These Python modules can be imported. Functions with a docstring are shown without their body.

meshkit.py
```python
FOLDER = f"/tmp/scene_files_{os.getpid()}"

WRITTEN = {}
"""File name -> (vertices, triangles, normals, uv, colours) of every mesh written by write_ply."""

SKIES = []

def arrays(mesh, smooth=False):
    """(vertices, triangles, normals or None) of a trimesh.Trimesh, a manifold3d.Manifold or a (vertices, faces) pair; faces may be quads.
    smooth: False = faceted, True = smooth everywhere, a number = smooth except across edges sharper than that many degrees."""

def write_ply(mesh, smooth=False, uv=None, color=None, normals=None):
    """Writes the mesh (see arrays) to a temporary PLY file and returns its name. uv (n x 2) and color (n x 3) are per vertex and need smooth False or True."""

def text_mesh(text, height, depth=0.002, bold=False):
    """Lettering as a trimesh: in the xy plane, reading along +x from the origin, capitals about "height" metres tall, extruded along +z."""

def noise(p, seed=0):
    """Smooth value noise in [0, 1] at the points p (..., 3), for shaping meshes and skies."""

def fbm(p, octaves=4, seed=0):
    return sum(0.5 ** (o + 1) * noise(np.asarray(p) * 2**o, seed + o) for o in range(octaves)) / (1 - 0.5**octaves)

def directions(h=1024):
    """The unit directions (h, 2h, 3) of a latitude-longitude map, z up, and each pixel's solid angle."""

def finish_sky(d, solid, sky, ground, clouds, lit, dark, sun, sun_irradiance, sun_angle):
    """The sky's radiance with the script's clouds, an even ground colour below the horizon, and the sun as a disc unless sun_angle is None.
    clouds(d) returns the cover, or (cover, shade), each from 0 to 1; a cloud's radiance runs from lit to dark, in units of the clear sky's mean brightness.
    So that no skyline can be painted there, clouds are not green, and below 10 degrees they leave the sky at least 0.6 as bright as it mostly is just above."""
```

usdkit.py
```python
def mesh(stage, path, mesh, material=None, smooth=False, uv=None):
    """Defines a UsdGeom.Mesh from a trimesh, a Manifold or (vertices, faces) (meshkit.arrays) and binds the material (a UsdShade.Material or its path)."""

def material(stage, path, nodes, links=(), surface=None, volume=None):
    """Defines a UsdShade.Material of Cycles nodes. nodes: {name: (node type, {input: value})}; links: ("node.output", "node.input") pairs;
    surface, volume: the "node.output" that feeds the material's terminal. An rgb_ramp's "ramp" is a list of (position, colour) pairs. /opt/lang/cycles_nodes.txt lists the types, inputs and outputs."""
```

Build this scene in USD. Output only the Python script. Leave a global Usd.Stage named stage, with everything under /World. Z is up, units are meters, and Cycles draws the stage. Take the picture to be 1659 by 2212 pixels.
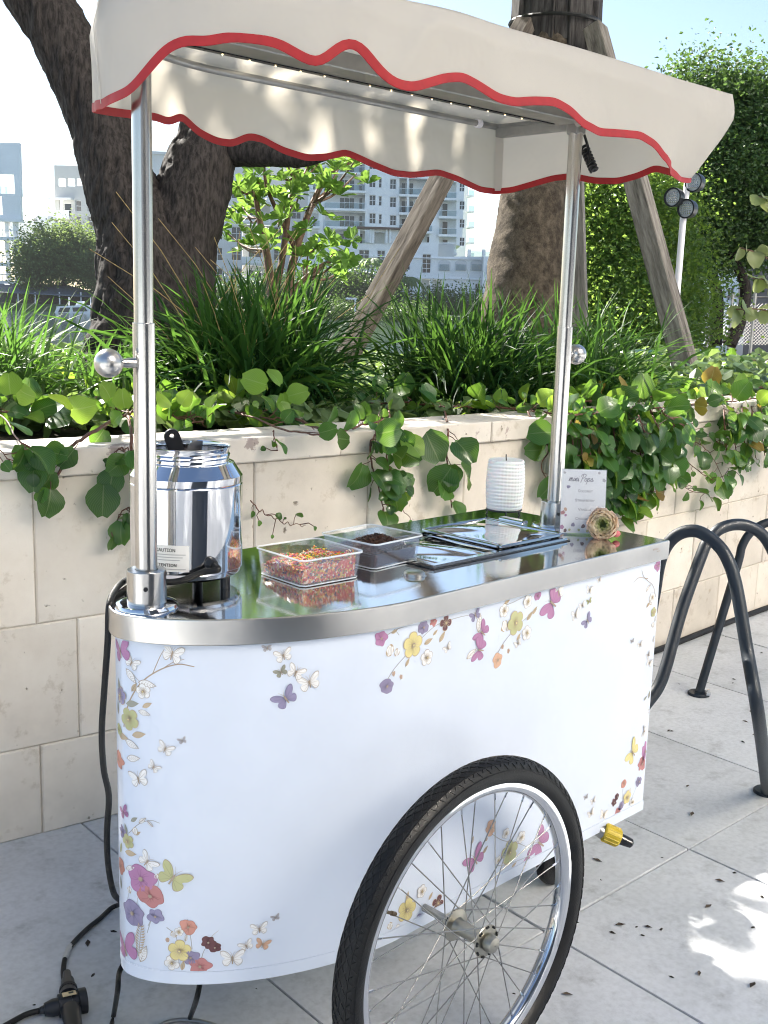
import math, random
import numpy as np, trimesh, usdkit, meshkit
from pxr import Usd, UsdGeom, UsdLux, UsdShade, Sdf, Gf, Vt
from shapely.geometry import Polygon, box as sbox
from shapely.ops import unary_union
from shapely import affinity

rnd = random.Random(7)
rng = np.random.default_rng(7)
stage = Usd.Stage.CreateInMemory()
UsdGeom.SetStageUpAxis(stage, UsdGeom.Tokens.z)
UsdGeom.SetStageMetersPerUnit(stage, 1.0)
UsdGeom.Xform.Define(stage, '/World')
UsdGeom.Scope.Define(stage, '/World/Looks')

# ------------------------------------------------------------------ camera, sky, sun, exposure
YAW, PITCH, ROLL, FREL = 0.7820, 0.18447, 0.02868, 1.4584
CAM = np.array([-1.413, -1.3547, 1.4935])
EXPOSURE = 2.1
SUN_AZ, SUN_EL = math.radians(5.0), math.radians(39.0)      # azimuth from +y towards +x
SUN_I, SKY_S = 1.25, 0.05
FW = np.array([math.sin(YAW) * math.cos(PITCH), math.cos(YAW) * math.cos(PITCH), -math.sin(PITCH)])
_r = np.array([math.cos(YAW), -math.sin(YAW), 0.0]); _u = np.cross(_r, FW)
RT = math.cos(ROLL) * _r + math.sin(ROLL) * _u
UP = -math.sin(ROLL) * _r + math.cos(ROLL) * _u
cam = UsdGeom.Camera.Define(stage, '/World/camera')
cam.CreateHorizontalApertureAttr(36.0)
cam.CreateVerticalApertureAttr(48.0)
cam.CreateFocalLengthAttr(36.0 * FREL)
cam.CreateClippingRangeAttr(Gf.Vec2f(0.05, 5000.0))
cam.CreateExposureAttr(EXPOSURE)
m4 = np.eye(4); m4[0, :3] = RT; m4[1, :3] = UP; m4[2, :3] = -FW; m4[3, :3] = CAM
cam.AddTransformOp().Set(Gf.Matrix4d(*m4.ravel().tolist()))
SUN = np.array([math.sin(SUN_AZ) * math.cos(SUN_EL), math.cos(SUN_AZ) * math.cos(SUN_EL), math.sin(SUN_EL)])
sky = UsdLux.DomeLight.Define(stage, '/World/sky')
skym = usdkit.material(stage, '/World/Looks/sky', {
    's': ('sky_texture', {'sky_type': 'single_scattering', 'sun_disc': False, 'sun_elevation': SUN_EL,
                          'sun_rotation': math.atan2(SUN[0], SUN[1]), 'air_density': 1.0, 'aerosol_density': 1.1, 'ozone_density': 2.5}),
    'b': ('background_shader', {'strength': SKY_S})}, [('s.color', 'b.color')], surface='b.background')
UsdShade.MaterialBindingAPI.Apply(sky.GetPrim()).Bind(skym)
sky.GetPrim().SetCustomDataByKey('kind', 'structure')
sun = UsdLux.DistantLight.Define(stage, '/World/sun')
sun.CreateIntensityAttr(SUN_I); sun.CreateAngleAttr(0.5); sun.CreateNormalizeAttr(True)
sun.CreateColorAttr(Gf.Vec3f(1.0, 0.95, 0.87))
_z = SUN; _x = np.cross([0, 0, 1.0], _z); _x /= np.linalg.norm(_x); _y = np.cross(_z, _x)
ms = np.eye(4); ms[0, :3] = _x; ms[1, :3] = _y; ms[2, :3] = _z
sun.AddTransformOp().Set(Gf.Matrix4d(*ms.ravel().tolist()))

# measuring helpers: u, v are positions in a 1659 x 2212 copy of the photograph
FPX = FREL * 1659.0
def ray(u, v):
    return FW + RT * (u - 829.5) / FPX - UP * (v - 1106.0) / FPX
def at(u, v, depth):
    return CAM + ray(u, v) * depth
def on_z(u, v, z):
    d = ray(u, v); return CAM + d * (z - CAM[2]) / d[2]
def on_plane(u, v, p, n):
    d = ray(u, v); return CAM + d * (np.dot(np.asarray(p) - CAM, n) / np.dot(d, n))
def px(depth):
    return depth / FPX
VF = np.array([math.sin(YAW), math.cos(YAW), 0.0]); VR = _r.copy()

# ------------------------------------------------------------------ scene helpers
used = {}
def name_in(parent, name):
    key = (parent, name)
    k = used.get(key, 0); used[key] = k + 1
    return f'{parent}/{name}' if k == 0 else f'{parent}/{name}_{k:03d}'
def path_of(p):
    return '/World' if p is None else (p if isinstance(p, str) else str(p.GetPath()))
def tag(prim, label=None, cat=None, group=None, kind=None):
    for k, v in (('label', label), ('category', cat), ('group', group), ('kind', kind)):
        if v: prim.SetCustomDataByKey(k, v)
    return prim
def thing(name, label, cat, loc=(0, 0, 0), rz=0.0, group=None, kind=None):
    x = UsdGeom.Xform.Define(stage, name_in('/World', name))
    x.AddTranslateOp().Set(Gf.Vec3d(*map(float, loc)))
    if rz: x.AddRotateZOp().Set(math.degrees(rz))
    return tag(x.GetPrim(), label, cat, group, kind)
def obj(name, mesh, mat, parent=None, smooth=False, uv=None, ink=None, label=None, cat=None, group=None, kind=None, origin=None):
    """one Mesh; origin: the parent's place when the mesh is given in world coordinates."""
    if isinstance(mesh, MB): mesh = mesh.arrays()
    if isinstance(mesh, trimesh.Trimesh): mesh = (np.array(mesh.vertices), np.array(mesh.faces))
    if origin is not None and isinstance(mesh, tuple): mesh = (np.asarray(mesh[0], float) - np.asarray(origin, float), mesh[1])
    m = usdkit.mesh(stage, name_in(path_of(parent), name), mesh, mat, smooth=smooth, uv=uv)
    if ink is not None:
        UsdGeom.PrimvarsAPI(m).CreatePrimvar('ink', Sdf.ValueTypeNames.Color3fArray, 'vertex').Set(Vt.Vec3fArray.FromNumpy(np.asarray(ink, np.float32)))
    return tag(m.GetPrim(), label, cat, group, kind)
def copy_of(src, name, loc, rz=0.0, label=None, cat=None, group=None):
    x = UsdGeom.Xform.Define(stage, name_in('/World', name))
    x.GetPrim().GetReferences().AddInternalReference(src.GetPath())
    x.ClearXformOpOrder()
    x.AddTranslateOp(UsdGeom.XformOp.PrecisionDouble, 'mv').Set(Gf.Vec3d(*map(float, loc)))
    if rz: x.AddRotateZOp(UsdGeom.XformOp.PrecisionFloat, 'mv').Set(math.degrees(rz))
    p = x.GetPrim(); p.SetInstanceable(True)
    return tag(p, label, cat, group)

class MB:
    """collects pieces of one mesh"""
    def __init__(self): self.v, self.f, self.c, self.n = [], [], [], 0
    def add(self, v, f, c=None):
        v = np.asarray(v, float); f = np.asarray(f, int)
        if f.ndim == 2 and f.shape[1] == 4: f = np.vstack([f[:, [0, 1, 2]], f[:, [0, 2, 3]]])
        self.v.append(v); self.f.append(f + self.n); self.n += len(v)
        if c is not None: self.c.append(np.tile(np.asarray(c, float), (len(v), 1)))
        return self
    def tm(self, t, M=None):
        t = t.copy()
        if M is not None: t.apply_transform(M)
        return self.add(t.vertices, t.faces)
    def arrays(self): return np.vstack(self.v), np.vstack(self.f)
    def ink(self): return np.vstack(self.c)

def rot(ax, a): return trimesh.transformations.rotation_matrix(a, ax)
def trans(p): return trimesh.transformations.translation_matrix(p)
def box_vf(c, s, rz=0.0):
    c = np.asarray(c, float); s = np.asarray(s, float) / 2
    g = np.array([[x, y, z] for x in (-1, 1) for y in (-1, 1) for z in (-1, 1)], float) * s
    if rz:
        k, q = math.cos(rz), math.sin(rz); g = g @ np.array([[k, q, 0], [-q, k, 0], [0, 0, 1]])
    f = np.array([[0, 1, 3, 2], [4, 6, 7, 5], [0, 4, 5, 1], [2, 3, 7, 6], [0, 2, 6, 4], [1, 5, 7, 3]])
    return g + c, np.vstack([f[:, [0, 1, 2]], f[:, [0, 2, 3]]])
def chamfer_box(s, ch, rz=0.0, c=(0, 0, 0)):
    """a box with chamfered edges (44 triangles)"""
    s = np.asarray(s, float) / 2; pts = []
    for sx in (-1, 1):
        for sy in (-1, 1):
            for sz in (-1, 1):
                sg = np.array([sx, sy, sz])
                for k in range(3):
                    d = s - ch; d[k] = s[k]; pts.append(sg * d)
    h = trimesh.convex.convex_hull(np.array(pts))
    v = np.array(h.vertices)
    if rz:
        k, q = math.cos(rz), math.sin(rz); v = v @ np.array([[k, q, 0], [-q, k, 0], [0, 0, 1]])
    return v + np.asarray(c, float), np.array(h.faces)
def tube(pts, rad, n=10, caps=True, closed=False):
    P = np.asarray(pts, float); m = len(P); R = np.broadcast_to(np.asarray(rad, float), (m,))
    T = np.zeros_like(P)
    if closed: T = np.roll(P, -1, 0) - np.roll(P, 1, 0)
    else: T[1:-1] = P[2:] - P[:-2]; T[0] = P[1] - P[0]; T[-1] = P[-1] - P[-2]
    T /= np.maximum(np.linalg.norm(T, axis=1, keepdims=True), 1e-12)
    a = np.array([0, 0, 1.0]) if abs(T[0][2]) < .9 else np.array([1.0, 0, 0])
    N = np.cross(T[0], a); N /= np.linalg.norm(N); V = []
    th = np.linspace(0, 2 * np.pi, n, endpoint=False)
    for i in range(m):
        N = N - T[i] * np.dot(N, T[i]); N /= max(np.linalg.norm(N), 1e-12); B = np.cross(T[i], N)
        V.append(P[i] + R[i] * (np.cos(th)[:, None] * N + np.sin(th)[:, None] * B))
    V = np.vstack(V); F = []
    j = np.arange(n); k = (j + 1) % n
    for i in range(m if closed else m - 1):
        a0, a1 = i * n, ((i + 1) % m) * n
        F.append(np.stack([a0 + j, a0 + k, a1 + k, a1 + j], 1))
    F = np.vstack(F); F = np.vstack([F[:, [0, 1, 2]], F[:, [0, 2, 3]]])
    if caps and not closed:
        V = np.vstack([V, P[0], P[-1]]); c0, c1 = len(V) - 2, len(V) - 1; e = (m - 1) * n
        F = np.vstack([F, np.stack([np.full(n, c0), k, j], 1), np.stack([np.full(n, c1), e + j, e + k], 1)])
    return V, F
def spline(ctrl, n):
    """Catmull-Rom through the control points (any dimension)"""
    c = np.asarray(ctrl, float); c = np.vstack([2 * c[0] - c[1], c, 2 * c[-1] - c[-2]])
    seg = len(c) - 3; t = np.linspace(0, seg - 1e-9, n); i = t.astype(int); t = (t - i)[:, None]
    p0, p1, p2, p3 = c[i], c[i + 1], c[i + 2], c[i + 3]
    return .5 * (2 * p1 + (p2 - p0) * t + (2 * p0 - 5 * p1 + 4 * p2 - p3) * t ** 2 + (3 * p1 - p0 - 3 * p2 + p3) * t ** 3)
def lathe(prof, n=40, c=(0, 0, 0)):
    p = np.asarray(prof, float); th = np.linspace(0, 2 * np.pi, n, endpoint=False)
    V = np.stack([p[:, None, 0] * np.cos(th), p[:, None, 0] * np.sin(th), np.repeat(p[:, 1:2], n, 1)], -1).reshape(-1, 3) + np.asarray(c, float)
    j = np.arange(n); k = (j + 1) % n; F = []
    for i in range(len(p) - 1): F.append(np.stack([i * n + j, i * n + k, (i + 1) * n + k, (i + 1) * n + j], 1))
    F = np.vstack(F); return V, np.vstack([F[:, [0, 1, 2]], F[:, [0, 2, 3]]])
def sphere(c, r, sub=3, s=(1, 1, 1)):
    t = trimesh.creation.icosphere(sub, 1.0); return np.array(t.vertices) * r * np.asarray(s) + np.asarray(c, float), np.array(t.faces)
def extrude(poly, h, z=0.0):
    geoms = getattr(poly, 'geoms', [poly]); mb = MB()
    for g in geoms:
        if g.area > 1e-9:
            t = trimesh.creation.extrude_polygon(g, h, engine='earcut'); mb.add(np.array(t.vertices) + [0, 0, z], t.faces)
    return mb.arrays()
def grid_faces(a, b, wrap=False):
    i, j = np.meshgrid(np.arange(a - 1), np.arange(b if wrap else b - 1), indexing='ij')
    i, j = i.ravel(), j.ravel(); k = (j + 1) % b
    q = np.stack([i * b + j, i * b + k, (i + 1) * b + k, (i + 1) * b + j], 1)
    return np.vstack([q[:, [0, 1, 2]], q[:, [0, 2, 3]]])

# ------------------------------------------------------------------ materials
LK = '/World/Looks/'
def plain(name, col, rough=.5, metal=0.0, spec=.5, vary=.0, scale=20.0, bump=0.0, bscale=200.0, coat=0.0, rvary=False, aniso=0.0):
    """principled with a little colour noise and relief"""
    n = {'p': ('principled_bsdf', {'roughness': rough, 'metallic': metal, 'specular_ior_level': spec, 'coat_weight': coat, 'anisotropic': aniso})}
    l = []
    if vary or bump: n['g'] = ('texture_coordinate', {})
    if vary:
        n['t'] = ('noise_texture', {'scale': scale, 'detail': 5.0, 'roughness': .6})
        c = np.array(col)
        n['r'] = ('rgb_ramp', {'ramp': [(0.3, tuple(c * (1 - vary))), (0.5, tuple(c)), (0.72, tuple(np.minimum(c * (1 + vary), .95)))]})
        l += [('g.object', 't.vector'), ('t.fac', 'r.fac'), ('r.color', 'p.base_color')]
    else: n['p'][1]['base_color'] = col
    if bump:
        n['bt'] = ('noise_texture', {'scale': bscale, 'detail': 3.0}); n['b'] = ('bump', {'strength': 1.0, 'distance': bump})
        l += [('g.object', 'bt.vector'), ('bt.fac', 'b.height'), ('b.normal', 'p.normal')]
    return usdkit.material(stage, LK + name, n, l, surface='p.BSDF')
def leaf_mat(name, cols, trans=.5, tcol=(.30, .55, .05), rough=.35, veins=False, spec=.4):
    """leaf: principled top mixed with translucency; the tone varies from leaf to leaf"""
    n = {'o': ('object_info', {}), 'g': ('geometry', {}), 'w': ('noise_texture', {'scale': 9.0, 'detail': 2.0}),
         'a': ('math', {'math_type': 'add'}), 'fr': ('math', {'math_type': 'fraction'}),
         'r': ('rgb_ramp', {'ramp': [(i / (len(cols) - 1), c) for i, c in enumerate(cols)]}),
         'p': ('principled_bsdf', {'roughness': rough, 'specular_ior_level': spec}),
         't': ('translucent_bsdf', {}), 'tc': ('mix_color', {'blend_type': 'multiply', 'fac': 1.0, 'b': tuple(x for x in tcol)}),
         'tg': ('mix_color', {'blend_type': 'mix', 'fac': .0, 'b': (1, 1, 1)}),
         'm': ('mix_closure', {'fac': trans})}
    l = [('o.random', 'a.value1'), ('g.random_per_island', 'a.value2'), ('a.value', 'fr.value1'), ('fr.value', 'r.fac'),
         ('p.BSDF', 'm.closure1'), ('t.BSDF', 'm.closure2')]
    n['tb'] = ('rgb_ramp', {'ramp': [(i / (len(cols) - 1), tuple(np.array(tcol) * (.75 + .5 * i / (len(cols) - 1)))) for i in range(len(cols))]})
    l += [('fr.value', 'tb.fac')]
    base, tb = 'r.color', 'tb.color'
    if veins:
        n['uv'] = ('attribute', {'attribute': 'st'}); n['sx'] = ('separate_xyz', {})
        n['av'] = ('math', {'math_type': 'absolute'}); n['k'] = ('math', {'math_type': 'multiply_add', 'value2': -.75})
        n['ms'] = ('math', {'math_type': 'multiply', 'value2': 9.0}); n['fc'] = ('math', {'math_type': 'pingpong', 'value2': .5})
        n['v1'] = ('map_range', {'from_min': 0.0, 'from_max': .10, 'to_min': 1.0, 'to_max': 0.0, 'clamp': True})
        n['v2'] = ('map_range', {'from_min': 0.02, 'from_max': .06, 'to_min': 1.0, 'to_max': 0.0, 'clamp': True})
        n['mx'] = ('math', {'math_type': 'maximum'}); n['hv'] = ('math', {'math_type': 'multiply', 'value2': .28})
        n['bc'] = ('mix_color', {'b': (.30, .38, .16)}); n['bt'] = ('mix_color', {'b': (.75, .85, .35)})
        l += [('uv.vector', 'sx.vector'), ('sx.y', 'av.value1'), ('av.value', 'k.value1'), ('sx.x', 'k.value3'), ('k.value', 'ms.value1'), ('ms.value', 'fc.value1'),
              ('fc.value', 'v1.value'), ('av.value', 'v2.value'), ('v1.result', 'mx.value1'), ('v2.result', 'mx.value2'), ('mx.value', 'hv.value1'),
              ('hv.value', 'bc.fac'), ('hv.value', 'bt.fac'), (base, 'bc.a'), (tb, 'bt.a')]
        base, tb = 'bc.result', 'bt.result'
    l += [(base, 'p.base_color'), (tb, 't.color')]
    for k in ('w', 'tc', 'tg'): n.pop(k)
    return usdkit.material(stage, LK + name, n, l, surface='m.closure')

# stone of the planter: pale coral stone with pits, dark specks and blotches
def stone_mat(name, base, tint, patch=False):
    n = {'g': ('geometry', {}), 'o': ('object_info', {}),
         'n1': ('noise_texture', {'scale': 3.2, 'detail': 6.0, 'roughness': .62}), 'n2': ('noise_texture', {'scale': 34.0, 'detail': 4.0}),
         'n3': ('noise_texture', {'scale': 11.0, 'detail': 6.0, 'roughness': .7}),
         'c1': ('rgb_ramp', {'ramp': [(0.25, tuple(np.array(base) * .80)), (0.5, base), (.75, tint)]}),
         'c3': ('rgb_ramp', {'ramp': [(0.31, (.70, .65, .58)), (0.43, (1, 1, 1)), (1.0, (1, 1, 1))]}),
         'c2': ('rgb_ramp', {'ramp': [(0.25, (.30, .27, .23)), (0.31, (1, 1, 1)), (1.0, (1, 1, 1))]}),
         'm1': ('mix_color', {'blend_type': 'multiply', 'fac': .75}), 'm2': ('mix_color', {'blend_type': 'multiply', 'fac': .85}),
         'ob': ('map_range', {'to_min': .86, 'to_max': 1.08}), 'm3': ('mix_color', {'blend_type': 'multiply', 'fac': 1.0}), 'cc': ('combine_color', {}),
         'bb': ('bump', {'strength': .8, 'distance': .004}), 'ad': ('math', {'math_type': 'multiply_add', 'value2': .35}),
         'sep': ('separate_color', {}), 'p': ('principled_bsdf', {'roughness': .85, 'specular_ior_level': .25})}
    l = [('g.position', 'n1.vector'), ('g.position', 'n2.vector'), ('g.position', 'n3.vector'), ('n1.fac', 'c1.fac'), ('n3.fac', 'c3.fac'), ('n2.fac', 'c2.fac'),
         ('c1.color', 'm1.a'), ('c3.color', 'm1.b'), ('m1.result', 'm2.a'), ('c2.color', 'm2.b'),
         ('o.random', 'ob.value'), ('ob.result', 'cc.r'), ('ob.result', 'cc.g'), ('ob.result', 'cc.b'), ('m2.result', 'm3.a'), ('cc.color', 'm3.b'), ('m3.result', 'p.base_color'),
         ('c2.color', 'sep.color'), ('n3.fac', 'ad.value1'), ('sep.r', 'ad.value3'), ('ad.value', 'bb.height'), ('bb.normal', 'p.normal')]
    if patch:
        n['n4'] = ('noise_texture', {'scale': 6.5, 'detail': 7.0, 'roughness': .7}); n['c4'] = ('rgb_ramp', {'ramp': [(.60, (0, 0, 0)), (.635, (.8, .8, .8)), (1, (.9, .9, .9))]}); n['m4'] = ('mix_color', {'b': (.30, .235, .215)})
        l.remove(('m3.result', 'p.base_color')); l += [('g.position', 'n4.vector'), ('n4.fac', 'c4.fac'), ('c4.color', 'm4.fac'), ('m3.result', 'm4.a'), ('m4.result', 'p.base_color')]
    return usdkit.material(stage, LK + name, n, l, surface='p.BSDF')
M = {}
M['stone'] = stone_mat('coral_stone', (.655, .595, .515), (.74, .69, .615))
M['cap'] = stone_mat('cap_stone', (.64, .585, .51), (.70, .655, .585), True)
def concrete_mat():
    n = {'g': ('geometry', {}), 'o': ('object_info', {}), 'n1': ('noise_texture', {'scale': 2.4, 'detail': 6.0, 'roughness': .6}), 'n2': ('noise_texture', {'scale': 60.0, 'detail': 3.0}),
         'n3': ('noise_texture', {'scale': 8.5, 'detail': 5.0, 'roughness': .7}),
         'c1': ('rgb_ramp', {'ramp': [(.25, (.46, .475, .485)), (.5, (.565, .58, .595)), (.75, (.62, .635, .65))]}),
         'c3': ('rgb_ramp', {'ramp': [(.30, (.62, .61, .60)), (.38, (.84, .84, .84)), (.47, (1, 1, 1)), (1, (1, 1, 1))]}),
         'c2': ('rgb_ramp', {'ramp': [(.3, (.88, .88, .88)), (.6, (1.03, 1.03, 1.03))]}), 'm1': ('mix_color', {'blend_type': 'multiply', 'fac': .8}), 'm2': ('mix_color', {'blend_type': 'multiply', 'fac': .8}),
         'ob': ('map_range', {'to_min': .94, 'to_max': 1.05}), 'cc': ('combine_color', {}), 'm3': ('mix_color', {'blend_type': 'multiply', 'fac': 1.0}),
         'bb': ('bump', {'strength': .5, 'distance': .002}), 'p': ('principled_bsdf', {'roughness': .72, 'specular_ior_level': .35})}
    l = [('g.position', 'n1.vector'), ('g.position', 'n2.vector'), ('g.position', 'n3.vector'), ('n1.fac', 'c1.fac'), ('n2.fac', 'c2.fac'), ('n3.fac', 'c3.fac'), ('c1.color', 'm1.a'), ('c3.color', 'm1.b'),
         ('m1.result', 'm2.a'), ('c2.color', 'm2.b'), ('o.random', 'ob.value'), ('ob.result', 'cc.r'), ('ob.result', 'cc.g'), ('ob.result', 'cc.b'), ('m2.result', 'm3.a'), ('cc.color', 'm3.b'),
         ('m3.result', 'p.base_color'), ('n2.fac', 'bb.height'), ('bb.normal', 'p.normal')]
    return usdkit.material(stage, LK + 'paving_concrete', n, l, surface='p.BSDF')
M['concrete'] = concrete_mat()
M['joint'] = plain('joint_sand', (.10, .095, .085), .9, vary=.3, scale=60)
M['mortar'] = plain('pale_mortar', (.46, .41, .34), .95, vary=.2, scale=40)
M['soil'] = plain('soil', (.055, .042, .03), .95, vary=.5, scale=25, bump=.02, bscale=30)
M['steel'] = plain('polished_steel', (.66, .65, .63), .07, 1.0, vary=.05, scale=3)
M['steel'] = usdkit.material(stage, LK + 'smudged_steel', {'g': ('geometry', {}), 'mp': ('mapping', {'scale': (2.0, 60.0, 1.0)}), 'n': ('noise_texture', {'scale': 9.0, 'detail': 3.0}), 's': ('noise_texture', {'scale': 7.0, 'detail': 5.0, 'roughness': .65}),
    'r': ('map_range', {'from_min': .35, 'from_max': .75, 'to_min': .015, 'to_max': .085, 'clamp': True}), 'ad': ('math', {'math_type': 'multiply_add', 'value2': .015}), 'b': ('bump', {'strength': .12, 'distance': .0003}), 'p': ('principled_bsdf', {'base_color': (.66, .655, .64), 'metallic': 1.0})},
    [('g.position', 'mp.vector'), ('mp.vector', 'n.vector'), ('g.position', 's.vector'), ('s.fac', 'r.value'), ('n.fac', 'ad.value1'), ('r.result', 'ad.value3'), ('ad.value', 'p.roughness'), ('n.fac', 'b.height'), ('b.normal', 'p.normal')], surface='p.BSDF')
M['brushed'] = plain('brushed_steel', (.60, .585, .56), .27, 1.0, vary=.10, scale=6)
M['tubesteel'] = plain('satin_steel', (.56, .55, .53), .20, 1.0, vary=.08, scale=8)
M['chrome'] = plain('chrome', (.72, .73, .75), .06, 1.0)
M['greysteel'] = plain('grey_steel', (.33, .33, .32), .42, .9, vary=.15, scale=15)
M['panel'] = plain('white_vinyl', (.635, .685, .775), .36, vary=.03, scale=5, bump=.0022, bscale=7)
M['rubber'] = plain('black_rubber', (.008, .008, .008), .5, spec=.35, vary=.35, scale=40, bump=.0008, bscale=300)
M['blackplastic'] = plain('black_plastic', (.012, .013, .016), .35)
M['navy'] = plain('navy_powder_coat', (.005, .012, .021), .5, vary=.25, scale=25, bump=.0006, bscale=400)
M['yellow'] = plain('yellow_plastic', (.55, .40, .02), .45, vary=.15, scale=80)
M['wax'] = usdkit.material(stage, LK + 'white_wax', {'p': ('principled_bsdf', {'base_color': (.84, .84, .82), 'roughness': .45, 'subsurface_weight': .25, 'subsurface_scale': .02})}, [], surface='p.BSDF')
def fabric(name, col, tr):
    n = {'g': ('texture_coordinate', {}), 'w': ('noise_texture', {'scale': 5.0, 'detail': 4.0}), 'd': ('principled_bsdf', {'base_color': col, 'roughness': .8, 'specular_ior_level': .2}),
         't': ('translucent_bsdf', {'color': tuple(np.array(col) * (1.0, .95, .84))}), 'm': ('mix_closure', {'fac': tr}), 'b': ('bump', {'strength': .8, 'distance': .022})}
    return usdkit.material(stage, LK + name, n, [('g.object', 'w.vector'), ('w.fac', 'b.height'), ('b.normal', 'd.normal'), ('d.BSDF', 'm.closure1'), ('t.BSDF', 'm.closure2')], surface='m.closure')
M['canvas'] = fabric('cream_canvas', (.60, .58, .55), .40)
M['trim'] = plain('red_binding', (.30, .006, .010), .65, vary=.12, scale=60)
M['wood'] = None
def wood_mat(name, a, b, sc=(3, 3, .35)):
    n = {'g': ('texture_coordinate', {}), 'm': ('mapping', {'scale': sc}), 'n': ('noise_texture', {'scale': 14.0, 'detail': 6.0, 'roughness': .65}),
         'r': ('rgb_ramp', {'ramp': [(.28, tuple(np.array(a) * .35)), (.42, a), (.65, b)]}), 'b': ('bump', {'strength': .8, 'distance': .006}), 'p': ('principled_bsdf', {'roughness': .8, 'specular_ior_level': .2})}
    return usdkit.material(stage, LK + name, n, [('g.object', 'm.vector'), ('m.vector', 'n.vector'), ('n.fac', 'r.fac'), ('r.color', 'p.base_color'), ('n.fac', 'b.height'), ('b.normal', 'p.normal')], surface='p.BSDF')
M['wood'] = wood_mat('weathered_timber', (.135, .118, .10), (.27, .245, .21))
M['greywood'] = wood_mat('grey_timber', (.13, .125, .12), (.22, .21, .20))
M['bark'] = wood_mat('dark_bark', (.018, .015, .014), (.052, .044, .040), (5, 5, 1.2))
M['twig'] = plain('brown_twig', (.13, .075, .045), .7, vary=.3, scale=40)
M['vinestem'] = plain('red_brown_stem', (.13, .055, .035), .6, vary=.35, scale=30)
def palm_mat():
    n = {'g': ('texture_coordinate', {}), 'm': ('mapping', {'scale': (3.0, 3.0, 2.4)}), 'n': ('noise_texture', {'scale': 6.0, 'detail': 8.0, 'roughness': .75}),
         'r': ('rgb_ramp', {'ramp': [(.30, (.026, .020, .015)), (.48, (.075, .060, .045)), (.7, (.165, .135, .10))]}), 'b': ('bump', {'strength': 1.0, 'distance': .02}), 'p': ('principled_bsdf', {'roughness': .9, 'specular_ior_level': .15})}
    return usdkit.material(stage, LK + 'palm_bark', n, [('g.object', 'm.vector'), ('m.vector', 'n.vector'), ('n.fac', 'r.fac'), ('r.color', 'p.base_color'), ('n.fac', 'b.height'), ('b.normal', 'p.normal')], surface='p.BSDF')
M['palm'] = palm_mat()
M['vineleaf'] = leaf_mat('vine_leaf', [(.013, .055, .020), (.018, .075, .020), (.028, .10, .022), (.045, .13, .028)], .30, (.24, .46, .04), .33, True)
M['vinelit'] = leaf_mat('young_lit_vine_leaf', [(.06, .16, .02), (.10, .22, .03), (.13, .25, .04)], .45, (.42, .62, .06), .4, True)  # young leaves, with the sunlight on them put into a brighter colour
M['vineold'] = leaf_mat('old_vine_leaf', [(.22, .20, .03), (.20, .11, .03), (.12, .07, .03)], .35, (.45, .35, .05), .5, True)
M['shadedwood'] = wood_mat('shaded_timber', (.075, .062, .052), (.155, .135, .115))  # darker timber copy: the shade on the left prop is put into its colour
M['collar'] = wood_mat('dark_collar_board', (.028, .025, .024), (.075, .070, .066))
M['grass'] = leaf_mat('fountain_grass', [(.007, .033, .012), (.009, .040, .012), (.012, .048, .013), (.015, .054, .014), (.022, .07, .017), (.03, .082, .02), (.05, .105, .035), (.075, .125, .05), (.16, .14, .06)], .30, (.16, .34, .05), .5, spec=.2)
M['shrubleaf'] = leaf_mat('shrub_leaf', [(.04, .11, .025), (.07, .16, .03), (.09, .19, .04)], .42, (.30, .50, .08), .45)
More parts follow.
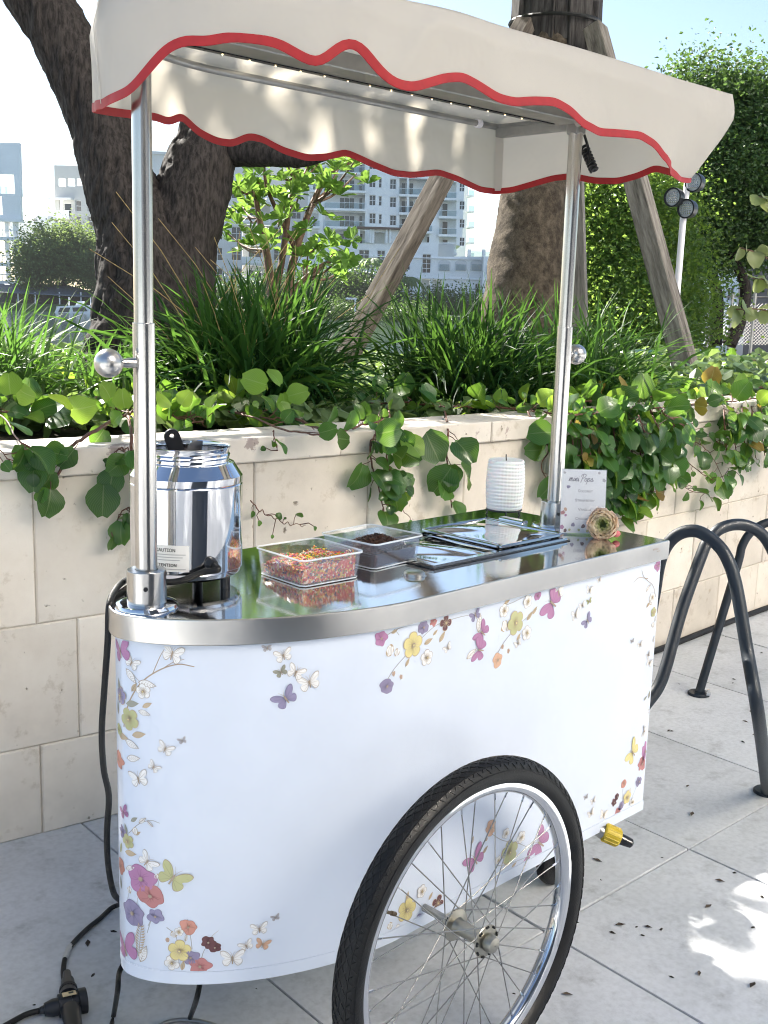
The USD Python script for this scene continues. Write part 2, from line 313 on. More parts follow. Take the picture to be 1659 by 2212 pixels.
M['crown'] = leaf_mat('crown_leaf', [(.014, .045, .012), (.022, .065, .016), (.035, .085, .02), (.06, .11, .03)], .42, (.34, .52, .08), .4)
M['hedge'] = leaf_mat('hedge_leaf', [(.012, .038, .014), (.02, .055, .018), (.032, .075, .022)], .3, (.15, .26, .05), .45)
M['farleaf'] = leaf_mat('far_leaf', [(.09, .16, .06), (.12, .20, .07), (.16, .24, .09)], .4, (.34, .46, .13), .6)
M['spotleaf'] = leaf_mat('spotted_leaf', [(.14, .20, .08), (.24, .26, .12), (.10, .17, .06)], .35, (.4, .45, .15), .4)
M['print'] = usdkit.material(stage, LK + 'printed_ink', {'a': ('attribute', {'attribute': 'ink'}), 'p': ('principled_bsdf', {'roughness': .42, 'specular_ior_level': .4})}, [('a.color', 'p.base_color')], surface='p.BSDF')
M['candy'] = usdkit.material(stage, LK + 'sugar_strands', {'a': ('attribute', {'attribute': 'ink'}), 'p': ('principled_bsdf', {'roughness': .35})}, [('a.color', 'p.base_color')], surface='p.BSDF')
def pane(name, tint, ior=1.45, rough=.02):
    return usdkit.material(stage, LK + name, {'t': ('transparent_bsdf', {'color': tint}), 'g': ('glossy_bsdf', {'color': (1, 1, 1), 'roughness': rough}), 'f': ('layer_weight', {'blend': .5}), 'pw': ('math', {'math_type': 'power', 'value2': 4.0}), 'ml': ('math', {'math_type': 'multiply_add', 'value2': .75, 'value3': .035 * (ior - 1) / .45}), 'm': ('mix_closure', {})},
                           [('f.facing', 'pw.value1'), ('pw.value', 'ml.value1'), ('ml.value', 'm.fac'), ('t.BSDF', 'm.closure1'), ('g.BSDF', 'm.closure2')], surface='m.closure')
M['acrylic'] = usdkit.material(stage, LK + 'clear_acrylic', {'t': ('transparent_bsdf', {'color': (.97, .98, .985)}), 'g': ('glossy_bsdf', {'color': (1, 1, 1), 'roughness': .03}), 'd': ('diffuse_bsdf', {'color': (.85, .87, .9)}),
    'f': ('layer_weight', {'blend': .5}), 'pw': ('math', {'math_type': 'power', 'value2': 2.5}), 'ml': ('math', {'math_type': 'multiply_add', 'value2': .75, 'value3': .06}), 'm': ('mix_closure', {}), 'm2': ('mix_closure', {'fac': .035})},
    [('f.facing', 'pw.value1'), ('pw.value', 'ml.value1'), ('ml.value', 'm.fac'), ('t.BSDF', 'm.closure1'), ('g.BSDF', 'm.closure2'), ('m.closure', 'm2.closure1'), ('d.BSDF', 'm2.closure2')], surface='m2.closure')
M['acrylic_edge'] = usdkit.material(stage, LK + 'acrylic_edge', {'t': ('transparent_bsdf', {'color': (.97, .98, .985)}), 'p': ('principled_bsdf', {'base_color': (.88, .9, .92), 'roughness': .1}), 'm': ('mix_closure', {'fac': .55})}, [('t.BSDF', 'm.closure1'), ('p.BSDF', 'm.closure2')], surface='m.closure')
M['winpane'] = plain('window_glass', (.025, .032, .042), .08, 0.0, .6)
M['railglass'] = pane('balcony_glass', (.72, .80, .84))
M['white_render'] = plain('white_render', (.80, .80, .79), .8, vary=.04, scale=.3)
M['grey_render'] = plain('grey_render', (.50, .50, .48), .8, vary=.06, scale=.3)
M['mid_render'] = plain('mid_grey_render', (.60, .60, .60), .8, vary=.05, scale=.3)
M['frame_white'] = plain('white_frames', (.75, .76, .77), .5)
M['darkin'] = plain('dark_room', (.06, .06, .065), .8)
M['redroof'] = plain('brown_roof', (.12, .075, .06), .8)
M['tent'] = plain('blue_grey_canvas', (.11, .13, .16), .7)
M['hullwhite'] = plain('white_gelcoat', (.75, .76, .78), .25)
M['hulldark'] = plain('dark_hull', (.04, .05, .07), .3)
M['domegreen'] = plain('dark_green_plastic', (.012, .045, .035), .3, vary=.15, scale=10)
M['lens'] = plain('led_lens', (.55, .58, .60), .2, .3)
M['whitepaint'] = plain('white_paint', (.78, .76, .80), .45)
M['warmled'] = usdkit.material(stage, LK + 'warm_led', {'e': ('emission', {'color': (1.0, .72, .35), 'strength': 2.0})}, [], surface='e.emission')
M['petal'] = usdkit.material(stage, LK + 'pale_petal', {'g': ('attribute', {'attribute': 'ink'}), 'p': ('principled_bsdf', {'roughness': .6}), 't': ('translucent_bsdf', {}), 'm': ('mix_closure', {'fac': .5})},
                            [('g.color', 'p.base_color'), ('g.color', 't.color'), ('p.BSDF', 'm.closure1'), ('t.BSDF', 'm.closure2')], surface='m.closure')
M['choc'] = plain('chocolate_strands', (.045, .018, .010), .4, vary=.4, scale=400)
def water_mat():
    n = {'g': ('geometry', {}), 'n': ('noise_texture', {'scale': .9, 'detail': 4.0}), 'b': ('bump', {'strength': .35, 'distance': .12}), 'p': ('principled_bsdf', {'base_color': (.03, .05, .055), 'roughness': .08, 'ior': 1.33})}
    return usdkit.material(stage, LK + 'river_water', n, [('g.position', 'n.vector'), ('n.fac', 'b.height'), ('b.normal', 'p.normal')], surface='p.BSDF')
M['water'] = water_mat()
M['lawn'] = plain('bank_lawn', (.05, .09, .03), .9, vary=.4, scale=1.5)
M['mirror'] = plain('mirror_glass', (.86, .82, .76), .12, 1.0)

# ------------------------------------------------------------------ ground, pavement, planter wall
WALLX = [-6.0, -3.0, -1.5, -.6, -.13, .25, .75, 1.4, 2.1, 2.85, 3.6, 4.3, 5.5, 7.5, 10.0]
WALLY = [2.35, 1.92, 1.63, 1.475, 1.395, 1.335, 1.285, 1.245, 1.215, 1.195, 1.20, 1.235, 1.33, 1.55, 1.9]
def wy(x): return float(np.interp(x, _wx, _wv))
_wx = np.linspace(-6, 10, 400); _wv = np.interp(_wx, WALLX, WALLY); _k = np.hanning(31); _wv = np.convolve(np.pad(_wv, 15, mode='edge'), _k / _k.sum(), 'valid')
ground = obj('ground', (np.array([[-120, -160, -.03], [120, -160, -.03], [120, 2.6, -.03], [-120, 2.6, -.03]], float), np.array([[0, 1, 2], [0, 2, 3]])), M['joint'], kind='structure')
pav = tag(UsdGeom.Xform.Define(stage, '/World/pavement').GetPrim(), kind='structure')
TH = math.radians(-1.2); SK = math.radians(-4.6)      # the joints run a little askew to the wall
def gpt(i, j):
    a, b = i * .646 + .012, j * 1.30
    return np.array([.635 + a * math.cos(TH) + b * math.sin(-SK), .122 + a * math.sin(TH) + b * math.cos(SK)])
g_ = .0030
for i in range(-6, 9):
    for j in range(-3, 1):
        c = [gpt(i, j), gpt(i + 1, j), gpt(i + 1, j + 1), gpt(i, j + 1)]
        p = Polygon([tuple(x) for x in c]).buffer(-g_, join_style=2)
        top = np.array(p.exterior.coords[:-1]); inn = np.array(Polygon(top).buffer(-.0012, join_style=2).exterior.coords[:-1])
        if len(top) != 4 or len(inn) != 4: continue
        if Polygon(top).exterior.is_ccw is False: top = top[::-1]
        if Polygon(inn).exterior.is_ccw is False: inn = inn[::-1]
        dz = rng.uniform(-.0012, .0012)
        k0 = np.argmin(np.hypot(*(inn - top[0]).T)); inn = np.roll(inn, -k0, 0)
        V = np.vstack([np.c_[inn, np.full(4, dz)], np.c_[top, np.full(4, -.003 + dz)], np.c_[top, np.full(4, -.028)]])
        F = [[0, 1, 2], [0, 2, 3]]
        for r0 in (0, 4):
            for q in range(4): F += [[r0 + q, r0 + 4 + q, r0 + 4 + (q + 1) % 4], [r0 + q, r0 + 4 + (q + 1) % 4, r0 + (q + 1) % 4]]
        obj('paver', (V, np.array(F)), M['concrete'], pav)
# the same paving farther off, beyond where single slabs can be told apart
fx = [gpt(-6, -3), gpt(9, -3), gpt(9, 1), gpt(-6, 1)]
far = Polygon([(-110, -150), (110, -150), (110, 2.5), (-110, 2.5)]).difference(Polygon([tuple(x) for x in fx]))
obj('far_paving', extrude(far, .027, -.028), M['concrete'], pav)

wall = thing('planter_wall', 'low curved planter wall of pale coral stone blocks with cap stones behind the white cart', 'wall')
def block(x0, x1, z0, z1, front, depth, mat, name, ch=.004):
    xs = [x0, (x0 + x1) / 2, x1]; V = []
    def ring(ins, off):
        r = []
        for k, x in enumerate(xs):
            xx = x + (ins if k == 0 else -ins if k == 2 else 0)
            for z in (z0 + ins, z1 - ins): r.append((xx, wy(xx) + off, z))
        return r
    V = ring(ch, front) + ring(0, front + ch) + ring(0, front + depth)
    F = []
    for q in range(2): F += [[q * 2, q * 2 + 2, q * 2 + 3], [q * 2, q * 2 + 3, q * 2 + 1]]
    loop = [0, 2, 4, 5, 3, 1]
    for r0 in (0, 6):
        for q in range(6):
            a, b = loop[q], loop[(q + 1) % 6]; F += [[r0 + a, r0 + 6 + a, r0 + 6 + b], [r0 + a, r0 + 6 + b, r0 + b]]
    obj(name, (np.array(V), np.array(F)), mat, wall)
def course(joints, z0, z1, front, depth, mat, name, g=.0014, jit=.0015):
    for a, b in zip(joints[:-1], joints[1:]): block(a + g, b - g, z0 + g * .8, z1 - g * .8, front + rng.uniform(-jit, jit), depth, mat, name)
def fillj(known, lo, hi, a, b, seed):
    r = random.Random(seed); out = list(known)
    while out[0] > lo: out.insert(0, out[0] - r.uniform(a, b))
    while out[-1] < hi: out.append(out[-1] + r.uniform(a, b))
    return out
course(fillj([-.012, .43, .79, 1.25, 1.72, 2.15, 2.55, 2.98, 3.385, 3.79], -4.5, 9, .38, .46, 3), 0.0, .262, .0, .17, M['stone'], 'stone_block')
course(fillj([-.135, .10, .50, .93, 1.37, 1.85, 2.29, 2.72, 3.117, 3.415, 3.83], -4.5, 9, .36, .46, 4), .262, .61, .0, .17, M['stone'], 'stone_block')
course(fillj([-.012, .665, 1.111, 1.56, 2.0, 2.5, 2.93, 3.41, 3.87], -4.5, 9, .44, .62, 5), .61, 1.012, .0, .17, M['stone'], 'stone_block')
course(fillj([-.30, .34, .98, 1.675, 2.31, 2.96, 3.6], -4.5, 9, .6, .66, 6), 1.012, 1.088, -.016, .235, M['cap'], 'cap_stone', g=.0015)
mb = MB(); xs = np.linspace(-4.8, 9, 60)
V = np.vstack([[(x, wy(x) + .006, z) for z in (-.02, 1.0)] for x in xs]); mb.add(V, grid_faces(60, 2)); obj('mortar', mb, M['mortar'], wall)
# black drainage hose lying along the foot of the wall on the right
xs = np.linspace(2.1, 6.0, 60)
tag(obj('drain_hose', tube([(x, wy(x) - .022 - .012 * math.sin(x * 3.1), .014) for x in xs], .014, 8), M['rubber'], smooth=60), 'thin black hose lying along the foot of the stone planter wall', 'hose')

# planting soil, river bank, river, far bank
def soil_z(F):
    return np.interp(F, [0, 4, 7, 10, 14, 17, 19, 30], [1.0, 1.0, 1.0, .92, .75, .25, -1.6, -3.5])
xs = np.linspace(-4.6, 9.0, 70); ts = np.concatenate([np.linspace(0, 1.5, 10), np.linspace(2, 30, 40)]); V = []
for x in xs:
    fan = (x - 1.0) * .0
    for t in ts:
        k = max(0.0, t - 1.5); y = wy(x) + .12 + t; X = x + (x - .5) * k * .25
        p = np.array([X, y]); Fd = np.dot(np.append(p, 0) - CAM, VF)
        V.append((X, y, float(soil_z(Fd)) + .05 * (meshkit.noise(np.array([X * 1.7, y * 1.7, 0.0])) - .5)))
obj('planting_soil', (np.array(V), grid_faces(len(xs), len(ts))[:, ::-1]), M['soil'], kind='structure', smooth=True)
def view_pt(r, f, z): return CAM * [1, 1, 0] + VR * r + VF * f + [0, 0, z]
WZ = -1.15
obj('river', (np.array([view_pt(-700, 12, WZ), view_pt(700, 12, WZ), view_pt(700, 178, WZ), view_pt(-700, 178, WZ)]), np.array([[0, 1, 2], [0, 2, 3]])), M['water'], kind='structure')
mb = MB()
R_ = np.linspace(-900, 900, 60); Fs = [168, 171.9, 172.1, 230, 400, 900, 2500]; Zs = [-2.5, -2.4, -.2, .2, .6, 1.0, 1.0]
obj('far_bank', (np.array([view_pt(r, f, z) for r in R_ for f, z in zip(Fs, Zs)]), grid_faces(60, len(Fs))[:, ::-1]), M['lawn'], kind='structure', smooth=False)

# ------------------------------------------------------------------ far buildings
class Facade:
    """a plane standing across the view at a depth, its rectangles given by their corners in the picture"""
    def __init__(s, u0, depth, yaw=0.0):
        s.o = at(u0, 690, depth); s.o[2] = 0
        c, q = math.cos(yaw), math.sin(yaw); s.r = VR * c + VF * q; s.n = -VF * c + VR * q; s.u0 = u0
    def P(s, u, v):
        x = on_plane(u, v, s.o, s.n) - s.o; return np.dot(x, s.r), x[2]
    def rect(s, u0, v0, u1, v1):
        vm, um = (v0 + v1) / 2, (u0 + u1) / 2
        return s.P(u0, vm)[0], s.P(um, v1)[1], s.P(u1, vm)[0], s.P(um, v0)[1]
    def W(s, V):
        """local (x, height, out) to the world"""
        V = np.asarray(V, float); return s.o + V[:, :1] * s.r + V[:, 1:2] * [0, 0, 1] + V[:, 2:3] * s.n
    def slab(s, poly, out0, out1):
        v, f = extrude(poly, out1 - out0, out0); return s.W(v), f
    def box(s, r, out0, out1): return s.slab(sbox(*r), out0, out1)
def B(parent, name, fac, rects, o0, o1, mat, each=True):
    if each:
        for r in rects: obj(name, fac.box(fac.rect(*r), o0, o1), mat, parent)
def window(parent, fac, r, cols=1, rows=2, rec=-.35, fw=.09):
    x0, z0, x1, z1 = fac.rect(*r)
    obj('window', fac.box((x0, z0, x1, z1), rec - .03, rec), M['winpane'], parent); w = parent
    mb = MB(); holes = [sbox(x0 + fw + (x1 - x0 - fw) * i / cols, z0 + fw + (z1 - z0 - fw) * j / rows, x0 + (x1 - x0 - fw) * (i + 1) / cols, z0 + (z1 - z0 - fw) * (j + 1) / rows) for i in range(cols) for j in range(rows)]
    obj('window_frame', fac.slab(sbox(x0, z0, x1, z1).difference(unary_union(holes)), rec + .004, rec + .07), M['frame_white'], parent)
def wall_with(parent, fac, outer, holes, mat, th=.5, name='wall'):
    poly = sbox(*fac.rect(*outer)) if len(outer) == 4 else Polygon([fac.P(*q) for q in outer])
    poly = poly.difference(unary_union([sbox(*fac.rect(*h)) for h in holes]))
    obj(name, fac.slab(poly, -th, 0), mat, parent)
def n2(x, y): return ((860 + x / 2.765) * .7318, (450 + y / 2.765) * .7318)          # positions in an enlarged crop
def R2(x0, y0, x1, y1): return (*n2(x0, y0), *n2(x1, y1))

# the white tower across the river
tw = thing('apartment_tower', 'white high-rise apartment block with balconies seen between the small shrub and the palm trunk', 'building')
fa = Facade(860, 205, .0)
holes, wins, bays = [], [], []
for k in range(-3, 4):
    y = 200 + 148 * k
    wins += [(R2(635, y, 688, y + 85), 2), (R2(712, y + 8, 738, y + 88), 1), (R2(803, y + 16, 856, y + 100), 2)]
    bays += [R2(275, y - 8, 600, y + 115), R2(150, y + 0, 232, y + 112), R2(882, y + 18, 1148, y + 150), R2(1205, y + 40, 1345, y + 178)]
    wins += [(R2(1372, y + 48, 1415, y + 120), 2)]
holes = [w for w, _ in wins] + bays
wall_with(tw, fa, R2(140, -700, 1422, 740), holes, M['white_render'])
for w, c in wins: window(tw, fa, w, c, 2)
obj('back_wall', fa.box(fa.rect(*R2(142, -690, 1420, 738)), -2.6, -2.3), M['white_render'], tw)
for b in bays:
    u0, v0, u1, v1 = b; w_ = u1 - u0
    obj('balcony_slab', fa.box(fa.rect(u0 - 1, v1 - 1, u1 + 1, v1 + 4), -2.3, .9), M['white_render'], tw)
    obj('balcony_rail', fa.box(fa.rect(u0, v1 - 13, u1, v1 - 1.2), .78, .83), M['railglass'], tw)
    obj('rail_cap', fa.box(fa.rect(u0, v1 - 13.8, u1, v1 - 13), .76, .85), M['frame_white'], tw)
    if w_ > 40:
        a = u0 + w_ * (.35 if w_ > 78 else .06); window(tw, fa, (a, v0 + 5, a + w_ * .38, v1 - 1), 3, 1, -2.25)
        if w_ > 65: window(tw, fa, (u0 + w_ * .84, v0 + 5, u0 + w_ * .94, v1 - 1), 1, 2, -2.25)
        if 50 < w_ < 78:
            obj('column', fa.box(fa.rect(u0 + w_ * .22, v0 - 2, u0 + w_ * .29, v1), .35, .8), M['white_render'], tw)
    else: window(tw, fa, (u0 + w_ * .2, v0 + 5, u0 + w_ * .55, v1 - 1), 1, 2, -2.25)
for x0, x1 in ((232, 272), (1148, 1204)): obj('pier', fa.box(fa.rect(*R2(x0, -700, x1, 738)), .003, .45), M['white_render'], tw)
obj('roof_slab', fa.box(fa.rect(*R2(120, -720, 1440, -700)), -14, 1.2), M['white_render'], tw)
obj('side_block', fa.box(fa.rect(*R2(142, -698, 1420, 738)), -16, -2.62), M['white_render'], tw)
# podium in front of the tower
fp = Facade(860, 199, .0)
pw = [(R2(350, 790, 436, 860), 3, 2), (R2(550, 795, 634, 950), 2, 4), (R2(700, 800, 764, 905), 2, 3), (R2(1068, 830, 1138, 985), 2, 4), (R2(905, 1030, 957, 1105), 2, 2), (R2(1500, 1070, 1538, 1150), 2, 2), (R2(930, 860, 970, 960), 1, 3)]
lo = [R2(1062, 1032, 1130, 1165), R2(1150, 1040, 1226, 1168), R2(1200, 745, 1335, 850), R2(680, 650, 760, 745)]
wall_with(tw, fp, [n2(20, 742), n2(640, 742), n2(640, 620), n2(905, 620), n2(905, 735), n2(1340, 735), n2(1340, 850), n2(1560, 850), n2(1560, 1240), n2(20, 1240)], [w[0] for w in pw] + lo, M['white_render'], name='podium_wall')
for w, c, r in pw: window(tw, fp, w, c, r)
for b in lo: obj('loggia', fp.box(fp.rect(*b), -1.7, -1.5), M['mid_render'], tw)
for b in lo[:2]: obj('balcony_rail', fp.box(fp.rect(b[0], b[3] - 9, b[2], b[3]), -.25, -.2), M['railglass'], tw)
obj('pergola_roof', fp.box(fp.rect(*R2(535, 612, 925, 628)), -2, 1.2), M['redroof'], tw)
for x in (545, 640, 660, 770, 800, 890): obj('pergola_post', fp.box(fp.rect(*R2(x, 628, x + 16, 742)), .3, .7), M['white_render'], tw)
for y in (860, 1030): obj('cornice', fp.box(fp.rect(*R2(1000 if y > 900 else 640, y - 3, 1555, y + 5)), .004, .25), M['white_render'], tw)
for x in (1200, 1335, 1462):
    c_ = fp.rect(*R2(x, 880, x + 98, 965)); xm = (c_[0] + c_[2]) / 2; rr = (c_[2] - c_[0]) / 2
    arch = Polygon([(xm + rr * math.cos(t), c_[3] - .5 + .55 * rr * math.sin(t)) for t in np.linspace(0, math.pi, 14)] + [(c_[0], c_[1]), (c_[2], c_[1])])
    obj('arch_panel', fp.slab(arch, .004, .12), M['mid_render'], tw); obj('balcony_rail', fp.box((c_[0] + .2, c_[1], c_[2] - .2, c_[1] + 1.1), .35, .40), M['railglass'], tw)
# bright building behind it, its balconies sticking out on the right
rb = thing('apartment_tower', 'sunlit white apartment block whose stacked balconies peep out right of the larger tower', 'building')
fr = Facade(1030, 250, .5)
obj('wall', fr.box(fr.rect(*R2(1250, -400, 1440, 1150)), -10, 0), M['white_render'], rb)
for k in range(-2, 5):
    y = 350 + 128 * k; obj('balcony_slab', fr.box(fr.rect(*R2(1430, y, 1482, y + 14)), -5, .5), M['white_render'], rb); obj('balcony_rail', fr.box(fr.rect(*R2(1440, y - 40, 1482, y)), .4, .46), M['railglass'], rb)
# low white house right of the tower
lh = thing('town_house', 'low white town house with roof terrace between the tower and the palm trunk', 'building')
fl = Facade(1030, 196, 0)
obj('wall', fl.box(fl.rect(*R2(1562, 850, 1700, 1240)), -12, -.02), M['white_render'], lh)
for x in (1440, 1560, 1640): obj('parapet_post', fl.box(fl.rect(*R2(x, 790, x + 26, 851)), -1.2, -.2), M['white_render'], lh)
obj('terrace_rail', fl.box(fl.rect(*R2(1466, 805, 1660, 849)), -.7, -.65), M['railglass'], lh)
window(lh, fl, R2(1590, 920, 1625, 1000), 2, 2, .03)
# grey block behind the shrub
def n1(x, y): return (x / 1.4426 * .7318, y / 1.4426 * .7318)
def R1(x0, y0, x1, y1): return (*n1(x0, y0), *n1(x1, y1))
gb = thing('apartment_block', 'mid-grey flat-roofed apartment block behind the forked tree and the shrub', 'building')
fg = Facade(500, 212, .06)
gw, gl = [], []
for k in range(0, 5):
    for x in (905, 985, 1165, 1240): gw.append(R1(x, 790 + 88 * k, x + 42, 845 + 88 * k))
    gl.append(R1(1030, 780 + 88 * k, 1150, 858 + 88 * k))
wall_with(gb, fg, R1(560, 668, 1330, 1280), gw + gl, M['mid_render'])
for w in gw: window(gb, fg, w, 2, 2)
for b in gl:
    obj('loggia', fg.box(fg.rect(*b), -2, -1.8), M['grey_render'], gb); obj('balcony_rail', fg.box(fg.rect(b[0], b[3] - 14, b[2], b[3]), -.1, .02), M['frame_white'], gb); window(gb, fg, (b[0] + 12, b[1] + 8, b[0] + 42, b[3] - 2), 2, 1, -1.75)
obj('roof', fg.box(fg.rect(*R1(556, 655, 1340, 668)), -14, .3), M['mid_render'], gb)
obj('roof_hut', fg.box(fg.rect(*R1(640, 640, 740, 657)), -8, -2), M['white_render'], gb)
# light grey block left of the forked trunk
lg = thing('apartment_block', 'light grey apartment block with open rooftop frame left of the forked trunk', 'building')
def n3(x, y): return (x / 2.37 * .7318, (400 + y / 2.37) * .7318)
def R3(x0, y0, x1, y1): return (*n3(x0, y0), *n3(x1, y1))
fk = Facade(250, 215, -.05)
op = [R3(405, 300, 460, 358), R3(470, 300, 525, 355), R3(535, 300, 590, 352), R3(600, 300, 650, 350)]
lw = [R3(x, y, x + 40, y + 75) for y in (455, 565, 660) for x in (527, 612, 690)]
lb = [R3(415, 455, 500, 570), R3(395, 580, 495, 690)]
wall_with(lg, fk, R3(388, 212, 800, 1000), op + lw + lb, M['grey_render'])
for w in lw: window(lg, fk, w, 1, 2)
for b in lb:
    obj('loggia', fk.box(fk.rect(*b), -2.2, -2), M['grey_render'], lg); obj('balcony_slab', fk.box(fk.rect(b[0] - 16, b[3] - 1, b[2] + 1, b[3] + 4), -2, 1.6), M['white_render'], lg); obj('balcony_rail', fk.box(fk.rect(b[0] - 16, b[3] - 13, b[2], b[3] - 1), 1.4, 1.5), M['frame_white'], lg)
    window(lg, fk, (b[0] + 3, b[1] + 4, b[0] + 20, b[3] - 1), 1, 2, -1.95)
obj('canopy_slab', fk.box(fk.rect(*R3(350, 440, 520, 452)), .01, 2.0), M['white_render'], lg)
obj('body', fk.box(fk.rect(*R3(420, 375, 800, 1000)), -14, -2.25), M['grey_render'], lg)
# left-hand block with columns and open decks
lf = thing('apartment_block', 'pale blue-white block with open column decks at the far left bank', 'building')
fz = Facade(20, 185, .0)
wall_with(lf, fz, R3(-420, 45, 142, 420), [R3(-10, 270, 100, 408), R3(-200, 270, -60, 408)], M['white_render'], th=.9)
wall_with(lf, fz, R3(-420, 418, 146, 585), [R3(-30, 425, 15, 555)], M['white_render'], th=.9)
for y in (575, 705, 885, 1010): obj('deck_slab', fz.box(fz.rect(*R3(-420, y, 150, y + 24)), -1.2, .6), M['white_render'], lf)
for x in (-150, -60, 35, 95): obj('column', fz.box(fz.rect(*R3(x, 598, x + 30, 1120)), -.9, -.2), M['white_render'], lf)
for y in (655, 830, 965): 
    obj('rail_cap', fz.box(fz.rect(*R3(-420, y, 148, y + 6)), .4, .5), M['frame_white'], lf)
    for x in range(-400, 150, 60): obj('rail_post', fz.box(fz.rect(*R3(x, y, x + 5, y + 50)), .42, .48), M['frame_white'], lf)
for x in (40, 92): obj('deck_rail', fz.box(fz.rect(*R3(x - 60, 355, x, 408)), -.5, -.45), M['railglass'], lf)
# low white houses
hs = thing('white_house', 'low white houses with parapets between the two left-hand apartment blocks', 'building')
fh = Facade(90, 200, 0)
obj('wall', fh.box(fh.rect(*R3(60, 590, 225, 820)), -12, 0), M['white_render'], hs); obj('wall', fh.box(fh.rect(*R3(215, 600, 395, 820)), -10, .6), M['white_render'], hs); obj('parapet', fh.box(fh.rect(*R3(232, 555, 330, 601)), -6, -.6), M['white_render'], hs)
for x in (225, 330, 375): obj('planter_box', fh.box(fh.rect(*R3(x, 588, x + 18, 600)), -1, -.3), M['redroof'], hs)
obj('window', fh.box(fh.rect(*R3(258, 652, 320, 675)), .61, .66), M['winpane'], hs)
# canvas boat shelter, motor yacht, lamp post
sh = thing('boat_shelter', 'long dark blue-grey canvas shelter roof on posts by the water at far left', 'shelter')
fs = Facade(130, 176, 0)
def hip(parent, pts, mat, name):
    mb = MB()
    v = fs.W(np.array([(*fs.P(u, w), o) for u, w, o in pts])); h = trimesh.convex.convex_hull(v); obj(name, h, mat, parent)
hip(sh, [(*n3(-160, 1032), -4), (*n3(405, 1040), -4), (*n3(420, 1110), 0), (*n3(-160, 1090), 0), (*n3(690, 1110), -2), (*n3(700, 1135), 0), (*n3(-160, 1090), -9), (*n3(690, 1125), -9)], M['tent'], 'canvas_roof')
for x in (-60, 120, 240, 410, 560, 680): obj('post', fs.box(fs.rect(*R3(x, 1095, x + 7, 1260)), -.4, -.25), M['frame_white'], sh)
obj('back_screen', fs.box(fs.rect(*R3(-160, 1100, 690, 1265)), -9, -8.8), M['hulldark'], sh)
yc = thing('motor_yacht', 'white and dark-hulled motor yacht moored in front of the canvas shelter', 'boat')
fy = Facade(220, 160, 0)
def ypoly(pts, o0, o1): return fy.slab(Polygon([fy.P(*n3(*q)) for q in pts]).buffer(0), o0, o1)
obj('hull', ypoly([(300, 1262), (520, 1255), (720, 1245), (712, 1300), (660, 1338), (440, 1340), (330, 1325)], -1.6, 1.6), M['hulldark'], yc)
obj('cabin', ypoly([(395, 1255), (415, 1195), (640, 1186), (668, 1200), (690, 1248)], -1.3, 1.3), M['hullwhite'], yc)
obj('cabin_window', ypoly([(425, 1236), (440, 1205), (510, 1203), (500, 1234)], 1.31, 1.35), M['winpane'], yc); obj('cabin_window', ypoly([(530, 1232), (525, 1203), (610, 1200), (630, 1228)], 1.31, 1.35), M['winpane'], yc)
obj('flying_bridge', ypoly([(535, 1190), (548, 1160), (585, 1158), (580, 1190)], -.6, .6), M['hullwhite'], yc)
obj('deck_rail', ypoly([(300, 1262), (520, 1255), (520, 1248), (300, 1254)], 1.5, 1.6), M['hullwhite'], yc)
for x in (480, 632): obj('mast', ypoly([(x, 1190), (x, 1130), (x + 5, 1130), (x + 5, 1190)], -.1, .1), M['frame_white'], yc)
lp = thing('lamp_post', 'small white lamp post by the far bank left of the sloping timber prop', 'lamp post')
p0 = at(766, 708, 165); p1 = p0 + [0, 0, 4.2]
obj('post', tube([p0 - [0, 0, 1.5], p1], .12, 8), M['frame_white'], lp); obj('lamp_arm', box_vf(p1 - VR * .6, (1.6, .35, .25), -YAW), M['frame_white'], lp)
# white house glimpsed through the trees on the right
rh = thing('white_house', 'white house glimpsed through the tree trunks at the far right', 'building')
fq = Facade(1560, 150, 0)
obj('wall', fq.box(fq.rect(1440, 560, 1700, 712), -10, 0), M['white_render'], rh); obj('roof', fq.box(fq.rect(1430, 545, 1720, 560), -10.5, .5), M['redroof'], rh)
for u in (1488, 1512, 1570, 1625): window(rh, fq, (u, 620, u + 15, 650), 2, 2, .05)
jt = thing('boat_jetty', 'pale jetty and moored boats seen low between the right-hand trunks', 'jetty')
fj = Facade(1560, 120, 0)
obj('deck', fj.box(fj.rect(1440, 716, 1680, 724), -3, 0), M['white_render'], jt)
for u in range(1450, 1680, 28): obj('pile', fj.box(fj.rect(u, 704, u + 4, 742), .02, .4), M['greywood'], jt)

# ------------------------------------------------------------------ leaves and trees
def leaf_cards(centres, size, rng, tilt=None, shape=3, up=.3):
    """many small pointed leaves, two triangles folded along the midrib each"""
    n = len(centres); d = rng.normal(size=(n, 3)); d[:, 2] = d[:, 2] * .6 + up * 0
    d /= np.linalg.norm(d, axis=1, keepdims=True)
    a = np.cross(d, rng.normal(size=(n, 3))); a /= np.linalg.norm(a, axis=1, keepdims=True); nn = np.cross(d, a)
    L = size * rng.uniform(.65, 1.3, n)[:, None]; Wd = L * .30
    p0 = centres - d * L * .5; p1 = centres + d * L * .5; m = centres - d * L * .02
    V = np.stack([p0, m + a * Wd + nn * Wd * .35, p1, m - a * Wd + nn * Wd * .35], 1).reshape(-1, 3)
    b = np.arange(n)[:, None] * 4
    F = np.concatenate([b + [0, 1, 2], b + [0, 2, 3]], 1).reshape(-1, 3)
    return V, F
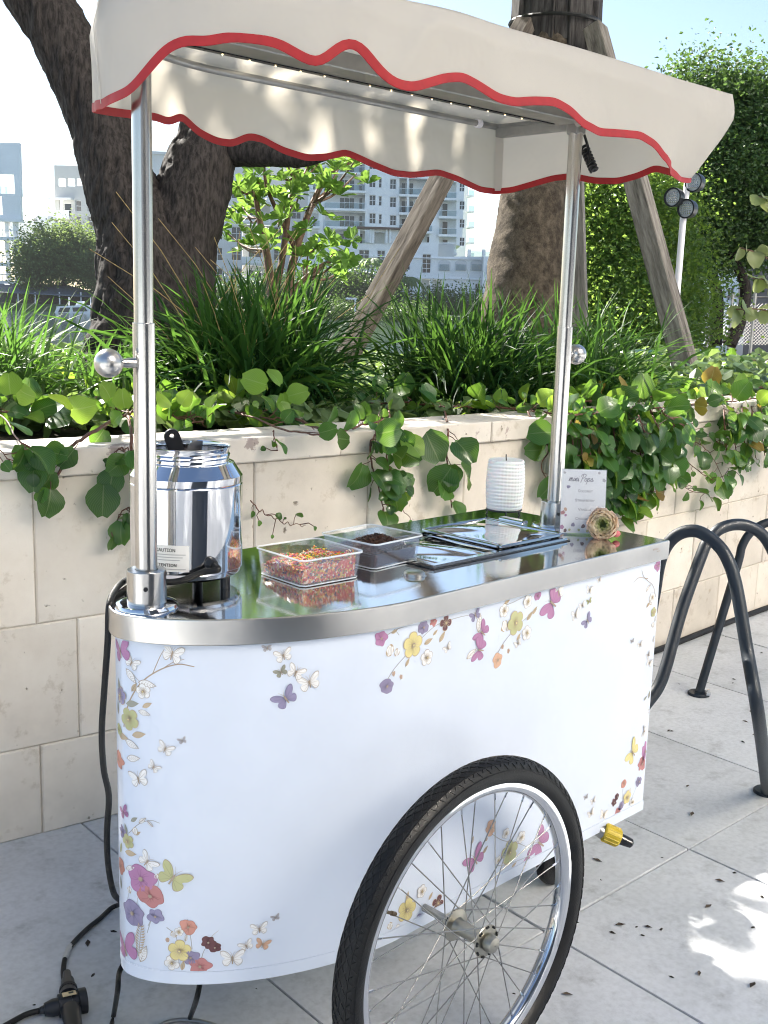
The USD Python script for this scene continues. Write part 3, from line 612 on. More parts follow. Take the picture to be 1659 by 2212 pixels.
def clumped(blobs, n, rng, clump=None, per=26, spread=.16):
    """leaf places gathered in sprays through the volume of a set of ellipsoids"""
    vols = np.array([b[1][0] * b[1][1] * b[1][2] for b in blobs]) ** .6; k = rng.choice(len(blobs), max(1, n // per), p=vols / vols.sum())
    c = np.array([b[0] for b in blobs])[k]; r = np.array([b[1] for b in blobs])[k]
    d = rng.normal(size=(len(k), 3)); d /= np.linalg.norm(d, axis=1, keepdims=True)
    q = c + d * r * (rng.uniform(.25, 1, len(k)) ** .45)[:, None]
    q = np.repeat(q, per, 0); dd = np.repeat(d, per, 0)
    return q + rng.normal(size=q.shape) * spread + dd * rng.uniform(-.5, 1.0, (len(q), 1)) * spread
def rough_tube(pts, rad, n=20, amp=.10, freq=6.0, seed=1, long=.35):
    P = spline(np.c_[np.asarray(pts, float), np.asarray(rad, float)], max(30, 22 * len(pts)))
    V, F = tube(P[:, :3], P[:, 3], n)
    c = np.repeat(P[:, :3], n, 0); c = np.vstack([c, P[0, :3], P[-1, :3]]); d = V - c
    q = V * freq; q[:, 2] *= long
    rg = V * [26.0, 26.0, 5.0] + 3.0 * meshkit.noise(V * 3.0)[:, None]; rid = 1 - np.abs(meshkit.fbm(rg, 3, seed + 4) * 2 - 1) * 2.2
    k = 1 + amp * .45 * rid + amp * 2 * (meshkit.fbm(q, 4, seed) - .5) + amp * .8 * (np.abs(meshkit.fbm(q * 2.6, 3, seed + 9) - .5) * -4 + .6)
    return c + d * k[:, None], F

# forked dark tree on the left
ft = thing('forked_tree', 'big dark rough-barked tree forking low behind the left pole of the cart', 'tree')
D = 5.0
def L_(pts): return [at(u, v, d) for u, v, w, d in pts], [w * px(d) / 2 for u, v, w, d in pts]
P, R = L_([(330, 800, 290, 5.0), (322, 690, 235, 5.0), (315, 600, 205, 5.0), (300, 500, 172, 5.0), (262, 400, 148, 5.0), (215, 260, 128, 5.0), (150, 110, 128, 5.0), (75, -20, 130, 5.0), (-30, -170, 120, 5.1), (-120, -330, 100, 5.2), (-180, -520, 80, 5.3)])
obj('trunk', rough_tube(P, R, 90, .12, 7.0, 2), M['bark'], ft, smooth=True)
P, R = L_([(345, 760, 200, 5.05), (362, 640, 190, 5.05), (385, 520, 160, 5.05), (412, 420, 150, 5.05), (438, 340, 130, 5.05), (458, 250, 110, 5.1), (470, 130, 100, 5.2), (480, -60, 92, 5.3), (520, -300, 70, 5.5)])
obj('limb', rough_tube(P, R, 80, .12, 7.0, 3), M['bark'], ft, smooth=True)
P, R = L_([(425, 350, 90, 5.05), (470, 330, 70, 5.05), (530, 330, 56, 5.0), (590, 336, 46, 4.95), (650, 342, 36, 4.9), (720, 320, 30, 4.85), (800, 250, 26, 4.8), (880, 150, 20, 4.8)])
obj('limb', rough_tube(P, R, 44, .10, 8.0, 4), M['bark'], ft, smooth=True)
r5 = np.random.default_rng(5)
def branch_set(parent, starts, ends, r0, mat, rr):
    mb = MB()
    for e in ends:
        s = starts[np.argmin(np.linalg.norm(starts - e, axis=1))]; mid = (s + e) / 2 + rr.normal(size=3) * .12 * np.linalg.norm(e - s)
        mb.add(*tube(spline([s, mid, e], 7), np.linspace(r0, r0 * .25, 7), 6, caps=False))
    obj('branches', mb, mat, parent, smooth=True)
crown = [(np.array([x, y, z]), np.array(s)) for x, y, z, s in [
    (1.6, 3.4, 4.9, (1.1, 1.1, .8)), (-.8, 3.5, 5.1, (1.2, 1.1, .8)), (.5, 4.4, 5.5, (1.5, 1.2, .9)), (2.6, 3.8, 5.3, (1.0, 1.0, .7)), (-1.9, 4.0, 5.8, (1.1, 1.0, .8)), (3.3, 4.3, 5.7, (.9, .9, .7))]]
crown += [(np.array([x, y, z]), np.array((1.0, .7, .45))) for x, y, z in []]
crown += [(np.array([x, 4.9, 3.72 + .04 * x]), np.array((.9, .6, .20))) for x in (-.6, .5, 1.6, 2.7, 3.8)] + [(np.array([x, 4.9, 4.72]), np.array((.9, .6, .32))) for x in (-.8, .3, 1.4, 2.5, 3.6, 4.7)]  # leaf rows out of view, placed to shade the grass and leave a sun gap
crown += [(np.array([x, y, z]), np.array((2.2, 1.3, 1.7))) for x, y, z in [(-5, 5, 6.5), (-2, 5, 7.0), (1, 5, 7.3), (4, 5.2, 7.0), (7, 5.6, 6.8), (-1, 5.3, 9.6), (2, 5.3, 9.8)]]  # crown masses out of view, placed to shade the plaza behind the viewer
cc_ = clumped(crown, 30000, r5, per=22, spread=.17)
obj('crown', leaf_cards(cc_, np.where(cc_[:, 2:3] > 6, .22, .10), r5), M['crown'], ft, kind='stuff')
branch_set(ft, np.array([at(-120, -330, 5.2), at(480, -60, 5.3), at(520, -300, 5.5), at(880, 150, 4.8)]), cc_[::700], .05, M['bark'], r5)

# palm trunk with a collar of boards and three props
pt = thing('palm_tree', 'thick brown palm trunk wearing a collar of grey boards behind the canopy', 'tree')
PD = 7.4
P, R = L_([(1128, 800, 205, PD), (1132, 690, 190, PD), (1140, 580, 172, PD), (1150, 470, 150, PD), (1156, 390, 140, PD), (1172, 250, 136, PD), (1192, 110, 140, PD), (1204, 0, 150, PD), (1216, -140, 150, PD), (1230, -400, 140, PD), (1250, -700, 120, PD)])
Q = spline(np.c_[P, R], 150); V, F = tube(Q[:, :3], Q[:, 3], 40); c = np.vstack([np.repeat(Q[:, :3], 40, 0), Q[0, :3], Q[-1, :3]]); q = V * [5, 5, 5]
ring = np.sin(V[:, 2] * 62 + 2.2 * meshkit.noise(V * 3.0)) * .004
k = 1 + .07 * (meshkit.fbm(q, 4, 3) - .5) * 2 + ring + .05 * (meshkit.fbm(V * [22, 22, 40], 2, 8) - .5)
obj('trunk', (c + (V - c) * k[:, None], F), M['palm'], pt, smooth=True)
axis = spline(np.c_[P, R], 300)
def board(parent, ang, z0, z1, w, th, tilt, mat):
    mid = (z0 + z1) / 2; i = np.argmin(abs(axis[:, 2] - mid)); c0 = axis[i, :3]; r = axis[i, 3] + th * .6 + .012
    dirv = VR * math.sin(ang) - VF * math.cos(ang); tang = VR * math.cos(ang) + VF * math.sin(ang)
    v, f = chamfer_box((w, th, z1 - z0), .006); v = v + 0
    wp = c0 * [1, 1, 0] + [0, 0, mid] + dirv * r + (v[:, :1] + v[:, 2:3] * math.tan(tilt)) * tang + v[:, 1:2] * -dirv + v[:, 2:3] * [0, 0, 1]
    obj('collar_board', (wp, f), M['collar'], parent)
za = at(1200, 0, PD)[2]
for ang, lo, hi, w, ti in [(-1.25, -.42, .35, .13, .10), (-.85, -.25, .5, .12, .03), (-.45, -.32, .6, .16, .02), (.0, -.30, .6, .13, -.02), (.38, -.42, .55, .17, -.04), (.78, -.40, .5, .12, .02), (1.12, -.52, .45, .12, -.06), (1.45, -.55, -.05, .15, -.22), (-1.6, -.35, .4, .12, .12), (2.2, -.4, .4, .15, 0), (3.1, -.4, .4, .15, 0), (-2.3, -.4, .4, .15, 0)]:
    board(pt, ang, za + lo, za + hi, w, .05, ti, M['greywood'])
for z in (-.16, .24):
    i = np.argmin(abs(axis[:, 2] - (za + z))); th = np.linspace(0, 2 * np.pi, 30, endpoint=False)
    obj('strap', tube([axis[i, :3] * [1, 1, 0] + [0, 0, za + z] + (axis[i, 3] + .075) * (VR * math.sin(t) + VF * math.cos(t)) for t in th], .012, 6, closed=True), M['rubber'], pt)
r8 = np.random.default_rng(8); mb = MB()
for k in range(16):          # fronds high above the picture
    a = k * 2.4; top = axis[-1, :3]; dirv = VR * math.cos(a) + VF * math.sin(a); cur = [top + dirv * t * 2.6 + np.array([0, 0, .9 * t - 1.7 * t * t]) for t in np.linspace(0, 1, 9)]
    mb.add(*tube(cur, np.linspace(.03, .006, 9), 5))
    for t in np.linspace(.12, 1, 34):
        b = top + dirv * t * 2.6 + np.array([0, 0, .9 * t - 1.7 * t * t])
        for s in (-1, 1):
            sd = np.cross(dirv, [0, 0, 1.0]) * s; e = b + sd * .55 * (1.1 - t * .6) + dirv * .22 - np.array([0, 0, .28]); w = dirv * .018
            mb.add([b - w, b + w, e], [[0, 1, 2]])
obj('fronds', mb, M['crown'], pt, kind='stuff')
def prop(label, a, b, w, mat, spin=0.0):
    a, b = np.asarray(a), np.asarray(b); d = b - a; L = np.linalg.norm(d); d /= L
    s = np.cross(d, VF); s /= np.linalg.norm(s); t = np.cross(s, d); c, q = math.cos(spin), math.sin(spin); s, t = s * c + t * q, t * c - s * q
    o = obj('timber_prop', chamfer_box((w, w, L), .006), mat); mm = np.eye(4); mm[0, :3] = s; mm[1, :3] = t; mm[2, :3] = d; mm[3, :3] = a + d * L / 2
    UsdGeom.Xformable(o).AddTransformOp().Set(Gf.Matrix4d(*mm.ravel().tolist())); tag(o, label, 'timber prop', 'timber props holding up the palm')
prop('sloping weathered timber prop leaning left of the palm trunk', at(745, 775, 6.3), at(1135, 50, 7.15), .108, M['shadedwood'], .62)
prop('pale upright timber prop leaning against the palm from the right side', at(1487, 815, 6.5), at(1285, 60, 7.1), .12, M['wood'], .62)
prop('grey timber prop standing close beside the palm behind the right pole', at(1256, 790, 8.6), at(1232, 60, 8.0), .115, M['greywood'], .3)

# shrub with bright rosettes of leaves in front of the tower
sb = thing('rosette_shrub', 'open shrub with bright green leaf rosettes standing right of the forked tree', 'shrub')
SD = 5.6
rs = [(540, 372), (512, 402), (488, 445), (535, 468), (492, 505), (515, 525), (560, 395), (585, 420), (600, 372), (560, 440), (700, 372), (738, 352), (765, 350), (716, 398), (690, 420), (645, 425), (662, 455), (722, 545), (686, 532), (742, 583), (655, 575), (700, 570), (735, 555), (625, 395), (670, 350), (640, 520), (600, 480), (572, 512), (620, 350), (770, 375), (690, 350), (545, 410), (520, 440), (605, 425), (665, 545)]
stem0 = [(600, 760), (590, 640), (582, 540)]; joints = {}
mb = MB()
def seg(pts, r0, r1): mb.add(*tube(spline([at(u, v, d) for u, v, d in pts], 10), np.linspace(r0, r1, 10), 7, caps=False))
seg([(598, 800, SD), (590, 650, SD), (575, 540, SD), (560, 470, SD), (548, 400, SD)], .03, .010)
seg([(625, 800, SD), (622, 640, SD), (640, 540, SD), (675, 440, SD), (715, 370, SD), (760, 350, SD)], .028, .008)
seg([(590, 650, SD), (610, 560, SD), (625, 450, SD), (640, 380, SD), (650, 330, SD)], .02, .008)
seg([(622, 640, SD), (660, 600, SD), (700, 570, SD), (735, 560, SD)], .016, .006)
seg([(640, 540, SD), (605, 470, SD), (575, 400, SD), (570, 340, SD)], .015, .006)
r9 = np.random.default_rng(9); lv = MB(); nodes = np.array([(590, 650), (575, 540), (560, 470), (622, 640), (640, 540), (675, 440), (625, 450), (640, 380), (660, 600), (605, 470), (548, 410)], float)
def rosette(p, axis_, n, L, rr, out):
    axis_ = axis_ / np.linalg.norm(axis_); a = np.cross(axis_, [0.3, .2, 1]); a /= np.linalg.norm(a); b = np.cross(axis_, a)
    for k in range(n):
        th = k * 2.4 + rr.uniform(0, .4); el = .25 + .75 * rr.uniform(0, 1); d = (a * math.cos(th) + b * math.sin(th)) * math.cos(el * .9) + axis_ * math.sin(el * .9)
        l = L * rr.uniform(.7, 1.15); s = np.cross(d, axis_); s /= max(np.linalg.norm(s), 1e-6); u_ = np.cross(s, d); w = l * .24
        pts = [p + d * l * .05, p + d * l * .45 + s * w * .7 + u_ * w * .2, p + d * l * .78 + s * w + u_ * w * .1, p + d * l - u_ * w * .3, p + d * l * .78 - s * w + u_ * w * .1, p + d * l * .45 - s * w * .7 + u_ * w * .2, p + d * l * .55 - u_ * w * .15]
        out.add(pts, [[6, 0, 1], [6, 1, 2], [6, 2, 3], [6, 3, 4], [6, 4, 5], [6, 5, 0]])
for i, (u, v) in enumerate(rs):
    d = SD + r9.uniform(-.45, .45); q = nodes[np.argmin(np.hypot(*(nodes - (u, v + 25)).T))]
    e = at(u, v, d); s = at(*q, SD); mb.add(*tube(spline([s, (s + e) / 2 + [0, 0, -.03], e], 6), np.linspace(.008, .004, 6), 5, caps=False))
    for k in range(4):
        rosette(e + r9.normal(size=3) * .05, r9.normal(size=3) * .5 + [0, 0, 1.0], 8, .074, r9, lv)
obj('stems', mb, M['twig'], sb, smooth=True); obj('rosettes', lv, M['shrubleaf'], sb, kind='stuff')

# trees on the right behind the planter
def tree_crown(blobs, n, seed, size, mat, parent, per=30, spread=.22):
    rr = np.random.default_rng(seed); c = clumped(blobs, n, rr, per=per, spread=spread); obj('crown', leaf_cards(c, size, rr), mat, parent, kind='stuff'); return c
def E_(u, v, d, ru, rv, rd): k = px(d); return (at(u, v, d), np.array([ru * k, rd, rv * k]) @ np.eye(3))
def blob(u, v, d, ru, rv, rd):
    k = px(d); return at(u, v, d), np.array([max(ru * k, .2), max(ru * k * .8 + rd * .2, .2), rv * k])
t1 = thing('bushy_tree', 'dense bushy tree lit from behind standing right of the palm trunk', 'tree')
c = tree_crown([blob(1320, 430, 13.5, 65, 85, 1), blob(1300, 540, 13.5, 60, 90, 1), blob(1340, 640, 13.5, 75, 80, 1), blob(1385, 480, 13.8, 60, 110, 1), blob(1300, 680, 13.3, 55, 70, 1), blob(1390, 620, 13.8, 60, 90, 1), blob(1270, 610, 13.5, 30, 70, 1), blob(1360, 730, 13, 70, 45, 1), blob(1290, 440, 13.6, 45, 60, 1), blob(1420, 560, 14, 60, 120, 1), blob(1440, 690, 14, 60, 70, 1)], 100000, 21, .055, M['crown'], t1)
P, R = L_([(1345, 790, 40, 13.5), (1340, 640, 32, 13.5), (1335, 480, 18, 13.5)]); obj('trunk', rough_tube(P, R, 12, .1, 5, 5), M['bark'], t1, smooth=True)
t2 = thing('tall_tree', 'tall dark feathery tree reaching the sky at the right behind the flood lights', 'tree')
c = tree_crown([blob(1510, 330, 15, 60, 120, 1), blob(1500, 440, 15, 95, 90, 1), blob(1590, 350, 15, 60, 110, 1), blob(1640, 420, 15, 70, 90, 1), blob(1470, 500, 15, 70, 90, 1), blob(1560, 470, 15.3, 80, 80, 1), blob(1600, 215, 15, 22, 55, .5), blob(1498, 205, 15, 20, 55, .5), blob(1575, 260, 15, 30, 60, .5), blob(1640, 300, 15, 40, 70, 1), blob(1530, 240, 15, 25, 60, .5), blob(1700, 380, 15, 70, 130, 1), blob(1430, 430, 14.6, 50, 110, 1), blob(1640, 510, 15.2, 60, 35, 1), blob(1440, 330, 14.8, 50, 90, 1), blob(1660, 250, 15.2, 50, 70, 1), blob(1550, 400, 14.8, 80, 90, 1)], 140000, 22, .062, M['hedge'], t2, 26, .2)
for pts in ([(1575, 745, 30, 15), (1600, 690, 26, 15), (1610, 620, 22, 15), (1580, 540, 16, 15), (1560, 420, 9, 15)], [(1480, 760, 46, 15), (1490, 690, 36, 15), (1478, 610, 28, 15), (1500, 520, 18, 15), (1500, 400, 10, 15)], [(1545, 745, 28, 15.2), (1550, 650, 24, 15.2), (1535, 580, 20, 15.2), (1520, 470, 10, 15.2)]):
    P, R = L_(pts); obj('trunk', rough_tube(P, R, 12, .1, 5, 6), M['bark'], t2, smooth=True)
# dark hut behind the trunks
hu = thing('dark_shed', 'dark shed wall behind the trunks at the right edge', 'shed')
p = at(1655, 690, 17.5); obj('wall', box_vf(p, (.8, .5, 1.6), -YAW), M['hulldark'], hu); obj('roof', box_vf(p + [0, 0, .86], (.95, .65, .07), -YAW), M['hulldark'], hu)
fc = thing('mesh_fence', 'grey wire mesh fence with posts along the river bank at the right', 'fence')
mb = MB()
for k in range(7):
    b = at(1430 + 48 * k, 745, 16.6); obj('post', tube([b - [0, 0, .3], b + [0, 0, .75]], .025, 6), M['greysteel'], fc)
a, b = at(1430, 745, 16.6), at(1718, 745, 16.6); d = (b - a); L = np.linalg.norm(d); d /= L
for k in range(0, 40):
    for s in (-1, 1):
        x = k * L / 40; e = x + s * .6
        mb.add(*tube([a + d * x, a + d * np.clip(e, 0, L) + [0, 0, .6]], .003, 3, caps=False))
mb.add(*tube([a + [0, 0, .7], b + [0, 0, .7]], .012, 5)); obj('wire_mesh', mb, M['greysteel'], fc, kind='stuff')

# bank vegetation on the far side
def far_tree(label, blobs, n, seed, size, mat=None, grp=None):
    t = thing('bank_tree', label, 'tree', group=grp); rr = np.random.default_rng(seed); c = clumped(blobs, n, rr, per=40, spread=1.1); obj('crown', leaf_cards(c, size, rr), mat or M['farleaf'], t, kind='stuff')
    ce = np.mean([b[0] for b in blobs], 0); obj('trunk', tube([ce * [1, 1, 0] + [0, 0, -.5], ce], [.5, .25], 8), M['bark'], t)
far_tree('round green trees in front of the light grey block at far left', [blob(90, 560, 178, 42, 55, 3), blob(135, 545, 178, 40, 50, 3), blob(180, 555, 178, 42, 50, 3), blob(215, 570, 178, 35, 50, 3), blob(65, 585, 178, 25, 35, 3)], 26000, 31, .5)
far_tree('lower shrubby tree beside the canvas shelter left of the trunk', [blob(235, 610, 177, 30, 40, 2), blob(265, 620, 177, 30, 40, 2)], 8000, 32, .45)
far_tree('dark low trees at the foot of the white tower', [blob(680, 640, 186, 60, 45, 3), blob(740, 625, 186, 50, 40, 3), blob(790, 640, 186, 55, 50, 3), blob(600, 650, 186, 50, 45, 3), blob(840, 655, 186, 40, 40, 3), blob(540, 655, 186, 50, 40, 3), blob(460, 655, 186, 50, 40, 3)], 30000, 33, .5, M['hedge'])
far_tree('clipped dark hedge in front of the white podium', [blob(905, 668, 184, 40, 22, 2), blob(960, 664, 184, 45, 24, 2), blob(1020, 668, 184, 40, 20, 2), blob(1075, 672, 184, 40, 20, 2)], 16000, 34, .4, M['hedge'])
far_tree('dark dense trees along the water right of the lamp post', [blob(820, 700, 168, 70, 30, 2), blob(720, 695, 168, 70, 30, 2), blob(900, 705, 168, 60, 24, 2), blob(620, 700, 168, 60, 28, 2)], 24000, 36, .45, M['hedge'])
for i, (u, v, h, lab) in enumerate([(805, 560, 110, 'small palm in front of the white podium left of the prop'), (880, 600, 70, 'small palm just right of the sloping timber prop across the river')]):
    t = thing('far_palm', lab, 'tree'); top = at(u, v, 188); mb = MB(); obj('trunk', tube([top * [1, 1, 0], top], [.25, .18], 7), M['bark'], t)
    for k in range(14):
        a = k * 2.4; dv = VR * math.cos(a) + VF * math.sin(a); cur = np.array([top + dv * q * 3.2 + np.array([0, 0, 1.6 * q - 3.4 * q * q]) for q in np.linspace(0, 1, 8)]); s = np.cross(dv, [0, 0, 1.0]) * .45
        wv = np.sin(np.linspace(.1, 3.1, 8))[:, None]; mb.add(np.vstack([cur - s * wv - [0, 0, .25], cur, cur + s * wv - [0, 0, .25]]), np.vstack([grid_faces(3, 8)]))
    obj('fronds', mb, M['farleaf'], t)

# flood lights on a pole, dome
fp_ = thing('flood_light_pole', 'white pole carrying three round black LED flood lights at right', 'light pole')
FD = 7.6
obj('pole', tube([at(1455, 790, FD), at(1462, 640, FD), at(1476, 470, FD), at(1486, 385, FD)], .022, 10), M['whitepaint'], fp_, smooth=60)
for u, v, r in [(1454, 426, 20), (1483, 451, 20), (1499, 394, 20)]:
    c = at(u, v, FD - .05); k = px(FD); face = -VF * .72 - VR * .70; face /= np.linalg.norm(face)
    Mx = trimesh.geometry.align_vectors([0, 0, 1], face)
    prof = [(0.001, -.085), (.035, -.085), (.06, -.05), (r * k, -.02), (r * k * 1.03, .012), (r * k * .88, .012), (r * k * .86, .002)]
    v_, f_ = lathe(prof, 24); h = obj('lamp_housing', ((v_ @ Mx[:3, :3].T) + c, f_), M['blackplastic'], fp_, smooth=40)
    v_, f_ = lathe([(r * k * .86, .003), (.001, .006)], 24); obj('lamp_lens', ((v_ @ Mx[:3, :3].T) + c, f_), M['lens'], fp_)
    mb = MB()
    for i in range(-3, 4):
        for j in range(-3, 4):
            if i * i + j * j < 8.5:
                s_ = sphere((i * r * k * .24, j * r * k * .24, .005), r * k * .10, 1); mb.add((s_[0] @ Mx[:3, :3].T) + c, s_[1])
    obj('led_cluster', mb, M['chrome'], fp_)
    obj('bracket', tube([c - face * .05, (c - face * .09 + at(1480, v + 10, FD)) / 2, at(1480, v + 8, FD)], .012, 6), M['blackplastic'], fp_)
dm = thing('utility_dome', 'dark green plastic dome box half hidden in the plants near the right timber prop', 'utility box')
c = at(1392, 778, 9.5); w = 40 * px(9.5)
v_, f_ = lathe([(w * 1.02, -.35), (w * 1.02, .0), (w * .98, .045), (w * .8, .075), (w * .4, .09), (.001, .092)], 32); obj('cover', (v_ + c, f_), M['domegreen'], dm, smooth=50)
v_, f_ = lathe([(w * 1.06, -.02), (w * 1.08, -.01), (w * 1.06, .004)], 32); obj('rim', (v_ + c, f_), M['domegreen'], dm, smooth=50)

# ------------------------------------------------------------------ fountain grass
def tuft(name, label, base, n, L, spread, seed, lean=(0, 0, 0), w=.0095, droop=1.0, parent=None, height=1.0):
    rr = np.random.default_rng(seed); t = thing(name, label, 'grass clump', tuple(base), group=None); mb = MB(); S = 7; tt = np.linspace(0, 1, S)
    az = rr.uniform(0, 2 * np.pi, n); up = rr.beta(1.3, 1.5, n); ln = L * rr.uniform(.55, 1.15, n); V = []
    for i in range(n):
        dv = np.array([math.cos(az[i]), math.sin(az[i]), 0.0]); a0 = 1.5 - .75 * up[i]; bend = (.35 + 1.5 * up[i] * droop) * rr.uniform(.7, 1.3)
        ang = a0 - bend * tt ** 1.6; dx = np.cos(ang); dz = np.sin(ang) * height; st = ln[i] / (S - 1)
        X = np.concatenate([[0], np.cumsum((dx[1:] + dx[:-1]) / 2)]) * st; Zc = np.concatenate([[0], np.cumsum((dz[1:] + dz[:-1]) / 2)]) * st
        b = np.array([rr.normal() * spread, rr.normal() * spread, 0.0]); c = b + X[:, None] * (dv + np.asarray(lean)) + Zc[:, None] * [0, 0, 1]
        tw = rr.uniform(-.9, .9); s = np.array([-dv[1], dv[0], 0]) * math.cos(tw) + np.array([0, 0, 1]) * math.sin(tw); ww = w * rr.uniform(.6, 1.3) * np.array([.8, 1, 1, .95, .8, .5, .05])
        f = np.cross(s, dv) * .25
        mb.add(np.stack([c - s * ww[:, None], c + f * ww[:, None], c + s * ww[:, None]], 1).reshape(-1, 3), grid_faces(S, 3))
    obj('blades', mb, M['grass'], t, smooth=True, kind='stuff'); return t
def soil(u, v, d): p = at(u, v, d); p[2] = 1.0; return p
g1 = tuft('grass_clump', 'large dark green fountain grass clump behind the left half of the cart', soil(545, 850, 4.55), 1250, .66, .13, 41, w=.0085, height=1.0)
g2 = tuft('grass_clump', 'fountain grass clump with pale blades in front of the palm trunk', soil(1010, 850, 4.9), 900, .55, .12, 42, w=.0078, height=1.12)
g3 = tuft('grass_clump', 'arching fountain grass clump at the left edge of the photo', soil(-60, 820, 4.3), 800, .52, .12, 43, w=.0065)
g4 = tuft('grass_clump', 'fountain grass clump between the forked trunk and the left edge', soil(250, 840, 4.5), 240, .38, .10, 44, w=.0075)
g5 = tuft('grass_clump', 'low fountain grass clump spreading behind the right pole', soil(1230, 850, 5.2), 600, .58, .14, 45, w=.0075)
r4 = np.random.default_rng(47); mb = MB()
for i in range(26):       # thin dry stalks
    b = np.array([r4.normal() * .2, r4.normal() * .12, 0]); dv = np.array([r4.normal() * .5, r4.normal() * .3, 0]); L = r4.uniform(.5, .82)
    mb.add(*tube([b + dv * t * t * .8 + np.array([0, 0, L * t]) for t in np.linspace(0, 1, 6)], np.linspace(.0028, .0012, 6), 4, caps=False))
obj('dry_stalks', mb, plain('dry_stalk', (.32, .24, .10), .8, vary=.3, scale=30), g1, kind='stuff')

# low ground cover filling the planter
rr = np.random.default_rng(51); mb = MB(); n = 15000; V = []
while len(V) < n:
    u = rr.uniform(-150, 1800); d = rr.choice([rr.uniform(3.9, 6.5), rr.uniform(6, 15)]); p = at(u, 800, d)
    if p[1] < wy(min(max(p[0], -5), 9)) + .35: continue
    if u < 1150 and rr.random() < .35: continue
    h = (.08 + .16 * meshkit.noise(np.array([p[0] * 2.1, p[1] * 2.1, 3.0]))) * (1.25 if u > 1200 else .8)
    V.append((p[0], p[1], float(soil_z(np.dot(p * [1, 1, 0] - CAM * [1, 1, 0], VF))) + h * rr.uniform(.2, 1.0)))
V = np.array(V)
dn = rr.normal(size=(n, 3)) * [.5, .5, .3] + [0, -.2, .9]; dn /= np.linalg.norm(dn, axis=1, keepdims=True); a = np.cross(dn, rr.normal(size=(n, 3))); a /= np.linalg.norm(a, axis=1, keepdims=True); b = np.cross(dn, a)
s = rr.uniform(.022, .045, n)[:, None]; ring = [(math.cos(t), math.sin(t)) for t in np.linspace(0, 2 * np.pi, 7)[:-1]]
W = np.stack([V + a * s * x + b * s * y - dn * s * .25 * (abs(y)) for x, y in ring], 1).reshape(-1, 3); k6 = np.arange(n)[:, None] * 6
obj('ground_cover', (W, np.concatenate([k6 + [0, 1, 2], k6 + [0, 2, 3], k6 + [0, 3, 4], k6 + [0, 4, 5]], 1).reshape(-1, 3)), M['vineleaf'], label='low round-leaved creeping plants covering the planter soil', cat='ground cover', kind='stuff')

# ------------------------------------------------------------------ the ice cream cart
XR, XS, NA, DW, NN = 0.8484, 0.0, 0.437, 0.5, 1.70
ZT, ZBAND, ZB = 0.9699, 0.9258, 0.302
def plan(off=0.0, nx=26, nn=64):
    """outline of the cart seen from above, from the front right corner round the nose to the back right corner"""
    t = np.linspace(0, np.pi, nn); e = 2 / NN; b = DW / 2
    c, s = np.cos(t), np.sin(t)
    nose = np.stack([XS - (NA + off) * np.abs(s) ** e, b - (b + off) * np.sign(c) * np.abs(c) ** e], 1)
    f = np.stack([np.linspace(XR + off, XS, nx), np.full(nx, -off)], 1)[:-1]; k = np.stack([np.linspace(XS, XR + off, nx), np.full(nx, DW + off)], 1)[1:]
    return np.vstack([f, nose, k])
def resample(p, n):
    d = np.r_[0, np.cumsum(np.linalg.norm(np.diff(p, axis=0), axis=1))]; s = np.linspace(0, d[-1], n); return np.stack([np.interp(s, d, p[:, 0]), np.interp(s, d, p[:, 1])], 1), s
cart = thing('ice_cream_cart', 'white ice cream cart with flower print, steel counter, bicycle wheel and scalloped canopy', 'cart')
def skirt(off, z0, z1, n=150, s_max=None):
    p, s = resample(plan(off, 60, 240), n)
    if s_max: p = p[s <= s_max]
    V = np.stack([np.c_[p, np.full(len(p), z0)], np.c_[p, np.full(len(p), z1)]], 1).reshape(-1, 3); return V, grid_faces(len(p), 2)[:, ::-1]
body = Polygon(resample(plan(-.004), 160)[0])
obj('body', extrude(body, ZBAND - ZB - .012, ZB + .008), M['panel'], cart, smooth=30)
# printed side panel wrapped round the nose, a thin sheet with its own edge
PL_, PS_ = resample(plan(0.0, 60, 400), 500)
i_end = int(np.argmin(np.abs(PS_ - (XR + .60)))) 
pp = PL_[:i_end + 1]; ins = resample(plan(-.0035, 60, 400), 500)[0][:i_end + 1]
def sheet(po, pi, z0, z1):
    n = len(po); V = np.concatenate([np.c_[po, np.full(n, z0)], np.c_[po, np.full(n, z1)], np.c_[pi, np.full(n, z1)], np.c_[pi, np.full(n, z0)]])
    F = []; q = np.arange(n - 1)
    for a, b in ((0, 1), (1, 2), (2, 3), (3, 0)): F += [np.stack([a * n + q + 1, a * n + q, b * n + q], 1), np.stack([a * n + q + 1, b * n + q, b * n + q + 1], 1)]
    F += [np.array([[0, n, 2 * n], [0, 2 * n, 3 * n], [n - 1, 3 * n - 1, 2 * n - 1], [n - 1, 4 * n - 1, 3 * n - 1]])]
    return V, np.vstack(F)
panel = obj('front_panel', sheet(pp, ins, ZB, ZBAND - .004), M['panel'], cart, smooth=30)
obj('hem', sheet(resample(plan(.0016, 60, 400), 500)[0][:i_end - 6], resample(plan(.0004, 60, 400), 500)[0][:i_end - 6], ZB - .004, ZB + .020), M['panel'], cart, smooth=30)
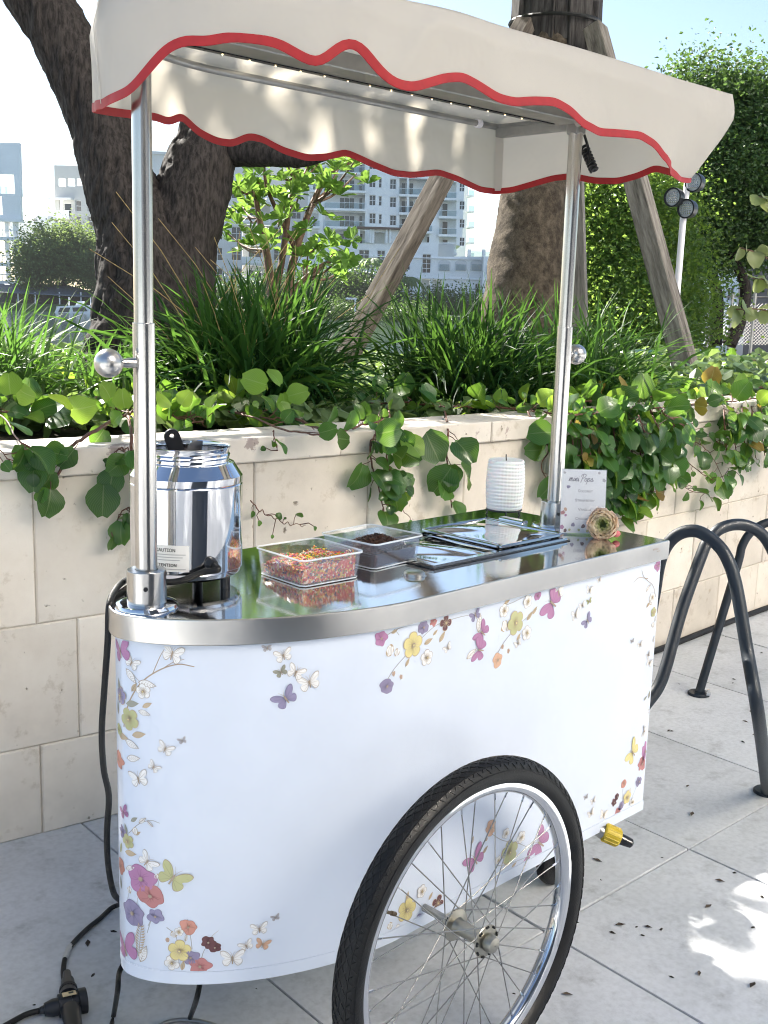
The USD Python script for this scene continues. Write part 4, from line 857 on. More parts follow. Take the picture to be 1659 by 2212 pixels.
# counter: plate, turned-down band with softened edge
op, _ = resample(plan(.012, 60, 300), 320)
def ring_at(off, z): p, _ = resample(plan(.012 + off, 60, 300), 320); return np.c_[p, np.full(320, z)]
rings = [ring_at(-.012, ZBAND), ring_at(-.0005, ZBAND), ring_at(0, ZBAND + .0008), ring_at(0, ZT - .0035), ring_at(-.001, ZT - .001), ring_at(-.0035, ZT - .0001)]
obj('counter_band', (np.vstack(rings), grid_faces(len(rings), 320, True)), M['brushed'], cart, smooth=35)
well = (.205, .128, .655, .385)     # x0 y0 x1 y1 of the sunken lid opening
top_poly = Polygon([tuple(x[:2]) for x in ring_at(-.0035, 0)]).difference(sbox(well[0] + .012, well[1] + .012, well[2] - .012, well[3] - .012))
obj('counter_top', extrude(top_poly, .004, ZT - .0041), M['steel'], cart)
fr_ = sbox(*well).difference(sbox(well[0] + .014, well[1] + .014, well[2] - .014, well[3] - .014))
obj('lid_frame', extrude(fr_, .009, ZT - .001), M['steel'], cart)
fr2 = sbox(well[0] - .004, well[1] - .004, well[2] + .004, well[3] + .004).difference(sbox(well[0] + .003, well[1] + .003, well[2] - .003, well[3] - .003))
obj('lid_gasket', extrude(fr2, .0035, ZT - .002), M['blackplastic'], cart)
def lid(x0, x1, y0, y1, z, puff, name='lid'):
    nx, ny = 22, 16; X, Y = np.meshgrid(np.linspace(x0, x1, nx), np.linspace(y0, y1, ny), indexing='ij')
    a, b = (X - x0) / (x1 - x0), (Y - y0) / (y1 - y0); Zz = z + puff * (np.sin(np.pi * a) * np.sin(np.pi * b)) ** .7 + .0012 * np.sin(9 * a + 5 * b)
    V = np.stack([X, Y, Zz], -1).reshape(-1, 3); L = obj(name, (V, grid_faces(nx, ny)), M['chrome'], cart, smooth=True)
    mb = MB(); hz = .0075
    for c, s in (((x0 + x1) / 2, 0), ((x0 + x1) / 2, 1)): mb.add(*chamfer_box((x1 - x0, .009, hz), .0015, 0, (c, (y0, y1)[s], z)))
    for c in (x0, x1): mb.add(*chamfer_box((.009, y1 - y0 - .012, hz - .0006), .0015, 0, (c, (y0 + y1) / 2, z)))
    obj('lid_rim', mb, M['steel'], L); return L
lid(.212, .44, .140, .373, ZT + .001, .004)
L2 = lid(.430, .652, .142, .372, ZT + .014, .006)
obj('lid_handle', chamfer_box((.022, .075, .010), .002, 0, (.668, .30, ZT + .019)), M['chrome'], L2)
disc_c = on_z(895, 1243, ZT)
v_, f_ = lathe([(.0005, .010), (.017, .0095), (.021, .006), (.021, .0), (.024, .0), (.024, -.001)], 30, disc_c); obj('plug_cap', (v_, f_), M['brushed'], cart, smooth=40)
# maker's plate on the band
for k, (u, v, w, h) in enumerate([(1417, 1186.5, .022, .0035), (1423, 1190.5, .014, .0022)]):
    p = on_plane(u, v, (0, -.0125, 0), np.array([0, 1.0, 0])); obj('maker_mark', box_vf((p[0], -.0124, p[2]), (w, .0004, h)), plain('faint_mark_%d' % k, (.24, .20, .18), .5), cart)
# two telescopic canopy poles
XL_, XP_, YC = -.387, .7625, .25
for xp in (XL_, XP_):
    v_, f_ = lathe([(.001, .0085), (.045, .0085), (.052, .0065), (.054, .002), (.054, 0)], 48, (xp, YC, ZT)); pole = obj('pole_flange', (v_, f_), M['chrome'], cart, smooth=40)
    v_, f_ = lathe([(.0335, 0), (.0335, .055), (.0325, .0565), (.020, .057)], 44, (xp, YC, ZT + .0085)); obj('pole_collar', (v_, f_), M['tubesteel'], cart, smooth=40)
    v_, f_ = lathe([(.0185, 0), (.0185, .4245), (.0178, .4255), (.0160, .4256)], 44, (xp, YC, ZT + .055)); obj('pole_sleeve', (v_, f_), M['tubesteel'], cart, smooth=40)
    v_, f_ = lathe([(.0160, 0), (.0160, 1.905 - 1.40)], 44, (xp, YC, 1.40)); obj('pole_tube', (v_, f_), M['tubesteel'], cart, smooth=40)
    s = -1 if xp == XL_ else 1; a = .0265 * 2
    dirk = np.array([s * .92, s * .10 if s > 0 else .15, 0]); kz = 1.385
    kn = sphere(np.array([xp, YC, kz]) + dirk * .066, .0235 if s < 0 else .0245, 3); kob = obj('clamp_knob', kn, M['brushed'], cart, smooth=True)
    obj('knob_stem', tube([np.array([xp, YC, kz]) + dirk * t for t in (.016, .030, .046)], [.0085, .0085, .006], 12), M['brushed'], kob, smooth=40)
    scr = np.array([xp, YC, ZT + .038]); obj('set_screw', tube([scr + np.array([-.02, -.0275, 0]), scr + np.array([-.0205, -.029, 0])], .004, 10), M['blackplastic'], cart)

# canopy frame and cloth
CB, CN, COFF = .325, 1.80, .0
CXR, CTIP = .872, .435
def cplan(off=0.0, nx=60, nn=300, ne=40):
    t = np.linspace(0, np.pi, nn); e = 2 / CN; b = CB
    nose = np.stack([-(CTIP + off) * np.abs(np.sin(t)) ** e, YC - (b + off) * np.sign(np.cos(t)) * np.abs(np.cos(t)) ** e], 1)
    f = np.stack([np.linspace(CXR + off, 0, nx), np.full(nx, YC - b - off)], 1)[:-1]; k = np.stack([np.linspace(0, CXR + off, nx), np.full(nx, YC + b + off)], 1)[1:]
    en = np.stack([np.full(ne, CXR + off), np.linspace(YC + b + off, YC - b - off, ne)], 1)[1:-1]
    return np.vstack([f, nose, k, en])
NC = 420
def closed_resample(p, n):
    p = np.vstack([p, p[:1]]); d = np.r_[0, np.cumsum(np.linalg.norm(np.diff(p, axis=0), axis=1))]; s = np.linspace(0, d[-1], n, endpoint=False)
    return np.stack([np.interp(s, d, p[:, 0]), np.interp(s, d, p[:, 1])], 1)
CP = closed_resample(cplan(0), NC); CPo = closed_resample(cplan(.014), NC)
ZF = 1.925
fr_ring = np.c_[closed_resample(cplan(-.014), 200), np.full(200, ZF)]
obj('canopy_rail', tube(fr_ring + [0, 0, .012], .0075, 8, closed=True), M['greysteel'], cart, smooth=40)
for xx in (XL_, XP_):
    obj('pole_cap', chamfer_box((.034, .034, .046), .004, 0, (xx, YC, 1.905)), M['greysteel'], cart)
beam = obj('light_beam', chamfer_box((XP_ - XL_ - .045, .075, .030), .002, 0, ((XP_ + XL_) / 2, YC, 1.918)), M['greysteel'], cart)
obj('cross_rail', chamfer_box((.028, 2 * CB - .03, .022), .002, 0, (CXR - .014, YC, ZF - .002)), M['greysteel'], cart)
obj('end_strut', chamfer_box((CXR - XP_ - .03, .03, .022), .002, 0, ((CXR + XP_) / 2, YC, 1.92)), M['greysteel'], cart)
for s in (-1, 1): obj('rail_sleeve', tube([(CXR - .10, YC + s * (CB - .014), ZF + .012), (CXR - .085, YC + s * (CB - .014), ZF + .012)], .011, 10), M['whitepaint'], cart)
obj('led_strip', box_vf(((XP_ + XL_) / 2, YC + .030, 1.9018), (XP_ - XL_ - .10, .013, .002)), M['blackplastic'], beam)
for k in range(15):
    obj('led', sphere((XL_ + .18 + k * (XP_ - XL_ - .34) / 14, YC + .030, 1.8997), .0015, 1, (1, 1, .5)), M['warmled'], beam)
# cloth valance: its lower edge is measured all the way round
def rayhit_curve(u, v, curve):
    """where a sight line meets the upright surface over a closed outline: (index, height), nearest first"""
    d = ray(u, v); out = []
    P0, P1 = curve, np.roll(curve, -1, 0)
    e = P1 - P0; den = d[0] * e[:, 1] - d[1] * e[:, 0]; w = P0 - CAM[:2]
    with np.errstate(divide='ignore', invalid='ignore'):
        t = (w[:, 0] * e[:, 1] - w[:, 1] * e[:, 0]) / den; q = (w[:, 0] * d[1] - w[:, 1] * d[0]) / den
    for i in np.nonzero((q >= 0) & (q < 1) & (t > 0))[0]: out.append((t[i], i + q[i], CAM[2] + d[2] * t[i]))
    return [(i, z) for _, i, z in sorted(out)]
front_pts = [(206, 222), (232, 210), (270, 196), (298, 172), (325, 140), (355, 108), (385, 92), (410, 86), (445, 90), (475, 80), (510, 78), (560, 84), (600, 92), (640, 116), (680, 136), (705, 128), (728, 104), (755, 92), (785, 105), (815, 148), (850, 182), (890, 191), (925, 180), (960, 168), (1000, 165), (1035, 182), (1075, 212), (1110, 221), (1150, 218), (1195, 220), (1230, 238), (1260, 268), (1300, 285), (1345, 288), (1385, 292), (1415, 312), (1440, 346)]
back_pts = [(330, 252), (360, 263), (388, 250), (430, 285), (470, 305), (505, 310), (545, 294), (580, 300), (625, 326), (670, 340), (710, 338), (750, 328), (800, 352), (850, 374), (890, 378), (945, 370), (985, 384), (1035, 408), (1075, 412)]
end_pts = [(1105, 410), (1150, 398), (1195, 384), (1240, 381), (1290, 391), (1340, 392), (1385, 380), (1425, 362)]
edge = {}
NFR = np.arange(NC); y_ = CP[:, 1]
for u, v in front_pts:
    h = rayhit_curve(u, v, CPo)
    if h: edge[h[0][0]] = h[0][1]
for u, v in back_pts + end_pts:
    h = rayhit_curve(u, v, CPo)
    if h: edge[h[-1][0]] = h[-1][1]
ks = np.array(sorted(edge)); zs = np.array([edge[k] for k in ks]); good = (zs > 1.68) & (zs < 1.93); ks, zs = ks[good], zs[good]
zl = np.interp(np.arange(NC), np.r_[ks - NC, ks, ks + NC], np.r_[zs, zs, zs])
kk = np.hanning(7); kk /= kk.sum(); zl = np.convolve(np.r_[zl[-3:], zl, zl[:3]], kk, 'valid')
# the free corner at the front right hangs lower and swings inwards
onf = (np.abs(CP[:, 1] - (YC - CB)) < 1e-6) & (CP[:, 0] > .60); wf = np.where(onf, (CP[:, 0] - .60) / (CXR - .60), 0.0)
one = np.abs(CP[:, 0] - CXR) < 1e-6; we = np.where(one, np.clip(1 - (CP[:, 1] - (YC - CB)) / .22, 0, 1) ** 1.5, 0.0); wc = np.maximum(wf, we)
z60 = np.interp(.60, CP[:60, 0][::-1], zl[:60][::-1]); zl = np.where(wf > 0, z60 * (1 - wf) + 1.768 * wf - .012 * np.sin(np.pi * wf), zl); zl = np.where(we > 0, zl * (1 - we) + 1.768 * we, zl)
cen = np.array([.25, YC]); inward = cen - CP; inward /= np.linalg.norm(inward, axis=1, keepdims=True)
rows = 16; V = []; kc = int(rayhit_curve(905, 130, CPo)[0][0])
sarc = np.arange(NC) / NC
zt0 = 1.952 + 0 * sarc
for r in range(rows):
    q = r / (rows - 1); rad = .0 if r else -.012
    xy = CP + (CPo - CP) * (min(1, q * 4) * 1.0) * (1 - 0)
    wob = (meshkit.noise(np.c_[sarc * 60, np.full(NC, q * 1.2), np.zeros(NC)]) - .5) * .010 * q + (meshkit.noise(np.c_[sarc * 21, np.full(NC, q * .8), np.zeros(NC) + 5]) - .5) * .030 * q
    xy = xy + inward * wob[:, None] + np.c_[-wc * .115 * q ** 1.3, wc * .035 * q ** 1.3]
    cr_ = np.exp(-((np.arange(NC) - (kc + 9 * (q - .5))) / 3.2) ** 2) * .010 * math.sin(np.pi * min(1, q * 1.02)); xy = xy - inward * cr_[:, None]
    z = (zt0 - .004) * (1 - q) + zl * q
    V.append(np.c_[xy, z])
skirt_lo = V[-1]
# roof cloth: sagging sheet from the crown line down to the rail
NR = 9; top = []
crown_line = lambda p: np.c_[np.clip(p[:, 0], -.30, .80), np.full(len(p), YC)]
for r in range(NR):
    q = 1 - r / NR; e = np.clip(q, 0, 1)
    xy = crown_line(CP) * (1 - e) + CP * e if r else CP * .9985 + crown_line(CP) * .0015
    z = 1.952 + .055 * (1 - e) ** .8 + (meshkit.noise(np.c_[xy * 9, np.zeros(NC)]) - .5) * .010 * (1 if r else .3)
    top.append(np.c_[xy, z])
cr = np.c_[crown_line(CP), np.full(NC, 2.008)]
roof = np.stack(top[::-1] , 0); roof = np.concatenate([cr[None], roof, np.stack(V, 0)], 0)
nrow = len(roof)
obj('canopy_cloth', (roof.reshape(-1, 3), grid_faces(nrow, NC, True)[:, ::-1]), M['canvas'], cart, smooth=True)
# binding: a flat folded ribbon round the lower edge
nrm = -inward
T = np.roll(skirt_lo, -1, 0) - np.roll(skirt_lo, 1, 0); T /= np.linalg.norm(T, axis=1, keepdims=True)
up_ = np.c_[np.zeros((NC, 2)), np.ones(NC)]; up_ = up_ - T * (up_ * T).sum(1, keepdims=True); up_ /= np.linalg.norm(up_, axis=1, keepdims=True); no = np.cross(T, up_)
rb_ = [skirt_lo + up_ * a + no * b for a, b in ((.0070, .0013), (-.006, .0015), (-.0074, 0), (-.006, -.0015), (.0070, -.0013))]
obj('red_binding', (np.stack(rb_, 0).reshape(-1, 3), grid_faces(5, NC, True)), M['trim'], cart, smooth=50)
# seams in the cloth
for k0, nm in ((int(np.argmin(np.hypot(*(CP - (CXR, YC + CB)).T))), 'seam'), (int(np.argmin(np.hypot(*(CP - (-.47, .30)).T))), 'seam')):
    pts = np.array([v[k0] for v in V]); n_ = nrm[k0]
    tg = np.array([-n_[1], n_[0]])
    w = .011 if nm == 'seam' and k0 > 300 or CP[k0, 0] > .5 else .0012
    Q = []
    for s_ in (-1, 1): Q.append(np.c_[pts[:, :2] - (n_ * .004 if w > .005 else -n_ * .0025) + tg * w * s_, pts[:, 2]])
    obj(nm, (np.vstack(Q), grid_faces(2, len(pts))), M['canvas'] if w > .005 else M['mortar'], cart)
# plug and coiled lead at the right pole
c0 = np.array([XP_ - .03, YC - .05, 1.897])
obj('lamp_socket', tube([c0 + [-.045, -.01, .0], c0 + [-.012, -.012, .0], c0 + [-.010, -.012, 0], c0 + [.018, -.014, .0]], [.011, .011, .008, .007], 12), M['chrome'], cart, smooth=40)
q = [at(1226, 255, 2.60), at(1252, 272, 2.58), at(1268, 310, 2.58), at(1274, 350, 2.58)]
lead = list(spline(q, 20)); 
hx = []
a_, b_ = at(1262, 318, 2.60), at(1284, 370, 2.58); ax = (b_ - a_); Lx = np.linalg.norm(ax); ax /= Lx; s1 = np.cross(ax, VF); s1 /= np.linalg.norm(s1); s2 = np.cross(ax, s1)
for t in np.linspace(0, 1, 130): hx.append(a_ + ax * Lx * t + .0085 * (s1 * math.cos(t * 2 * np.pi * 7.5) + s2 * math.sin(t * 2 * np.pi * 7.5)))
obj('lamp_lead', tube(np.array(lead), .0032, 7), M['blackplastic'], cart, smooth=60); obj('coiled_lead', tube(np.array(hx), .0034, 7), M['blackplastic'], cart, smooth=60)

# ------------------------------------------------------------------ wheels
def wheel(yc, s):
    """yc: middle of the tyre; s: -1 for the near side"""
    x, z, R = .0689, .3396, .3396; w = tag(UsdGeom.Xform.Define(stage, name_in(path_of(cart), 'wheel')).GetPrim())
    th = np.linspace(0, 2 * np.pi, 180, endpoint=False)
    def ringv(prof, n=180):
        t = np.linspace(0, 2 * np.pi, n, endpoint=False); p = np.asarray(prof, float)
        V = np.stack([x + p[:, None, 0] * np.cos(t), np.broadcast_to(yc + p[:, None, 1], (len(p), n)), z + p[:, None, 0] * np.sin(t)], -1).reshape(-1, 3); return V, grid_faces(len(p), n, True)
    tr = .0255; a = np.linspace(-2.35, 2.35, 19); prof = [(R - tr - .002 + tr * math.cos(q), 1.04 * tr * math.sin(q)) for q in a]
    tyre = obj('tyre', ringv([(R - .050, -.0135)] + prof + [(R - .050, .0135)]), M['rubber'], w, smooth=60)
    # tread: raised diamond bars and shoulder blocks
    mb = MB(); N = 84
    def tp(ang, q, h=.0016):  # point on the tyre skin
        r = R - tr - .002 + (tr + h) * math.cos(q); return np.array([x + r * math.cos(ang), yc + 1.04 * (tr + h) * math.sin(q), z + r * math.sin(ang)])
    def bar(a0, q0, a1, q1, wa, m=3):
        A = []
        for t in np.linspace(0, 1, m):
            aa, qq = a0 + (a1 - a0) * t, q0 + (q1 - q0) * t
            A.append([tp(aa - wa, qq, -.001), tp(aa - wa * .8, qq), tp(aa + wa * .8, qq), tp(aa + wa, qq, -.001)])
        A = np.array(A).reshape(-1, 3); mb.add(A, grid_faces(m, 4))
    for k in range(N):
        a0 = k * 2 * np.pi / N; da = 2 * np.pi / N
        for q0, q1 in ((-.55, 0), (0, .55)):
            bar(a0, q0, a0 + da, q1, .010); bar(a0 + da, q0, a0, q1, .010)
        for sg in (-1, 1):
            bar(a0 + da * .15, sg * .68, a0 + da * .5, sg * 1.15, .016); bar(a0 + da * .85, sg * .68, a0 + da * .5, sg * 1.15, .016)
    obj('tread', mb, M['rubber'], tyre, kind='stuff')
    for sg in (-1, 1):
        for q in (.62, 1.28):
            obj('tyre_line', tube(np.array([tp(t, sg * q, .0002) for t in np.linspace(0, 2 * np.pi, 140, endpoint=False)]), .0011, 5, closed=True), M['rubber'], tyre, smooth=60)
    rp = [(R - .041, -.0155), (R - .043, -.0175), (R - .046, -.0165), (R - .052, -.0160), (R - .060, -.0150), (R - .0665, -.010), (R - .069, -.004), (R - .069, .004), (R - .0665, .010), (R - .060, .0150), (R - .052, .0160), (R - .046, .0165), (R - .043, .0175), (R - .041, .0155)]
    rim = obj('rim', ringv(rp), M['chrome'], w, smooth=40)
    hubp = [(.001, -.060), (.009, -.060), (.0145, -.058), (.0165, -.052), (.0165, -.044), (.013, -.043), (.013, -.040), (.031, -.0385), (.032, -.0375), (.031, -.036), (.017, -.033), (.0145, -.026), (.0145, .026), (.017, .033), (.031, .036), (.032, .0375), (.031, .0385), (.013, .040), (.013, .060), (.001, .060)]
    t = np.linspace(0, 2 * np.pi, 36, endpoint=False); p = np.array(hubp)
    hub = obj('hub', (np.stack([x + p[:, None, 0] * np.cos(t), np.broadcast_to(yc + p[:, None, 1], (len(p), 36)), z + p[:, None, 0] * np.sin(t)], -1).reshape(-1, 3), grid_faces(len(p), 36, True)), M['hubalu'], w, smooth=40)
    for k in range(36):
        side = 1 if k % 2 else -1; grp = (k // 2) % 2; ah = (k // 2) * 2 * np.pi / 18 + (side > 0) * .17; ar = k * 2 * np.pi / 36
        off = (1 if grp else -1) * 1.15; a_h = ar + off
        h = np.array([x + .0285 * math.cos(a_h), yc + side * .0375, z + .0285 * math.sin(a_h)]); r_ = np.array([x + (R - .0685) * math.cos(ar), yc + side * .003, z + (R - .0685) * math.sin(ar)])
        sp = obj('spoke', tube([h, r_], .00125, 6), M['spoke'], w, smooth=True)
        d = (h - r_) / np.linalg.norm(h - r_); obj('nipple', tube([r_ - d * .002, r_ + d * .013], .0021, 6), M['chrome'], sp)
        obj('spoke_head', sphere(h + [0, side * .0022, 0], .0026, 1), M['rubber'], sp)
    av = math.radians(150); r1 = R - .069; pv = lambda r: np.array([x + r * math.cos(av), yc, z + r * math.sin(av)])
    obj('valve', tube([pv(r1), pv(r1 - .022), pv(r1 - .0221), pv(r1 - .034)], [.003, .003, .0042, .0042], 8), M['valve'], w)
    obj('axle', tube([(x, yc + .04 * -s, z), (x, yc - s * .12, z)], .008, 10), M['greysteel'], w)
    return w
M['hubalu'] = plain('dull_hub_alloy', (.42, .40, .34), .34, 1.0, vary=.12, scale=40); M['spoke'] = plain('spoke_steel', (.34, .34, .33), .30, 1.0)
M['valve'] = plain('brass_valve', (.10, .07, .04), .45, .6)
wheel(-.1248, -1); wheel(DW + .036, 1)
# swivel castor under the right end, drain valve with yellow collar
cs = on_z(1190, 1893, 0.0); cs = np.array([.72, .33, 0.0])
wl = on_plane(1188, 1858, (0, .25, 0), np.array([0, 1.0, 0])); cx = wl[0]
w = tag(UsdGeom.Xform.Define(stage, name_in(path_of(cart), 'castor')).GetPrim())
def yring(prof, c, n=36):
    t = np.linspace(0, 2 * np.pi, n, endpoint=False); p = np.asarray(prof, float); return np.stack([c[0] + p[:, None, 0] * np.cos(t), np.broadcast_to(c[1] + p[:, None, 1], (len(p), n)), c[2] + p[:, None, 0] * np.sin(t)], -1).reshape(-1, 3), grid_faces(len(p), n, True)
cc = np.array([cx + .02, .25, .065])
obj('castor_wheel', yring([(.001, -.018), (.052, -.018), (.062, -.012), (.065, 0), (.062, .012), (.052, .018), (.001, .018)], cc), M['rubber'], w, smooth=40)
obj('castor_fork', MB().add(*chamfer_box((.05, .005, .13), .001, 0, cc + [0, -.024, .05])).add(*chamfer_box((.05, .005, .13), .001, 0, cc + [0, .024, .05])).add(*chamfer_box((.09, .07, .008), .001, 0, cc + [0, 0, .119])), M['greysteel'], w)
obj('castor_stem', tube([cc + [0, 0, .12], cc + [0, 0, ZB - .055]], .012, 10), M['greysteel'], w)
dp = lambda u, v, d=2.62: at(u, v, d)
w = tag(UsdGeom.Xform.Define(stage, name_in(path_of(cart), 'drain_valve')).GetPrim())
obj('pipe', tube([dp(1262, 1770), dp(1288, 1788), dp(1303, 1799)], .0165, 14), M['greysteel'], w, smooth=40)
a_, b_ = dp(1303, 1796), dp(1338, 1811); dd = (b_ - a_) / np.linalg.norm(b_ - a_)
obj('yellow_collar', tube([a_, a_ + dd * .003, b_ - dd * .003, b_], [.019, .0215, .0215, .019], 18), M['yellow'], w, smooth=30)
obj('spout', tube([b_ - dd * .01, b_ + dd * .012, b_ + dd * .030, b_ + dd * .034], [.014, .013, .011, .006], 14), M['blackplastic'], w, smooth=40)
mb = MB()
for k in range(14):
    t = k * 2 * np.pi / 14; s1 = np.cross(dd, [0, 0, 1.0]); s1 /= np.linalg.norm(s1); s2 = np.cross(dd, s1); o = .0218 * (s1 * math.cos(t) + s2 * math.sin(t)); mb.add(*tube([a_ + o + dd * .004, b_ + o - dd * .004], .0011, 4))
obj('grip_ribs', mb, M['yellow'], w)

# ------------------------------------------------------------------ the print on the panel: flat motifs laid on the vinyl
PCL = PL_
def panel_hit(u, v):
    h = rayhit_open(u, v); return h
def rayhit_open(u, v):
    d = ray(u, v); P0, P1 = PCL[:i_end], PCL[1:i_end + 1]; e = P1 - P0; den = d[0] * e[:, 1] - d[1] * e[:, 0]; w = P0 - CAM[:2]
    with np.errstate(divide='ignore', invalid='ignore'):
        t = (w[:, 0] * e[:, 1] - w[:, 1] * e[:, 0]) / den; q = (w[:, 0] * d[1] - w[:, 1] * d[0]) / den
    ok = np.nonzero((q >= 0) & (q < 1) & (t > 0))[0]
    if not len(ok): return None
    i = ok[np.argmin(t[ok])]; return PS_[i] + q[i] * (PS_[i + 1] - PS_[i]), CAM[2] + d[2] * t[i], t[i]
NRM = np.gradient(PCL, axis=0); NRM /= np.linalg.norm(NRM, axis=1, keepdims=True); NRM = np.c_[NRM[:, 1], -NRM[:, 0]]
if np.dot(NRM[5], [0, -1]) < 0: NRM = -NRM
def onpanel(s, z, h):
    s = np.asarray(s); x, y = np.interp(s, PS_, PCL[:, 0]), np.interp(s, PS_, PCL[:, 1]); nx, ny = np.interp(s, PS_, NRM[:, 0]), np.interp(s, PS_, NRM[:, 1])
    return np.stack([x + nx * h, y + ny * h, np.asarray(z)], -1)
INK = dict(magenta=(.36, .05, .26), purple=(.14, .095, .26), red=(.42, .045, .035), orange=(.58, .15, .06), yellow=(.72, .60, .13), lime=(.42, .43, .10), sepia=(.30, .19, .08), dark=(.13, .015, .02), olive=(.22, .22, .13), white=(.80, .79, .77), line=(.36, .28, .20), peach=(.66, .33, .15), stem=(.22, .22, .19), grey=(.40, .38, .40), tan=(.45, .31, .13), blue=(.15, .12, .30))
INK = {k: tuple(.72 * np.array(c) + .28 * np.array((.62, .60, .60)) * (1 if k not in ('white', 'dark') else .3) if k != 'white' else c) for k, c in INK.items()}
class Motif:
    def __init__(s): s.v, s.f, s.c, s.n, s.k = [], [], [], 0, 0
    def poly(s, pts, col, layer=None):
        p = Polygon(pts).buffer(0)
        for g in getattr(p, 'geoms', [p]):
            if g.is_empty or g.area < 1e-9: continue
            x0, y0, x1, y1 = g.bounds
            if x1 - x0 > .014:      # narrow strips, so that the motif follows the curve of the panel
                cuts = np.arange(x0, x1, .008)
                gs = [q for c in cuts for q in [g.intersection(sbox(c, y0 - 1, c + .008, y1 + 1))]]
                gs = [h for q in gs for h in getattr(q, 'geoms', [q]) if h.geom_type == 'Polygon' and h.area > 1e-9]
            else: gs = [g]
            for h in gs: v, f = trimesh.creation.triangulate_polygon(h, engine='earcut'); s.raw(v, f, col)
        s.k += 1
    def raw(s, v, f, col):
        c = np.array(INK[col] if isinstance(col, str) else col); s.v.append(np.c_[v, np.full(len(v), s.k)]); s.f.append(np.asarray(f) + s.n); s.c.append(np.tile(c, (len(v), 1))); s.n += len(v)
    def line(s, pts, w, col, taper=True):
        P = np.asarray(pts, float); P = spline(P, max(6, 4 * len(P))) if len(P) > 2 else P
        d = np.gradient(P, axis=0); d /= np.maximum(np.linalg.norm(d, axis=1, keepdims=True), 1e-9); nn = np.c_[-d[:, 1], d[:, 0]]; ww = (w / 2 * (np.linspace(1.2, .6, len(P)) if taper else np.ones(len(P))))[:, None]
        s.raw(np.stack([P - nn * ww, P + nn * ww], 1).reshape(-1, 2), grid_faces(len(P), 2), col); s.k += 1
    def put(s, name, u, v, sx=1.0):
        h = panel_hit(u, v)
        if h is None: return
        s0, z0, d = h; V = np.vstack(s.v); ss = s0 - V[:, 0] * sx; zz = np.clip(z0 + V[:, 1], ZB + .022, ZBAND - .006); ss = np.clip(ss, .004, PS_[i_end] - .002)
        obj(name, (onpanel(ss, zz, .0006 + V[:, 2] * .00012), np.vstack(s.f)), M['print'], panel, ink=np.vstack(s.c))
def K(u, v): h = panel_hit(u, v); return (h[2] if h else 2.0) / FPX
rp = np.random.default_rng(71)
def blob2(r, n=40, wav=.10, lobes=0, ph=0.0, ax=1.0, ay=1.0):
    t = np.linspace(0, 2 * np.pi, n, endpoint=False); q = np.ones(n)
    for k in (2, 3, 5, 7): q += wav * rp.uniform(-.5, .5) * np.cos(k * t + rp.uniform(0, 6))
    if lobes: q += .16 * np.abs(np.cos(lobes * t / 2 + ph)) - .08
    return np.c_[np.cos(t) * r * q * ax, np.sin(t) * r * q * ay]
def rotp(p, a): c, s_ = math.cos(a), math.sin(a); return np.asarray(p) @ np.array([[c, s_], [-s_, c]])
def poppy(u, v, r, col, sx=1.0, ax=1.0):
    k = K(u, v); m = Motif(); R = r * k; p = blob2(R, 44, .22, 5, rp.uniform(0, 3), ax, .92); m.poly(p, tuple(np.array(INK[col]) * .72)); m.poly(p * .96, col)
    for i in range(12):
        a = rp.uniform(0, 6.28); e = rp.uniform(.5, .9) * R; m.line([(0, 0), (math.cos(a + .15) * e * .5, math.sin(a + .15) * e * .5), (math.cos(a) * e * ax, math.sin(a) * e * .9)], k * .9, tuple(np.array(INK[col]) * .72))
    m.poly(blob2(R * .16, 16), 'sepia'); m.put('printed_poppy', u, v, sx)
def flower(u, v, r, col, sx=1.0, n=5):
    k = K(u, v); m = Motif(); R = r * k; a0 = rp.uniform(0, 6)
    for i in range(n):
        a = a0 + i * 2 * np.pi / n; t = np.linspace(0, 2 * np.pi, 18, endpoint=False); p = np.c_[R * .55 + R * .47 * np.cos(t), R * .42 * np.sin(t) * (1 + .25 * np.cos(t))]; m.poly(rotp(p * 1.03, a), 'tan' if col != 'white' else 'line'); m.poly(rotp(p * .955, a), col)
    for i in range(n * 3):
        a = a0 + i * 2 * np.pi / (n * 3); m.line([(0, 0), rotp([(R * .62, 0)], a)[0]], k * 1.0, 'tan')
    m.poly(blob2(R * .17, 16), 'sepia'); m.poly(blob2(R * .09, 10), 'yellow'); m.put('printed_flower', u, v, sx)
def leaf(u, v, L, a, col, sx=1.0, outline=False):
    k = K(u, v); m = Motif(); l = L * k; t = np.linspace(0, 1, 14); w = np.sin(np.pi * t ** .8) * l * .21; p = np.r_[np.c_[t * l, w], np.c_[t[::-1] * l, -w[::-1]]]
    p = rotp(p - [l / 2, 0], a); m.poly(p, 'line' if outline else col)
    if outline: m.poly(p * .86, 'white')
    m.line(rotp([(-l / 2, 0), (l / 2, 0)], a), k * 1.0, 'sepia' if outline else tuple(np.array(INK[col]) * .6))
    if outline:
        for q in np.linspace(-.3, .3, 5):
            for s_ in (-1, 1): m.line(rotp([(q * l, 0), (q * l + .1 * l, s_ * .13 * l)], a), k * .7, 'line')
    m.put('printed_leaf', u, v, sx)
WING = np.array([(0, 0), (.12, .30), (.38, .62), (.70, .80), (.98, .78), (1.0, .55), (.86, .28), (.62, .08), (.80, -.06), (.82, -.30), (.66, -.55), (.42, -.62), (.22, -.42), (.08, -.15)])
